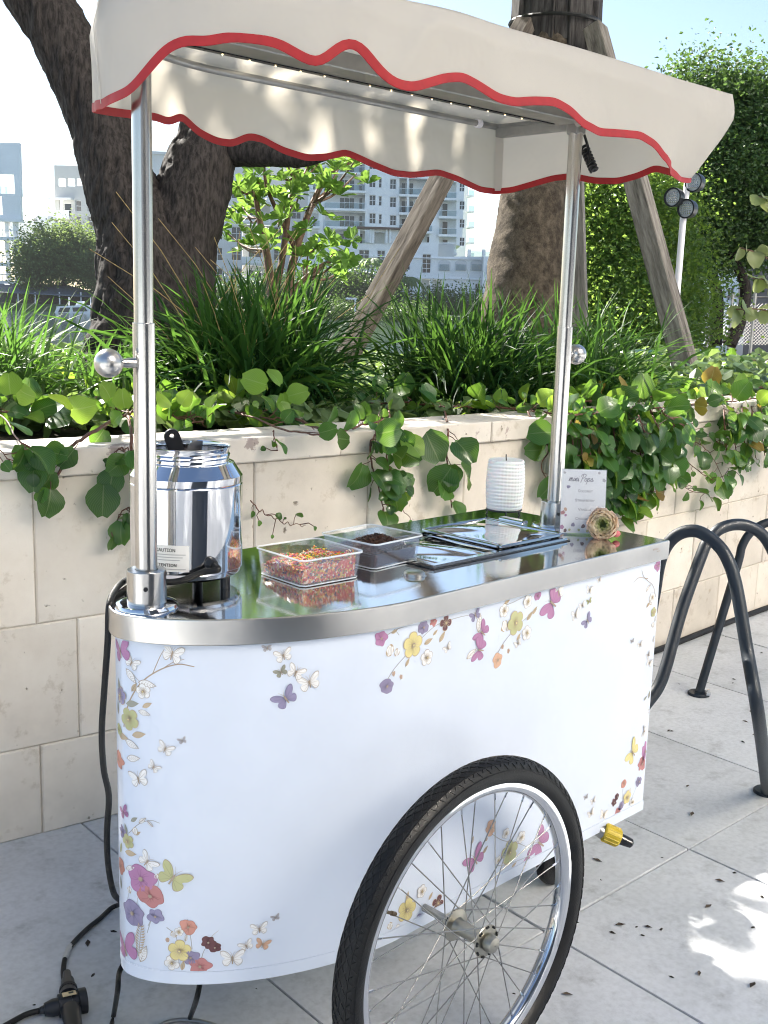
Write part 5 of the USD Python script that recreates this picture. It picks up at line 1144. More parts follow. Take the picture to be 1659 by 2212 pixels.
def butterfly(u, v, r, a, col=None, sx=1.0, fold=1.0, rim='line'):
    k = K(u, v); m = Motif(); R = r * k; W = spline(np.vstack([WING, WING[:1]]), 46)
    for s_ in (-1, 1):
        f_ = fold if s_ > 0 else 1.0; p = rotp(W * [s_ * R * f_, R], a); c = p.mean(0)
        if col: m.poly(p, 'sepia' if rim == 'sepia' else tuple(np.array(INK[col]) * .7)); m.poly((p - c) * .93 + c, col)
        else: m.poly(p, rim); m.poly((p - c) * .91 + c, 'white')
        for e in (WING[3], WING[5], WING[8], WING[10], WING[1]): m.line(rotp([(0, 0), e * [s_ * R * f_ * .9, R * .9]], a), k * .8, rim if not col else tuple(np.array(INK[col]) * .62))
    m.poly(rotp(np.array([(-.05, -.42), (-.07, .2), (0, .36), (.07, .2), (.05, -.42)]) * R, a), 'sepia')
    for s_ in (-1, 1): m.line(rotp(np.array([(0, .32), (s_ * .12, .6), (s_ * .24, .78)]) * R, a), k * .8, 'line')
    m.put('printed_butterfly', u, v, sx)
def stem(pts, w=1.6, col='stem'):
    """a drawn stalk through picture positions"""
    H = [panel_hit(*p) for p in pts]
    if any(h is None for h in H): return
    P = spline(np.array([(h[0], h[1]) for h in H]), 8 * len(H)); d = np.gradient(P, axis=0); d /= np.linalg.norm(d, axis=1, keepdims=True); nn = np.c_[-d[:, 1], d[:, 0]]; ww = (w * H[0][2] / FPX / 2 * np.linspace(1.15, .65, len(P)))[:, None]
    Q = np.stack([P - nn * ww, P + nn * ww], 1).reshape(-1, 2); Q[:, 1] = np.clip(Q[:, 1], ZB + .022, ZBAND - .006); Q[:, 0] = np.clip(Q[:, 0], .004, PS_[i_end] - .002)
    obj('printed_stalk', (onpanel(Q[:, 0], Q[:, 1], .0005), grid_faces(len(P), 2)), M['print'], panel, ink=np.tile(np.array(INK[col]), (len(Q), 1)))
def bud(u, v, r, col='white'):
    k = K(u, v); m = Motif(); R = r * k; m.poly(blob2(R, 20, .3, 0, 0, .9, 1.1), 'tan'); m.poly(blob2(R * .84, 20, .3, 0, 0, .9, 1.1), col)
    for q in (-.4, 0, .4): m.line([(q * R, -R * .8), (q * R * .5, R * .7)], k * .8, 'line')
    m.put('printed_bud', u, v)
def fern(u, v, L, a, col='tan'):
    k = K(u, v); m = Motif(); l = L * k; m.line(rotp([(0, -l / 2), (0, l / 2)], a), k * 1.4, 'sepia')
    for q in np.linspace(-.4, .42, 11):
        for s_ in (-1, 1): m.poly(rotp([(0, q * l), (s_ * l * .17 * (1 - abs(q)), q * l + l * .10), (s_ * l * .13 * (1 - abs(q)), q * l + l * .02)], a), col)
    m.put('printed_fern', u, v)
# left edge, top to bottom
butterfly(262, 1407, 34, .3, 'magenta'); butterfly(285, 1432, 20, -.4); stem([(283, 1450), (300, 1470), (318, 1480)], 1.2, 'line'); leaf(283, 1460, 40, -.8, 'olive', outline=True)
stem([(268, 1570), (278, 1520), (305, 1475), (345, 1447), (385, 1435), (420, 1440)], 3.2, 'sepia'); stem([(330, 1455), (345, 1420), (355, 1402)], 1.8, 'sepia'); stem([(350, 1445), (375, 1430), (398, 1424)], 1.6, 'sepia')
butterfly(372, 1413, 30, -.3, None, .8); leaf(318, 1478, 44, -.1, 'olive', outline=True); leaf(258, 1480, 34, 1.9, 'olive'); leaf(290, 1484, 26, 1.0, 'tan')
flower(262, 1502, 20, 'blue'); flower(310, 1493, 17, 'white'); leaf(286, 1520, 36, .2, 'olive'); leaf(256, 1528, 30, 1.6, 'olive'); leaf(318, 1523, 26, .5, 'tan'); flower(280, 1553, 25, 'lime'); leaf(312, 1540, 30, -.2, 'tan', outline=True)
leaf(265, 1590, 40, .0, 'tan'); leaf(300, 1587, 36, .25, 'tan'); leaf(285, 1608, 40, -.3, 'olive', outline=True); poppy(258, 1575, 14, 'lime'); butterfly(357, 1618, 19, -.4); butterfly(394, 1600, 10, .4, 'grey')
poppy(258, 1640, 22, 'orange'); leaf(288, 1638, 38, .2, 'olive', outline=True); butterfly(300, 1683, 25, .3); butterfly(332, 1657, 15, -.6)
stem([(252, 1700), (255, 1735), (262, 1765), (272, 1800)], 1.8); butterfly(268, 1755, 19, .5, 'magenta'); leaf(290, 1770, 22, .6, 'olive'); stem([(278, 1800), (300, 1780), (325, 1772), (345, 1778)], 1.6); leaf(308, 1772, 24, .7, 'tan', outline=True); leaf(325, 1780, 18, -.7, 'tan', outline=True); leaf(272, 1790, 26, 1.8, 'olive')
poppy(265, 1797, 15, 'purple'); flower(277, 1817, 17, 'lime'); leaf(298, 1800, 18, .6, 'tan'); leaf(262, 1830, 28, 1.2, 'lime'); leaf(282, 1843, 34, .1, 'tan'); bud(292, 1795, 8); poppy(262, 1870, 20, 'orange'); leaf(282, 1875, 30, .4, 'tan', outline=True); butterfly(318, 1862, 24, -.7)
leaf(262, 1905, 30, 1.7, 'olive'); leaf(258, 1925, 30, 1.2, 'olive'); bud(280, 1922, 7); stem([(282, 1990), (276, 1950), (280, 1925)], 1.3); stem([(300, 1985), (296, 1955), (300, 1930)], 1.3)
poppy(305, 1898, 34, 'magenta'); poppy(325, 1935, 27, 'red', ax=1.15); poppy(287, 1972, 30, 'purple'); poppy(336, 1979, 18, 'blue'); butterfly(373, 1897, 37, -.55, 'lime', rim='sepia'); stem([(335, 1935), (342, 1910), (340, 1895)], 1.2); bud(338, 1893, 6); poppy(256, 1955, 14, 'dark')
stem([(318, 2015), (326, 1990), (336, 1965)], 1.3); stem([(320, 2000), (335, 1970), (350, 1968)], 1.2); butterfly(272, 2047, 42, .4, 'magenta'); poppy(262, 2070, 25, 'magenta'); fern(303, 2030, 80, -.12); leaf(310, 2060, 46, 1.2, 'tan', outline=True)
stem([(360, 2003), (378, 2018), (385, 2040)], 1.5); stem([(415, 2015), (412, 2000), (405, 1985)], 1.3); stem([(415, 2050), (412, 2025), (408, 2005)], 1.5); poppy(407, 2002, 18, 'orange'); flower(388, 2053, 25, 'yellow'); flower(372, 2079, 17, 'white'); flower(387, 2012, 10, 'white'); bud(375, 2018, 7); bud(362, 2030, 5, 'peach'); poppy(412, 2068, 18, 'purple'); poppy(432, 2087, 21, 'red', ax=1.1); leaf(395, 2085, 24, 1.4, 'tan'); leaf(402, 2025, 18, 1.4, 'olive', outline=True)
poppy(450, 2035, 15, 'dark'); poppy(464, 2046, 13, 'dark'); stem([(434, 2075), (440, 2055), (450, 2040)], 1.5); stem([(452, 2030), (462, 2018), (472, 2010)], 1.1, 'line'); butterfly(502, 2071, 26, .0); butterfly(532, 2043, 16, .4); butterfly(560, 2007, 19, .1); butterfly(567, 2040, 17, -.3, 'peach', rim='sepia'); butterfly(595, 1982, 10, .3, 'grey')
# upper left group of butterflies
butterfly(577, 1400, 11, .2, 'grey'); butterfly(612, 1417, 20, .25); butterfly(607, 1452, 15, .5, 'olive'); butterfly(638, 1453, 21, -.5); butterfly(668, 1475, 26, .25); butterfly(617, 1509, 28, .6, 'blue')
# garland under the counter
stem([(822, 1380), (860, 1358), (900, 1345), (935, 1325)], 1.8); stem([(835, 1470), (855, 1440), (895, 1395), (940, 1352), (985, 1335), (1030, 1325)], 1.8); stem([(862, 1372), (845, 1350), (838, 1340)], 1.2)
poppy(823, 1379, 18, 'magenta', ax=.9); bud(842, 1405, 12); bud(857, 1409, 8); flower(891, 1393, 29, 'yellow'); poppy(914, 1355, 16, 'purple'); poppy(936, 1342, 11, 'red'); flower(962, 1345, 18, 'dark', n=4); flower(921, 1420, 18, 'white'); leaf(925, 1385, 28, .3, 'tan'); leaf(955, 1375, 28, .9, 'tan'); leaf(880, 1430, 22, 1.0, 'tan'); leaf(852, 1364, 18, .3, 'tan'); leaf(940, 1366, 18, .6, 'tan'); butterfly(966, 1400, 13, .5); poppy(835, 1482, 18, 'purple'); bud(850, 1455, 5, 'peach'); bud(866, 1462, 5, 'peach')
butterfly(1041, 1367, 26, .9, 'magenta', rim='tan'); butterfly(1036, 1404, 27, 1.3, 'magenta', rim='tan'); butterfly(1026, 1330, 17, .4, 'blue'); leaf(1035, 1345, 44, 1.5, 'olive', outline=True); leaf(1018, 1412, 36, .5, 'olive', outline=True)
stem([(1075, 1410), (1090, 1385), (1120, 1350), (1160, 1315)], 1.8); stem([(1085, 1310), (1110, 1300), (1140, 1285)], 1.6); flower(1113, 1345, 27, 'lime'); flower(1088, 1319, 15, 'white'); bud(1089, 1352, 11); bud(1097, 1357, 6); flower(1137, 1367, 16, 'white'); flower(1139, 1299, 15, 'white'); leaf(1144, 1330, 26, .7, 'tan'); leaf(1120, 1375, 20, .9, 'tan'); leaf(1095, 1300, 20, .3, 'tan'); leaf(1155, 1318, 22, .8, 'tan'); poppy(1161, 1287, 11, 'magenta'); butterfly(1118, 1390, 12, .4); poppy(1074, 1426, 18, 'peach', ax=.85); bud(1085, 1397, 5, 'peach'); bud(1098, 1406, 5, 'peach')
butterfly(1192, 1303, 40, 1.0, 'magenta', .9); butterfly(1205, 1280, 22, .2)
butterfly(1242, 1329, 17, .2, None, .8); butterfly(1268, 1342, 18, .7, 'blue'); butterfly(1257, 1308, 11, .3); butterfly(1272, 1299, 9, .3, 'lime'); butterfly(1273, 1275, 12, -.2); butterfly(1294, 1253, 8, .3)
# right edge
poppy(1421, 1222, 13, 'magenta'); stem([(1400, 1250), (1380, 1248), (1368, 1258)], 1.6, 'sepia'); stem([(1416, 1290), (1410, 1265), (1392, 1248), (1386, 1232)], 1.6, 'sepia'); leaf(1400, 1270, 22, .7, 'olive', outline=True); flower(1408, 1290, 11, 'white'); flower(1411, 1322, 11, 'lime'); leaf(1400, 1306, 18, .6, 'tan'); bud(1406, 1300, 7); bud(1410, 1350, 6); leaf(1416, 1335, 16, 1.2, 'olive', outline=True); butterfly(1382, 1393, 10, .2); butterfly(1400, 1415, 9, .5); butterfly(1365, 1385, 7, .2, 'grey'); butterfly(1402, 1432, 12, -.4); leaf(1412, 1380, 16, 1.2, 'olive', outline=True)
poppy(1417, 1480, 5, 'magenta'); stem([(1404, 1560), (1406, 1530), (1398, 1505), (1386, 1510)], 1.5); leaf(1402, 1500, 18, 1.4, 'olive'); leaf(1394, 1508, 14, .6, 'olive'); leaf(1406, 1520, 18, 1.8, 'tan'); flower(1406, 1550, 9, 'lime'); bud(1403, 1535, 6); butterfly(1391, 1580, 14, 1.2, None, .6)
butterfly(1366, 1626, 30, .9, 'yellow', .8, rim='tan'); poppy(1393, 1623, 22, 'magenta', .7, .8); poppy(1386, 1650, 17, 'red', .8); poppy(1397, 1673, 19, 'purple', .7); poppy(1379, 1688, 11, 'purple'); fern(1391, 1713, 46, 0); poppy(1398, 1712, 20, 'magenta', .4, .6); stem([(1358, 1740), (1368, 1715), (1378, 1690)], 1.2)
poppy(1347, 1693, 10, 'orange'); flower(1354, 1722, 15, 'yellow'); stem([(1344, 1735), (1344, 1715), (1346, 1700)], 1.2); poppy(1326, 1733, 9, 'dark'); poppy(1332, 1721, 8, 'dark'); poppy(1341, 1741, 10, 'purple'); poppy(1334, 1757, 13, 'red'); flower(1365, 1732, 9, 'white'); bud(1360, 1708, 5); butterfly(1265, 1722, 8, .2, 'grey'); butterfly(1281, 1730, 10, .3); butterfly(1276, 1757, 12, .3, None, 1, rim='tan'); butterfly(1303, 1760, 14, -.3, None, 1, rim='tan'); leaf(1350, 1752, 12, 1.3, 'tan')
# low garland seen through the wheel
butterfly(1025, 1857, 33, .5, 'magenta', rim='tan'); butterfly(1166, 1822, 36, .9, 'magenta', rim='tan'); poppy(1060, 1788, 20, 'peach', ax=.8); flower(1100, 1840, 27, 'lime'); flower(1092, 1800, 12, 'white'); flower(1125, 1808, 14, 'white'); poppy(1137, 1862, 13, 'magenta'); stem([(1060, 1800), (1085, 1815), (1120, 1822), (1150, 1835)], 1.6); stem([(1075, 1870), (1100, 1866), (1140, 1850)], 1.4); leaf(1110, 1868, 18, .4, 'tan'); leaf(1020, 1815, 20, 1.2, 'sepia'); leaf(1048, 1835, 22, .7, 'sepia'); bud(1050, 1812, 5, 'peach'); flower(1075, 1858, 10, 'white')
flower(878, 1965, 27, 'yellow'); flower(945, 1950, 18, 'dark', n=4); poppy(905, 1986, 14, 'purple'); poppy(925, 1984, 12, 'red', ax=1.2); leaf(880, 1935, 22, 1.4, 'tan'); flower(910, 1925, 15, 'white'); stem([(850, 2010), (880, 1998), (925, 1970), (960, 1945)], 1.5); bud(842, 2000, 8); flower(858, 2008, 12, 'white'); leaf(930, 1935, 20, .9, 'tan')

# ------------------------------------------------------------------ things on the counter
# steel topping warmer
ctop = on_z(412, 1295, ZT); dv = np.array([FW[0], FW[1], 0]) / np.hypot(FW[0], FW[1])
_q = on_z(404, 1287, ZT); dv = (_q - CAM) * [1, 1, 0]; dv /= np.linalg.norm(dv); cn = _q + dv * .108; cn[2] = ZT
can = thing('topping_warmer', 'shiny round steel topping warmer with caution label behind the left cart pole', 'food warmer', tuple(cn))
a_c = math.atan2(CAM[1] - cn[1], CAM[0] - cn[0])
prof = np.array([(.001, .030), (.090, .030), (.0945, .034), (.0945, .041), (.0975, .042), (.0985, .046), (.0985, .1985), (.0975, .2005), (.0985, .2025), (.0985, .2145), (.097, .2165), (.0835, .2375), (.080, .2390), (.0745, .2400), (.0745, .2455), (.0765, .2490), (.0765, .2520), (.0745, .2555), (.0745, .2595), (.0765, .2640), (.0770, .2660), (.0755, .2672), (.0740, .2655), (.0725, .2560), (.0720, .120), (.001, .118)]) * [1.045, 1.0] - [0, .010]
v_, f_ = lathe(prof, 72); obj('body', (v_, f_), M['chrome'], can, smooth=25)
v_, f_ = lathe([(.0745, .2275), (.001, .2275)], 40); obj('sauce', (v_, f_), plain('dark_sauce', (.03, .012, .008), .2), can)
for a in (.95, -.75, 2.9): obj('foot', tube([(.085 * math.cos(a_c + a), .085 * math.sin(a_c + a), 0), (.085 * math.cos(a_c + a), .085 * math.sin(a_c + a), .021)], .0095, 12), M['blackplastic'], can)
tocam = CAM - cn; ang0 = math.atan2(tocam[1], tocam[0])
def on_can(a, z, r=.1036): return np.array([r * math.cos(ang0 + a), r * math.sin(ang0 + a), z])
def can_patch(a0, a1, z0, z1, r, n=14): return np.array([on_can(a, z, r) for a in np.linspace(a0, a1, n) for z in (z0, z1)]), grid_faces(n, 2)
lab = obj('caution_label', can_patch(-.78, .04, .042, .090, .1034), plain('label_white', (.74, .73, .70), .45), can)
obj('caution_label', can_patch(-.50, .04, .026, .0355, .1036), 'x' and M['whitepaint'], can)
def text_on_can(txt, a0, z, h, bold=True):
    t = meshkit.text_mesh(txt, h, .0003, bold); v = np.array(t.vertices); a = a0 + v[:, 0] / .1036; rr_ = .1036 + v[:, 2]
    return np.stack([rr_ * np.cos(ang0 + a), rr_ * np.sin(ang0 + a), z + v[:, 1]], -1), np.array(t.faces)
M['inkblack'] = plain('label_ink', (.03, .03, .03), .5)
obj('lettering', text_on_can('CAUTION', -.56, .0785, .0058), M['inkblack'], lab); obj('lettering', text_on_can('ATTENTION', -.60, .0515, .0054), M['inkblack'], lab)
for k, z in enumerate((.0725, .0675, .0625, .0460)): obj('fine_print', can_patch(-.68 + .04 * (k % 2), -.02 - .05 * (k % 3), z, z + .0016, .1037), plain('fine_print_ink_%d' % k, (.40, .40, .39), .6), lab)
obj('panel_seam', can_patch(.10, .104, .037, .188, .1031, 3), M['inkblack'], can)
knob = on_can(.42, .056, .1035); nn_ = on_can(.42, 0, 1.0); nn_[2] = 0
obj('cord_grommet', tube([knob, knob + nn_ * .006, knob + nn_ * .014], [.012, .012, .008], 14), M['blackplastic'], can, smooth=40)
ladle = thing('ladle', 'dark ladle handle with a hole sticking out of the steel topping warmer', 'ladle', tuple(cn))
hp = at(371, 968, 1.99) - cn
hp = -VR * .028 - VF * .01 + np.array([0, 0, .284]); hb = VR * .01 + VF * .03 + np.array([0, 0, .14]); ax_ = (hp - hb) / np.linalg.norm(hp - hb); sd = np.cross(ax_, tocam); sd /= np.linalg.norm(sd); th_ = np.cross(sd, ax_)
hpoly = Polygon([(-.013, -.15), (.013, -.15), (.0145, -.02)] + [(.0145 * math.cos(t), .0145 * math.sin(t)) for t in np.linspace(0, np.pi, 14)] + [(-.0145, -.02)]).difference(Polygon([(.0042 * math.cos(t), .002 + .0042 * math.sin(t)) for t in np.linspace(0, 6.28, 14)]))
v_, f_ = extrude(hpoly, .007, -.0035); obj('handle', (hp - ax_ * .012 + v_[:, :1] * sd + v_[:, 1:2] * ax_ + v_[:, 2:3] * th_, f_), M['blackplastic'], ladle)
# black cord of the warmer: round the pole, over the edge, down behind the nose
ks_ = cn + knob + nn_ * .014
cord = [ks_, ks_ + nn_ * .015 + [0, 0, -.006]] + [cn + on_can(a, z, r) for a, z, r in ((.25, .044, .116), (-.1, .030, .118), (-.45, .026, .120), (-.8, .026, .128))]
edgep = [on_z(270, 1268, ZT) + [0, 0, .012], on_z(250, 1283, ZT) + [0, 0, .008]]
dN = 2.02
cord += edgep + [at(236, 1308, 1.93), at(233, 1380, 1.95), at(226, 1480, 1.99), at(220, 1580, 2.02), at(224, 1660, 2.03), at(235, 1720, 2.03), at(231, 1800, 2.06), at(234, 1870, 2.10), at(246, 1930, 2.16)]
gz = lambda u, v: on_z(u, v, .009)
cord += [on_z(262, 1950, .06), gz(240, 1962), gz(215, 1985), gz(190, 2005), gz(160, 2035), gz(143, 2062), gz(137, 2095), gz(139, 2125)]
crd = obj('power_cord', tube(spline(np.array(cord), 260), .0058, 10), M['rubber'], smooth=60); tag(crd, 'black power cord running from the steel warmer down the cart nose to the connector', 'cord')
tg_ = spline(np.array([gz(152, 2043), gz(146, 2055), gz(141, 2072)]), 6); obj('cord_label', tube(tg_, .0068, 10), plain('grey_tape', (.45, .45, .43), .5), None, smooth=60, label='pale wrap label round the black cord above the connector', cat='cable label')
cn2 = thing('cable_connector', 'black three-way cable connector with small label lying at the bottom left', 'connector')
A_, B_, C_ = on_z(100, 2180, .022), on_z(186, 2160, .022), on_z(146, 2118, .022); D_ = on_z(160, 2222, .022); mid = on_z(150, 2168, .024)
def plug(parts, name): obj(name, tube([p for p, r in parts], [r for p, r in parts], 18), M['blackplastic'], cn2, smooth=35)
dAB = (B_ - A_); plug([(A_ + dAB * .30, .016), (A_ + dAB * .305, .024), (A_ + dAB * .62, .024), (A_ + dAB * .63, .021), (A_ + dAB * .80, .021), (A_ + dAB * .81, .0265), (B_, .0265), (B_ + dAB * .01, .0255)], 'socket_body')
plug([(A_ - dAB * .16, .007), (A_ - dAB * .05, .0095), (A_ - dAB * .045, .013), (A_ + dAB * .16, .018), (A_ + dAB * .31, .018)], 'plug')
dC = mid - C_; plug([(C_ - dC * .35, .0085), (C_, .0105), (C_ + dC * .02, .014), (C_ + dC * .45, .017), (C_ + dC * .7, .020)], 'plug'); dD = D_ - mid; plug([(mid + dD * .25, .021), (mid + dD * .6, .019), (D_, .017), (D_ + dD * .3, .012)], 'plug')
for k, q in enumerate((.38, .42, .46)): obj('grip_ring', tube([C_ + dC * (q - .012), C_ + dC * (q + .012)], .019, 16), M['blackplastic'], cn2)
lb_ = mid + [0, 0, .0225]; ux = dAB / np.linalg.norm(dAB); uy = np.cross([0, 0, 1.0], ux)
def tagq(w, h, z, mat, o=(0, 0), nm='label'):
    c = lb_ + ux * o[0] + uy * o[1] + [0, 0, z]; return obj(nm, (np.array([c - ux * w - uy * h, c + ux * w - uy * h, c + ux * w + uy * h, c - ux * w + uy * h]), np.array([[0, 1, 2], [0, 2, 3]])), mat, cn2)
tagq(.014, .008, .0010, plain('label_gold', (.62, .48, .28), .5)); tagq(.005, .003, .0014, M['inkblack'], (.004, .002), 'label_print')
tag(obj('extension_cord', tube(spline(np.array([gz(90, 2182), gz(60, 2190), gz(30, 2205), gz(-20, 2235), gz(-60, 2270)]), 30), .0062, 10), M['rubber'], smooth=60), 'black extension cord leaving the three-way connector to the lower left', 'cord')
tag(obj('power_cord', tube(spline(np.array([at(275, 2070, 2.22), at(258, 2100, 2.20), at(254, 2140, 2.16), gz(246, 2190), gz(238, 2230), gz(225, 2290)]), 40), .0052, 10), M['rubber'], smooth=60), 'black cord dropping below the left corner of the cart to the ground', 'cord')
tag(obj('power_cord', tube(spline(np.array([at(440, 2070, 2.12), at(434, 2112, 2.10), at(424, 2160, 2.08), gz(410, 2200), gz(396, 2240), gz(370, 2290)]), 40), .0052, 10), M['rubber'], smooth=60), 'second black cord dropping below the curved front of the cart', 'cord')
tag(obj('cable_loop', tube(spline(np.array([gz(340, 2218), gz(365, 2207), gz(400, 2203), gz(440, 2208), gz(470, 2220), gz(440, 2240), gz(380, 2245), gz(335, 2230), gz(345, 2215)]), 70), .0045, 8), M['greysteel'], smooth=60), 'thin grey cable loop lying on the paving at the bottom edge', 'cable')

# topping boxes
M['mix'] = usdkit.material(stage, LK + 'sprinkle_mix', {'g': ('texture_coordinate', {}), 'v': ('voronoi_texture', {'scale': 260.0}), 'sp': ('separate_color', {}), 'r': ('rgb_ramp', {'interpolate': False, 'ramp': [(0, (.42, .04, .03)), (.25, (.55, .20, .06)), (.40, (.62, .48, .38)), (.52, (.48, .10, .08)), (.70, (.50, .32, .06)), (.82, (.10, .16, .05)), (.9, (.07, .05, .10))]}), 'p': ('principled_bsdf', {'roughness': .4})}, [('g.object', 'v.vector'), ('v.color', 'sp.color'), ('sp.r', 'r.fac'), ('r.color', 'p.base_color')], surface='p.BSDF')
def topping_box(name, label, c, w, h, rz, fill):
    t = thing(name, label, 'topping box', tuple(c), rz); wl = .0022; b = sbox(-w / 2, -w / 2, w / 2, w / 2).buffer(-.008).buffer(.008); bi = b.buffer(-wl)
    V = []; q = 40
    def loop(p, z): P = np.array(p.exterior.coords[:-1]); P, _ = resample(np.vstack([P, P[:1]]), q + 1); return np.c_[P[:-1], np.full(q, z)]
    k = .93; rings = [loop(affinity.scale(b, k, k), 0), loop(affinity.scale(b, .97, .97), h * .5), loop(b, h - .003), loop(b.buffer(.0022), h - .003), loop(b.buffer(.0022), h), loop(bi, h), loop(affinity.scale(bi, .97, .97), h * .5), loop(affinity.scale(bi, k, k), .0025)]
    V = np.vstack(rings); F = grid_faces(len(rings), q, True)
    V = np.vstack([V, [0, 0, 0.0], [0, 0, .0025]]); n0 = len(V) - 2; a = np.arange(q); F = np.vstack([F, np.stack([np.full(q, n0), (a + 1) % q, a], 1), np.stack([np.full(q, n0 + 1), 7 * q + a, 7 * q + (a + 1) % q], 1)])
    obj('tray', (V, F), M['acrylic'], t, smooth=30); rr0 = loop(b.buffer(.0024), h - .0005); obj('rim_edge', tube(rr0, .0017, 6, closed=True), M['acrylic_edge'], t, smooth=60); rr1 = loop(affinity.scale(b, k, k), .002); obj('base_edge', tube(rr1, .0013, 6, closed=True), M['acrylic_edge'], t, smooth=60)
    fill(t, w * .93 - .008, h); return t
SPR = [(.62, .06, .03), (.75, .30, .03), (.80, .62, .06), (.75, .72, .66), (.12, .30, .06), (.66, .16, .25), (.10, .10, .22), (.70, .16, .05), (.78, .50, .30), (.45, .05, .03)]
def sprinkles(n, w, hf, L, r, rr, cols):
    mb = MB()
    for i in range(n):
        x, y = rr.uniform(-.48, .48, 2) * w; top = hf(x, y); z = .004 + (top - .004) * (rr.uniform(0, 1) if (max(abs(x), abs(y)) > .42 * w and rr.random() < .6) else rr.uniform(.82, 1.06))
        d = rr.normal(size=3) * [1, 1, .35]; d /= np.linalg.norm(d); p = np.array([x, y, z]); l = L * rr.uniform(.7, 1.2)
        v, f = tube([p - d * l / 2, p + d * l / 2], r, 4); mb.add(v, f, np.array(cols[rr.integers(len(cols))]) * rr.uniform(.8, 1.1))
    return mb
def fill1(t, w, h):
    rr = np.random.default_rng(81); hf = lambda x, y: .012 + h * .46 + .010 * (x / w) - .012 * (y / w) + .004 * math.sin(x * 70) * math.cos(y * 60)
    n = 14; X, Y = np.meshgrid(np.linspace(-.49, .49, n) * w, np.linspace(-.49, .49, n) * w, indexing='ij'); Zt = np.array([[hf(a, b) - .003 for a, b in zip(r1, r2)] for r1, r2 in zip(X, Y)])
    top = np.stack([X, Y, Zt], -1).reshape(-1, 3); V = np.vstack([top, np.stack([X * .97, Y * .97, np.full_like(X, .004)], -1).reshape(-1, 3)]); F = grid_faces(n, n); E = [[i, i + n * n, i + 1 + n * n, i + 1] for i in range(n - 1)] + [[(n - 1) * n + i, (n - 1) * n + i + 1, (n - 1) * n + i + 1 + n * n, (n - 1) * n + i + n * n] for i in range(n - 1)] + [[i * n, (i + 1) * n, (i + 1) * n + n * n, i * n + n * n] for i in range(n - 1)] + [[i * n + n - 1, i * n + n - 1 + n * n, (i + 1) * n + n - 1 + n * n, (i + 1) * n + n - 1] for i in range(n - 1)]
    E = np.array(E); F = np.vstack([F, E[:, [0, 1, 2]], E[:, [0, 2, 3]]]); obj('sprinkle_bed', (V, F), M['mix'], t)
    mb = sprinkles(3200, w, hf, .0075, .0011, rr, SPR); obj('sprinkles', mb.arrays(), M['candy'], t, ink=mb.ink(), kind='stuff')
def fill2(t, w, h):
    rr = np.random.default_rng(82); hf = lambda x, y: .008 + h * (.42 + .95 * max(0, .45 - math.hypot((x - w * .10) / w, (y + w * .02) / w)))
    n = 16; X, Y = np.meshgrid(np.linspace(-.49, .49, n) * w, np.linspace(-.49, .49, n) * w, indexing='ij'); Zt = np.array([[hf(a, b) - .002 for a, b in zip(r1, r2)] for r1, r2 in zip(X, Y)])
    V = np.vstack([np.stack([X, Y, Zt], -1).reshape(-1, 3), np.stack([X * .97, Y * .97, np.full_like(X, .004)], -1).reshape(-1, 3)]); F = grid_faces(n, n); E = [[i, i + n * n, i + 1 + n * n, i + 1] for i in range(n - 1)] + [[i * n, (i + 1) * n, (i + 1) * n + n * n, i * n + n * n] for i in range(n - 1)] + [[i * n + n - 1, i * n + n - 1 + n * n, (i + 1) * n + n - 1 + n * n, (i + 1) * n + n - 1] for i in range(n - 1)]
    E = np.array(E); obj('sprinkle_bed', (V, np.vstack([F, E[:, [0, 1, 2]], E[:, [0, 2, 3]]])), M['choc'], t)
    mb = sprinkles(2600, w, hf, .006, .0010, rr, [(.05, .02, .012), (.08, .032, .016), (.03, .012, .008)]); obj('sprinkles', mb.arrays(), M['candy'], t, ink=mb.ink(), kind='stuff')
topping_box('topping_box', 'clear acrylic box of rainbow sprinkles at the front of the counter', on_z(668, 1244, ZT) + np.array([0, 0, .0005]), .148, .053, math.radians(-3), fill1)
topping_box('topping_box', 'clear acrylic box of chocolate sprinkles behind the rainbow one', on_z(803, 1208, ZT) + np.array([0, 0, .0005]) , .150, .053, math.radians(4), fill2)

# ribbed candle on a wire stand
cp = on_z(1088, 1116, ZT); cp[2] = ZT
cd = thing('pillar_candle', 'white ribbed pillar candle with black wick at the far end of the counter', 'candle', tuple(cp + [0, 0, .022]))
n, mz = 96, 90; th = np.linspace(0, 2 * np.pi, n, endpoint=False); zz = np.linspace(0, .124, mz); V = []
for z in zz:
    rr_ = .0465 - .0045 * abs(z / .124 - .5) ** 2 * 4 + .0016 * np.abs(np.sin(np.pi * z / .0088 + .30 * np.sin(3 * th))) + .0011 * np.abs(np.cos(th * 17))
    V.append(np.c_[rr_ * np.cos(th), rr_ * np.sin(th), np.full(n, z)])
V = np.vstack(V + [np.c_[.03 * np.cos(th), .03 * np.sin(th), np.full(n, .1225)], np.zeros((n, 3)) + [0, 0, .121]]); obj('wax', (V, grid_faces(mz + 2, n, True)), M['wax'], cd, smooth=45)
obj('wick', tube([(0, 0, .120), (0, .001, .130), (.001, .002, .137)], .0016, 6), M['inkblack'], cd)
st = thing('candle_stand', 'small black wire stand under the white candle', 'candle stand', tuple(cp))
obj('ring', tube([(.044 * math.cos(t), .044 * math.sin(t), .0195) for t in np.linspace(0, 2 * np.pi, 40, endpoint=False)], .002, 6, closed=True), M['blackplastic'], st, smooth=60)
for k in range(3):
    a = -2.35 + k * 2.094; c, s_ = math.cos(a), math.sin(a); obj('leg', tube(spline([(.044 * c, .044 * s_, .020), (.049 * c, .049 * s_, .014), (.046 * c, .046 * s_, .004), (.050 * c, .050 * s_, .0015)], 10), .002, 6), M['blackplastic'], st, smooth=60)

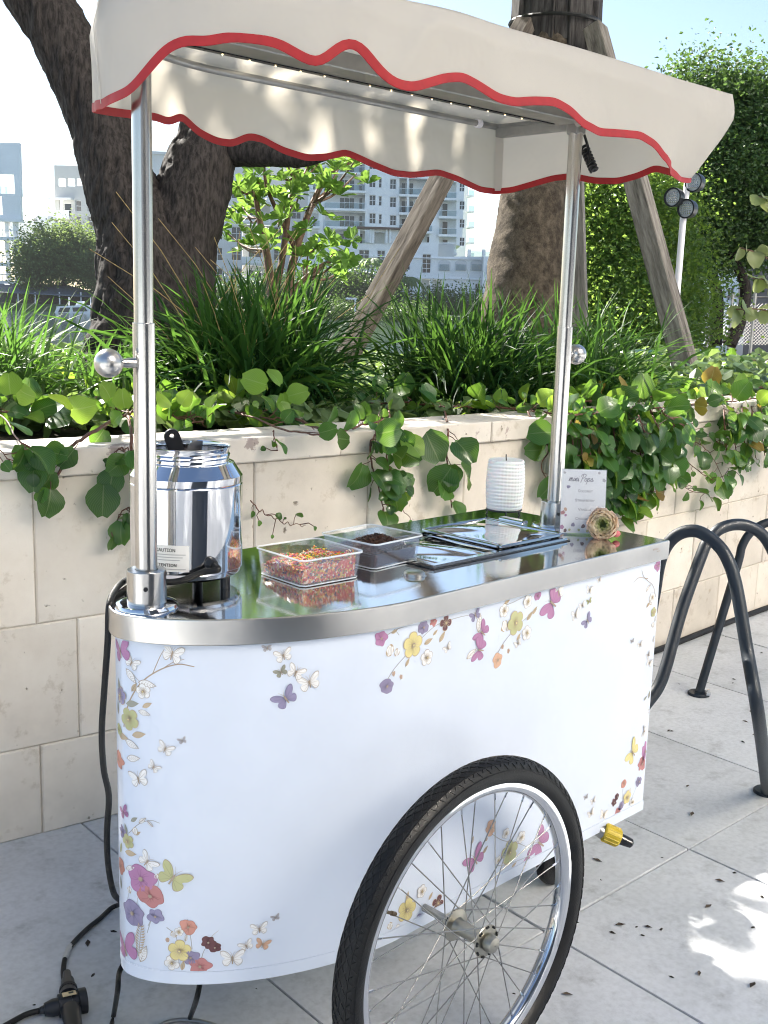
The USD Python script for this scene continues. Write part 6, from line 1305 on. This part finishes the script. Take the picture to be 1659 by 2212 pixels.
# menu card in a clear holder, ranunculus
sp_ = on_z(1257, 1156, ZT); sp_[2] = ZT
sgn = thing('menu_sign', 'small white flower-printed menu card in a clear stand beside the right pole', 'sign', tuple(sp_), 0)
fx_ = VR; fn_ = -VF; tilt = math.radians(7); fz_ = np.array([0, 0, 1]) * math.cos(tilt) - fn_ * math.sin(tilt); ff_ = np.cross(fx_, fz_)
SW, SH = .104, .154
def S3(x, y, h): return np.asarray(x)[..., None] * fx_ + np.asarray(y)[..., None] * fz_ + np.asarray(h)[..., None] * ff_
def splate(x0, y0, x1, y1, h0, h1):
    v, f = box_vf(((x0 + x1) / 2, (y0 + y1) / 2, (h0 + h1) / 2), (x1 - x0, y1 - y0, abs(h1 - h0))); return S3(v[:, 0], v[:, 1], v[:, 2]), f
obj('card', splate(-SW / 2, .004, SW / 2, SH, .0, -.0006), plain('menu_card', (.86, .85, .87), .4), sgn); obj('holder_face', splate(-SW / 2 - .001, .0, SW / 2 + .001, SH + .0015, .0022, .0006), M['acrylic'], sgn); obj('holder_back', splate(-SW / 2 - .001, .0, SW / 2 + .001, SH + .0015, -.0012, -.0028), M['acrylic'], sgn)
v_, f_ = box_vf((0, 0, 0), (1, 1, 1)); obj('holder_foot', (v_[:, :1] * SW * fx_ + v_[:, 1:2] * .06 * fn_ + v_[:, 2:3] * np.array([0, 0, .002]) - fn_ * .028 + [0, 0, .0015], f_), M['acrylic'], sgn)
M['inkgrey'] = plain('menu_ink', (.17, .15, .20), .6)
def stext(txt, xc, y, h, mat, small=None):
    t = meshkit.text_mesh(txt, h, .0002); v = np.array(t.vertices); v[:, 0] += xc - (v[:, 0].min() + v[:, 0].max()) / 2; return S3(v[:, 0], y + v[:, 1], .0001 + v[:, 2]), np.array(t.faces)
def smallcaps(txt, xc, y, h):
    a = meshkit.text_mesh(txt[0], h, .0002); b = meshkit.text_mesh(txt[1:], h * .78, .0002); va, vb = np.array(a.vertices), np.array(b.vertices); vb[:, 0] += va[:, 0].max() + h * .12 - vb[:, 0].min(); v = np.vstack([va, vb]); f = np.vstack([a.faces, b.faces + len(va)])
    v[:, 0] += xc - (v[:, 0].min() + v[:, 0].max()) / 2; return S3(v[:, 0], y + v[:, 1], .0001 + v[:, 2]), f
for w_, y in (('COCONUT', .1010), ('STRAWBERRY', .0790), ('VANILLA', .0575), ('CHOCOLATE', .0360)): obj('lettering', smallcaps(w_, .004, y, .0062), M['inkgrey'], sgn)
# cursive heading, drawn stroke by stroke
mb = MB(); hx = .0105
def strokes(lines, x0, y0, k, w):
    for ln in lines:
        P = spline(np.array(ln, float), 8 * len(ln)) if len(ln) > 2 else np.array(ln, float)
        P = P * k; P[:, 0] += P[:, 1] * .28; P += [x0, y0]; d = np.gradient(P, axis=0); d /= np.maximum(np.linalg.norm(d, axis=1, keepdims=True), 1e-9); nn = np.c_[-d[:, 1], d[:, 0]] * w / 2
        Q = np.stack([P - nn, P + nn], 1).reshape(-1, 2); mb.add(S3(Q[:, 0], Q[:, 1], np.full(len(Q), .0003)), grid_faces(len(P), 2))
m_ = [[(0, 0), (.08, .75), (.12, .95), (.14, .0)], [(.14, .05), (.35, .9), (.5, .9), (.5, .0)], [(.5, .05), (.72, .9), (.88, .9), (.86, .15), (1.0, .02), (1.12, .2)]]
i__ = [[(0, .15), (.15, .9), (.14, .15), (.25, .02), (.4, .25)], [(.2, 1.3), (.22, 1.38)]]; n_ = [[(0, .1), (.1, .9), (.14, .0)], [(.14, .05), (.35, .9), (.52, .9), (.5, .15), (.62, .02), (.75, .2)]]
P_ = [[(.25, -.35), (.4, 1.0), (.5, 2.0)], [(-.1, 1.3), (.1, 1.9), (.6, 2.1), (1.15, 1.9), (1.1, 1.3), (.75, .95), (.4, .95)]]; o_ = [[(.5, .85), (.15, .8), (.05, .3), (.3, 0), (.6, .25), (.6, .7), (.4, .9), (.75, .75)]]
p_ = [[(0, .1), (.15, .9), (.05, -.2), (-.05, -.9)], [(.12, .5), (.4, .95), (.65, .7), (.55, .15), (.3, .0), (.1, .2)], [(.55, .15), (.75, .1), (.9, .3)]]; s__ = [[(0, .1), (.3, .95), (.55, .4), (.35, .0), (.05, .1)], [(.35, .0), (.7, .1), (.95, .35)]]
kx = .0082; xx = -.036
for g_, adv in ((m_, 1.22), (i__, .48), (n_, .82), (i__, .75), (P_, 1.15), (o_, .82), (p_, .92), (s__, .9)): strokes(g_, xx, .1265, kx, .0012); xx += adv * kx
obj('script_heading', mb, M['inkgrey'], sgn)
def smotif(x, y, r, col, lob=5):
    p = blob2(r, 18, .25, lob); v, f = trimesh.creation.triangulate_polygon(Polygon(p).buffer(0), engine='earcut'); obj('printed_flower', (S3(v[:, 0] + x, v[:, 1] + y, np.full(len(v), .0002)), f), M['print'], sgn, ink=np.tile(np.array(INK[col]), (len(v), 1)))
for a in [(-.036, .113, .004, 'purple'), (-.047, .052, .005, 'red'), (-.041, .060, .004, 'peach'), (-.040, .046, .003, 'magenta'), (-.048, .018, .005, 'magenta'), (-.040, .010, .004, 'dark'), (-.022, .024, .0045, 'purple'), (.002, .021, .0045, 'dark'), (-.008, .012, .003, 'lime'), (.012, .010, .003, 'yellow'), (-.030, .012, .003, 'lime'), (.046, .060, .003, 'grey'), (.047, .130, .004, 'grey'), (-.046, .146, .003, 'grey'), (.035, .147, .003, 'grey')]: smotif(*a)
fl_ = on_z(1300, 1164, ZT); fl_[2] = ZT
rn = thing('ranunculus_flower', 'cream ranunculus flower head with green heart lying by the menu sign', 'flower', tuple(fl_ + [0, 0, .034]))
face = -VF * .93 - VR * .10 + np.array([0, 0, .25]); face /= np.linalg.norm(face); e1 = np.cross(face, [0, 0, 1.0]); e1 /= np.linalg.norm(e1); e2 = np.cross(e1, face); rr = np.random.default_rng(91)
def petal(phi, R, open_, wid, col):
    nu, nv = 6, 7; V = []
    for i in range(nu):
        a = i / (nu - 1)
        for j in range(nv):
            b = (j / (nv - 1) - .5) * 2; lat = b * wid * (math.sin(np.pi * min(1, .15 + a * .85)) ** .6 + .1); pol = open_ * a + .05; r = R * (1 + .04 * rr.normal() + .05 * a)
            ang = phi + lat; d = math.sin(pol) * (e1 * math.cos(ang) + e2 * math.sin(ang)) - math.cos(pol) * face; V.append(d * r)
    return V, grid_faces(nu, nv), np.tile(np.array(col), (nu * nv, 1)) * (1 - .05 * rr.random())
mb = MB(); cols_ = []
for k in range(46):
    q = k / 45; R = .013 + .024 * q; op_ = 2.65 - .85 * q + rr.normal() * .05; base = np.array([.45, .55, .20]) * (1 - min(1, q * 2.2)) + np.array([.93, .82, .66]) * min(1, q * 2.2)
    if k > 40: base = np.array([.90, .70, .58])
    v, f, c = petal(k * 2.4, R, op_, .75, base); mb.add(v, f); cols_.append(c)
obj('petals', mb.arrays(), M['petal'], rn, smooth=True, ink=np.clip(np.vstack(cols_), 0, 1), kind='stuff')
tp_ = VR * .034 + VF * .004 + np.array([0, 0, -.022]); v_, f_ = sphere(tp_, .010, 2, (1.2, .8, .8)); obj('outer_petal', (v_, f_), plain('pink_petal', (.50, .13, .14), .6), rn, smooth=True)

# ------------------------------------------------------------------ bicycle rack
def gp(u, v): return on_z(u, v, 0.0)
rk = thing('bike_rack', 'dark navy wave bicycle rack of bent tube standing right of the cart', 'bicycle rack')
TR = .0170
f1 = on_z(1657, 1712, 0.0); d1 = np.dot(f1 - CAM, FW)
path = [f1, at(1640, 1560, 2.86), at(1613, 1400, 2.88), at(1590, 1265, 2.90), at(1570, 1205, 2.91), at(1545, 1172, 2.93), at(1510, 1149, 2.95), at(1475, 1150, 2.97), at(1445, 1172, 2.99), at(1425, 1215, 3.01), at(1412, 1290, 3.03), at(1390, 1400, 3.05), at(1372, 1480, 3.06), at(1368, 1520, 3.07), at(1382, 1535, 3.08), at(1400, 1515, 3.09), at(1423, 1482, 3.10), at(1440, 1435, 3.11), at(1472, 1320, 3.14), at(1515, 1200, 3.17), at(1528, 1172, 3.18), at(1553, 1144, 3.19), at(1590, 1133, 3.21), at(1625, 1140, 3.22), at(1655, 1165, 3.23), at(1680, 1220, 3.23), at(1700, 1320, 3.22), at(1725, 1480, 3.20)]
P = spline(np.array(path), 240); P[:, 2] = np.maximum(P[:, 2], 0.0); obj('wave_tube', tube(P, TR, 20), M['navy'], rk, smooth=60)
f2 = on_z(1509, 1500, 0.0)
path2 = [f2, at(1545, 1380, 3.60), at(1593, 1220, 3.58), at(1603, 1180, 3.58), at(1622, 1150, 3.58), at(1655, 1130, 3.58), at(1690, 1128, 3.58), at(1720, 1150, 3.58), at(1745, 1220, 3.58), at(1790, 1400, 3.5)]
rk2 = thing('bike_rack', 'second navy tube rack bolted to the paving behind the first, one foot in view', 'bicycle rack')
d2 = np.dot(f2 - CAM, FW)
path2 = [f2] + [CAM + (p - CAM) * (d2 / np.dot(p - CAM, FW)) for p in path2[1:]]
obj('wave_tube', tube(spline(np.array(path2), 120), TR, 20), M['navy'], rk2, smooth=60)
v_, f_ = lathe([(.016, .012), (.040, .010), (.043, .007), (.043, 0)], 24, f2); obj('foot_flange', (v_, f_), M['navy'], rk2, smooth=40)
bq = f2 + VR * .026 - VF * .036; obj('bolt', MB().add(*lathe([(.001, .026), (.010, .025), (.012, .012)], 6, bq)).add(*tube([bq + [0, 0, .010], bq + [0, 0, .034]], .006, 8)).arrays(), M['chrome'], rk2)
v_, f_ = lathe([(.016, .012), (.040, .010), (.043, .007), (.043, 0)], 24, f1); obj('foot_flange', (v_, f_), M['navy'], rk, smooth=40)

# ------------------------------------------------------------------ creeping vine along the wall
def vine_leaf_mesh(L, rr, cup):
    """a round notched leaf, slightly folded along its midrib"""
    nu, nv = 6, 5; t = np.linspace(0, 1, nu); V, UV = [], []
    for a in t:
        w = .56 * L * (math.sin(np.pi * (.06 + .90 * a ** .9)) ** .62)
        for j in range(nv):
            b = (j / (nv - 1) - .5) * 2; x = a * L - (.0 if abs(b) < .1 else 0) + (.07 * L * abs(b) if a > .95 else 0) - (.05 * L * abs(b) ** 2 if a < .05 else 0)
            V.append((x, b * w, cup * abs(b) ** 1.3 * w + L * .16 * cup * math.sin(a * 3.0) * 2 - .10 * L * a * a + rr.normal() * L * .008)); UV.append((a, b))
    return np.array(V), grid_faces(nu, nv), np.array(UV)
NL = [0]
def put_leaf(parent, p, d, n, L, rr, mat):
    d = d / np.linalg.norm(d); n = n - d * np.dot(n, d); n /= max(np.linalg.norm(n), 1e-6); s = np.cross(n, d)
    V, F, UV = vine_leaf_mesh(L, rr, rr.uniform(.05, .38)); W = p + V[:, :1] * d + V[:, 1:2] * s + V[:, 2:3] * n
    obj('leaf', (W, F), mat, parent, smooth=True, uv=UV); NL[0] += 1
def runner(parent, pts, r0, r1, rr, nleaf, L=.075, mat=None, lit=.0, down=False, mb=None, out=.0):
    mb = MB()
    P = spline(np.array(pts), 14 * len(pts)); P = P + (meshkit.noise(np.c_[np.arange(len(P)) * .35, np.full(len(P), rr.uniform(0, 9)), np.zeros(len(P))])[:, None] - .5) * .012
    mb.add(*tube(P, np.linspace(r0, r1, len(P)), 6))
    nleaf = int(round(nleaf * 1.35))
    for k in range(nleaf):
        q = P[int((k + rr.uniform(.1, .9)) / nleaf * (len(P) - 1))]; side = rr.normal(size=3) * [.7, .5, .6] + (np.array([0, -.35, .25]) if not down else np.array([0, -.45, -.1])); side /= np.linalg.norm(side)
        pet = q + side * rr.uniform(.02, .05); mb.add(*tube([q, (q + pet) / 2 + rr.normal(size=3) * .004, pet], [.0016, .0014, .0012], 4, caps=False))
        d = side * .6 + rr.normal(size=3) * .35 + (np.array([0, 0, -.75]) if down else np.array([0, -.1, .35])); n = np.array([0, -.85, .35]) + rr.normal(size=3) * .38 if down else np.array([-.1, -.55, .75]) + rr.normal(size=3) * .45
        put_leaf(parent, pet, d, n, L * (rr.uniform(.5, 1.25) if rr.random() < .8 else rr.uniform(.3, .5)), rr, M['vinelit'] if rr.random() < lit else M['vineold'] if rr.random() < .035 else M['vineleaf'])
    obj('stem', mb, M['vinestem'], parent, smooth=True)
def wp(u, v, off=.03):
    """a place in front of (or over) the wall"""
    d = ray(u, v); t = np.linspace(1.0, 9, 1600); X = CAM + d * t[:, None]; k = np.argmax(X[:, 1] > np.interp(X[:, 0], _wx, _wv) - off); return X[k]
CT = 1.092
def wt(u, v): return on_z(u, v, CT + .012)
VN = {}
def vine(label, seed): rr = np.random.default_rng(seed); VN[seed] = thing('creeping_vine', label, 'vine', group=None); return VN[seed], rr, MB()
t, rr, mb = vine('creeping vine at the far left of the cap stones with two runners hanging down', 101)
runner(t, [wt(-60, 880), wt(40, 890), wt(120, 880)], .004, .003, rr, 14, .085, None, .3, mb=mb); runner(t, [wt(-40, 850), wt(60, 845), wt(150, 850)], .004, .003, rr, 13, .085, None, .5, mb=mb); runner(t, [wt(-50, 870), wt(10, 905), wp(40, 948), wp(75, 975), wp(103, 992)], .003, .002, rr, 7, .07, None, 0, True, mb)
runner(t, [wp(0, 950), wp(-8, 968), wp(20, 990), wp(36, 1010)], .002, .001, rr, 4, .03, None, 0, True, mb); runner(t, [wt(-60, 820), wt(0, 815), wt(60, 830)], .003, .002, rr, 12, .08, None, .45, mb=mb)
t, rr, mb = vine('creeping vine with a long brown stem looping down left of the left pole', 102)
runner(t, [wt(400, 878), wt(330, 880), wt(270, 895), wp(215, 925, .05), wp(160, 960), wp(140, 990), wp(125, 1025), wp(90, 1040), wp(72, 1052)], .006, .003, rr, 5, .07, None, 0, True, mb); runner(t, [wt(180, 860), wt(250, 850), wt(300, 862)], .004, .003, rr, 12, .088, None, .75, mb=mb); runner(t, [wt(150, 880), wt(240, 882), wt(290, 890)], .004, .003, rr, 10, .075, None, .5, mb=mb)
runner(t, [wt(275, 890), wp(283, 935), wp(284, 1000), wp(290, 1060), wp(296, 1110), wp(300, 1170)], .005, .003, rr, 7, .082, None, .05, True, mb); runner(t, [wp(285, 975), wp(262, 968), wp(240, 990)], .002, .0015, rr, 3, .05, None, 0, True, mb); runner(t, [wp(296, 1100), wp(268, 1100), wp(250, 1135), wp(243, 1165)], .002, .0015, rr, 3, .06, None, 0, True, mb)
t, rr, mb = vine('creeping vine with young yellow-green leaves on the cap stones above the warmer', 103)
runner(t, [wt(340, 870), wt(420, 872), wt(500, 882), wt(560, 900), wt(620, 905)], .004, .003, rr, 20, .072, None, .5, mb=mb); runner(t, [wt(350, 895), wt(400, 905), wt(440, 912)], .004, .003, rr, 13, .07, None, .1, mb=mb); runner(t, [wt(480, 885), wt(540, 870) + [0, 0, .05], wt(600, 860) + [0, 0, .09], wt(650, 870) + [0, 0, .06]], .004, .002, rr, 12, .085, None, .8, mb=mb)
runner(t, [wt(340, 850), wt(370, 835) + [0, 0, .04], wt(400, 840) + [0, 0, .05]], .003, .002, rr, 9, .07, None, .8, mb=mb); runner(t, [wp(540, 1085), wp(575, 1110), wp(620, 1130), wp(660, 1137)], .002, .001, rr, 5, .022, None, 0, True, mb); runner(t, [wt(450, 880), wt(520, 893), wt(610, 925), wt(690, 940)], .004, .003, rr, 3, .05, None, .2, mb=mb); runner(t, [wp(590, 930), wp(596, 955), wp(600, 975)], .002, .001, rr, 2, .045, None, 0, True, mb)
t, rr, mb = vine('creeping vine hanging in two strands over the wall behind the chocolate sprinkles', 104)
runner(t, [wt(640, 905), wt(720, 932), wt(770, 920), wt(830, 905)], .005, .003, rr, 8, .06, None, .15, mb=mb); runner(t, [wt(820, 890), wp(815, 930), wp(800, 960), wp(805, 1010), wp(820, 1060), wp(830, 1110)], .004, .002, rr, 16, .072, None, .05, True, mb); runner(t, [wt(840, 890), wp(848, 940), wp(835, 985), wp(850, 1030), wp(858, 1075)], .004, .002, rr, 14, .072, None, .1, True, mb); runner(t, [wp(820, 1040), wp(850, 1080), wp(885, 1115)], .002, .001, rr, 3, .05, None, 0, True, mb)
runner(t, [wt(960, 890), wp(968, 930), wp(965, 980), wp(970, 1040), wp(976, 1100)], .004, .002, rr, 5, .088, None, .05, True, mb); runner(t, [wt(800, 870), wt(880, 868), wt(960, 880)], .004, .003, rr, 14, .07, None, .25, mb=mb)
t, rr, mb = vine('creeping vine on the cap stones just left of the right pole', 105)
runner(t, [wt(980, 880), wt(1060, 878), wt(1140, 885), wt(1200, 895)], .004, .003, rr, 20, .072, None, .3, mb=mb); runner(t, [wt(1020, 860), wt(1110, 850), wt(1190, 850)], .004, .003, rr, 18, .075, None, .35, mb=mb); runner(t, [wt(1140, 890), wp(1165, 925), wp(1160, 940), wp(1185, 965), wp(1170, 1010), wp(1190, 1050)], .004, .002, rr, 7, .078, None, 0, True, mb)
t, rr, mb = vine('thick dark curtain of creeping vine hanging over the wall behind the menu sign', 106)
for u in range(1215, 1440, 18):
    ln = 135 + 70 * math.sin((u - 1200) / 70.0) - max(0, (u - 1330)) * .25
    runner(t, [wt(u - 10, 880), wp(u, 905, .07), wp(u + 6, 915 + ln * .35, .08), wp(u + 12, 915 + ln * .7, .06), wp(u + 22, 915 + ln, .04)], .004, .002, rr, 17, .074, None, .04, True, mb)
t, rr, mb = vine('vine runners trailing with pointed tips left of the bicycle rack', 107)
for q in ([(1380, 900), (1400, 950), (1440, 1010), (1490, 1060), (1535, 1065)], [(1410, 900), (1440, 950), (1490, 1000), (1545, 1035), (1585, 1010)], [(1430, 890), (1480, 940), (1530, 975), (1570, 1050)], [(1440, 900), (1500, 930), (1560, 960), (1600, 1000)]):
    runner(t, [wt(*q[0])] + [wp(a, b, .05) for a, b in q[1:]], .003, .0012, rr, 13, .062, None, .05, True, mb)
t, rr, mb = vine('dense creeping vine over the cap stones at the right end of the wall', 108)
for v0 in (800, 830, 860, 885): runner(t, [wt(1210, v0 + 20), wt(1320, v0), wt(1430, v0 - 5), wt(1540, v0 - 15), wt(1680, v0 - 25)], .004, .003, rr, 30, .085, None, .22, mb=mb)
for u in range(1560, 1680, 20): runner(t, [wt(u, 850), wp(u + 4, 890, .06), wp(u + 6, 940, .07), wp(u + 12, 1000 - (u - 1560) * .2, .05)], .004, .002, rr, 14, .07, None, .04, True, mb)
# single leaves one can pick out in the photograph
rr = np.random.default_rng(109)
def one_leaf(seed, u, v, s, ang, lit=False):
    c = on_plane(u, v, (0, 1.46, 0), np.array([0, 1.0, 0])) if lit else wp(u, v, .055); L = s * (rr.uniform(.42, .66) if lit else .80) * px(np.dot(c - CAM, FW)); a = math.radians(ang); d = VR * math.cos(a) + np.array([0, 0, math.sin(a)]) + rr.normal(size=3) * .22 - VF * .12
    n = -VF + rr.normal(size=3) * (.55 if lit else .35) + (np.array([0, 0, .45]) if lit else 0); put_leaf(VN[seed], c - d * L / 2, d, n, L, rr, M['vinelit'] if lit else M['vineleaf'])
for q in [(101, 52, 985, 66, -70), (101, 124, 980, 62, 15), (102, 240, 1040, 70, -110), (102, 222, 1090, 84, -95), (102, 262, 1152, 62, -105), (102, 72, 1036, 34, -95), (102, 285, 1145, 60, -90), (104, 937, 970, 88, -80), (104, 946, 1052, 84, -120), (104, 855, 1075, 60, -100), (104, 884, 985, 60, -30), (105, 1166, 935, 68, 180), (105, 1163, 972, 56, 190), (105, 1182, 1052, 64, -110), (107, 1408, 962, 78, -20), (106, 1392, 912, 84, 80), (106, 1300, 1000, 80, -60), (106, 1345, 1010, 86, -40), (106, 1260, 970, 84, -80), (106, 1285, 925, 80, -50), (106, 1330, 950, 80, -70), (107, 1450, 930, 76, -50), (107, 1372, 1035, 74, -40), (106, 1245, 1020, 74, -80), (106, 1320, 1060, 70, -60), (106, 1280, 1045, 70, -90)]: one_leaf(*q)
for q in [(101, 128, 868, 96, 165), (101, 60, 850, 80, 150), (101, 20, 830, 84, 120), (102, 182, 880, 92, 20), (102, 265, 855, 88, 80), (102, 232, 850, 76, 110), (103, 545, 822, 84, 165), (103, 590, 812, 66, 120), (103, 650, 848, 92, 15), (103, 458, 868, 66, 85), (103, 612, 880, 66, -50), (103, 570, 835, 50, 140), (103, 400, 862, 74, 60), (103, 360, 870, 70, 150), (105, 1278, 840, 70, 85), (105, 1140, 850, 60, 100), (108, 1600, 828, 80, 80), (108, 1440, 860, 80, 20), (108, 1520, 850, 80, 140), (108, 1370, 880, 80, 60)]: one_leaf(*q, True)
# spotted leaves leaning in at the right edge
sg_ = thing('spotted_plant', 'pale yellow-green spotted leaves leaning in at the right edge of the photo', 'plant'); rr = np.random.default_rng(111); mb = MB()
for q in ([(1720, 640), (1660, 560), (1600, 535)], [(1720, 660), (1665, 610), (1625, 600)], [(1720, 700), (1650, 670), (1590, 668)], [(1720, 520), (1670, 440), (1640, 425)]):
    P = spline(np.array([at(a, b, 4.1) for a, b in q]), 20); mb.add(*tube(P, .003, 5))
    for k in range(7, 20, 2): put_leaf(sg_, P[k], np.array([-.3, -.2, -.5]) + rr.normal(size=3) * .4, np.array([-.5, -.7, .3]) + rr.normal(size=3) * .4, .055 * rr.uniform(.7, 1.2), rr, M['spotleaf'])
obj('stems', mb, M['twig'], sg_)

# ------------------------------------------------------------------ litter of dry leaf bits and grit on the paving
rr = np.random.default_rng(121); mb = MB()
for i in range(130):
    x, y = (rr.uniform(-1.2, 4.5), rr.uniform(-.6, 1.15)) if i < 190 else (rr.uniform(2.0, 4.2), rr.uniform(.3, 1.1)); s = rr.uniform(.003, .0085); a = rr.uniform(0, 6.28); n = 6
    th = np.linspace(0, 2 * np.pi, n, endpoint=False); q = rotp(np.c_[np.cos(th) * s * rr.uniform(.7, 1.6, n), np.sin(th) * s * .6 * rr.uniform(.6, 1.3, n)], a); V = np.vstack([np.c_[q + [x, y], np.full(n, .0015)], [[x, y, .0015 + s * .5]]]); mb.add(V, [[k, (k + 1) % n, n] for k in range(n)])
obj('litter', mb, plain('dry_litter', (.035, .028, .022), .9, vary=.5, scale=60), label='scattered dark bits of dry leaf and grit on the paving', cat='litter', kind='stuff')
for i in range(16):
    u, v = [(1445, 1580), (1290, 1860), (1485, 1700), (1400, 2005), (1510, 2105), (1225, 2150), (1250, 1790), (1340, 2000), (190, 2040), (280, 2060), (300, 2095), (1530, 1960), (1610, 1560), (1625, 2130), (1555, 1905), (1495, 1760)][i]
    p = on_z(u, v, .0); s = rr.uniform(.010, .016); V = np.array([[-s, 0, .003], [-.2 * s, .42 * s, .006], [s, .05 * s, .004], [.1 * s, -.4 * s, .005], [0, 0, .0015]]); c, q = math.cos(i * 1.7), math.sin(i * 1.7); V[:, :2] = V[:, :2] @ np.array([[c, q], [-q, c]])
    tag(obj('fallen_leaf', (V + p, np.array([[0, 1, 4], [1, 2, 4], [2, 3, 4], [3, 0, 4]])), plain('dry_leaf_%d' % i, tuple(np.array((.06, .042, .03)) * rr.uniform(.6, 1.6)), .8)), 'tiny dark dry leaf lying on the pale paving', 'dry leaf', 'dry leaves on the paving')

# ------------------------------------------------------------------ unseen glass-fronted building behind the viewer, placed to reflect sun onto the cart
YB = -26.0
M['darkglass'] = plain('dark_facade_glass', (.03, .035, .045), .12, 0.0, .6)
bb = thing('glass_building', 'unseen glass-fronted building behind the viewer, reflecting sun onto the cart front', 'building')
def pl_box(x0, x1, z0, z1, y0, y1, mat, nm): obj(nm, box_vf(((x0 + x1) / 2, (y0 + y1) / 2, (z0 + z1) / 2), (x1 - x0, y1 - y0, z1 - z0)), mat, bb)
pl_box(-26, 34, 0, 38, YB - 12, YB - .4, M['darkglass'], 'wall')
for k in range(9):
    for i in range(20):
        if not (2 <= k <= 8 and 4 <= i <= 16): continue
        pl_box(-26 + i * 3 + .05, -23 + i * 3 - .05, 1 + 4 * k, 4.7 + 4 * k, YB - .39, YB - .2, M['mirror'], 'glass_pane')

kk_ = thing('kiosk', 'unseen dark kiosk standing behind the viewer', 'kiosk')
obj('wall', box_vf((-.75, -2.9, 1.35), (1.7, .6, 2.7)), M['hulldark'], kk_)  # out of view, placed to block reflected sun from the left panel

# ------------------------------------------------------------------ air
hz = usdkit.material(stage, LK + 'haze', {'v': ('principled_volume', {'color': (.93, .95, .97), 'density': .00009, 'anisotropy': .25})}, [], volume='v.volume')
obj('haze', box_vf((100.0, 150.0, 43.0), (1400.0, 1400.0, 95.0)), hz, kind='stuff')
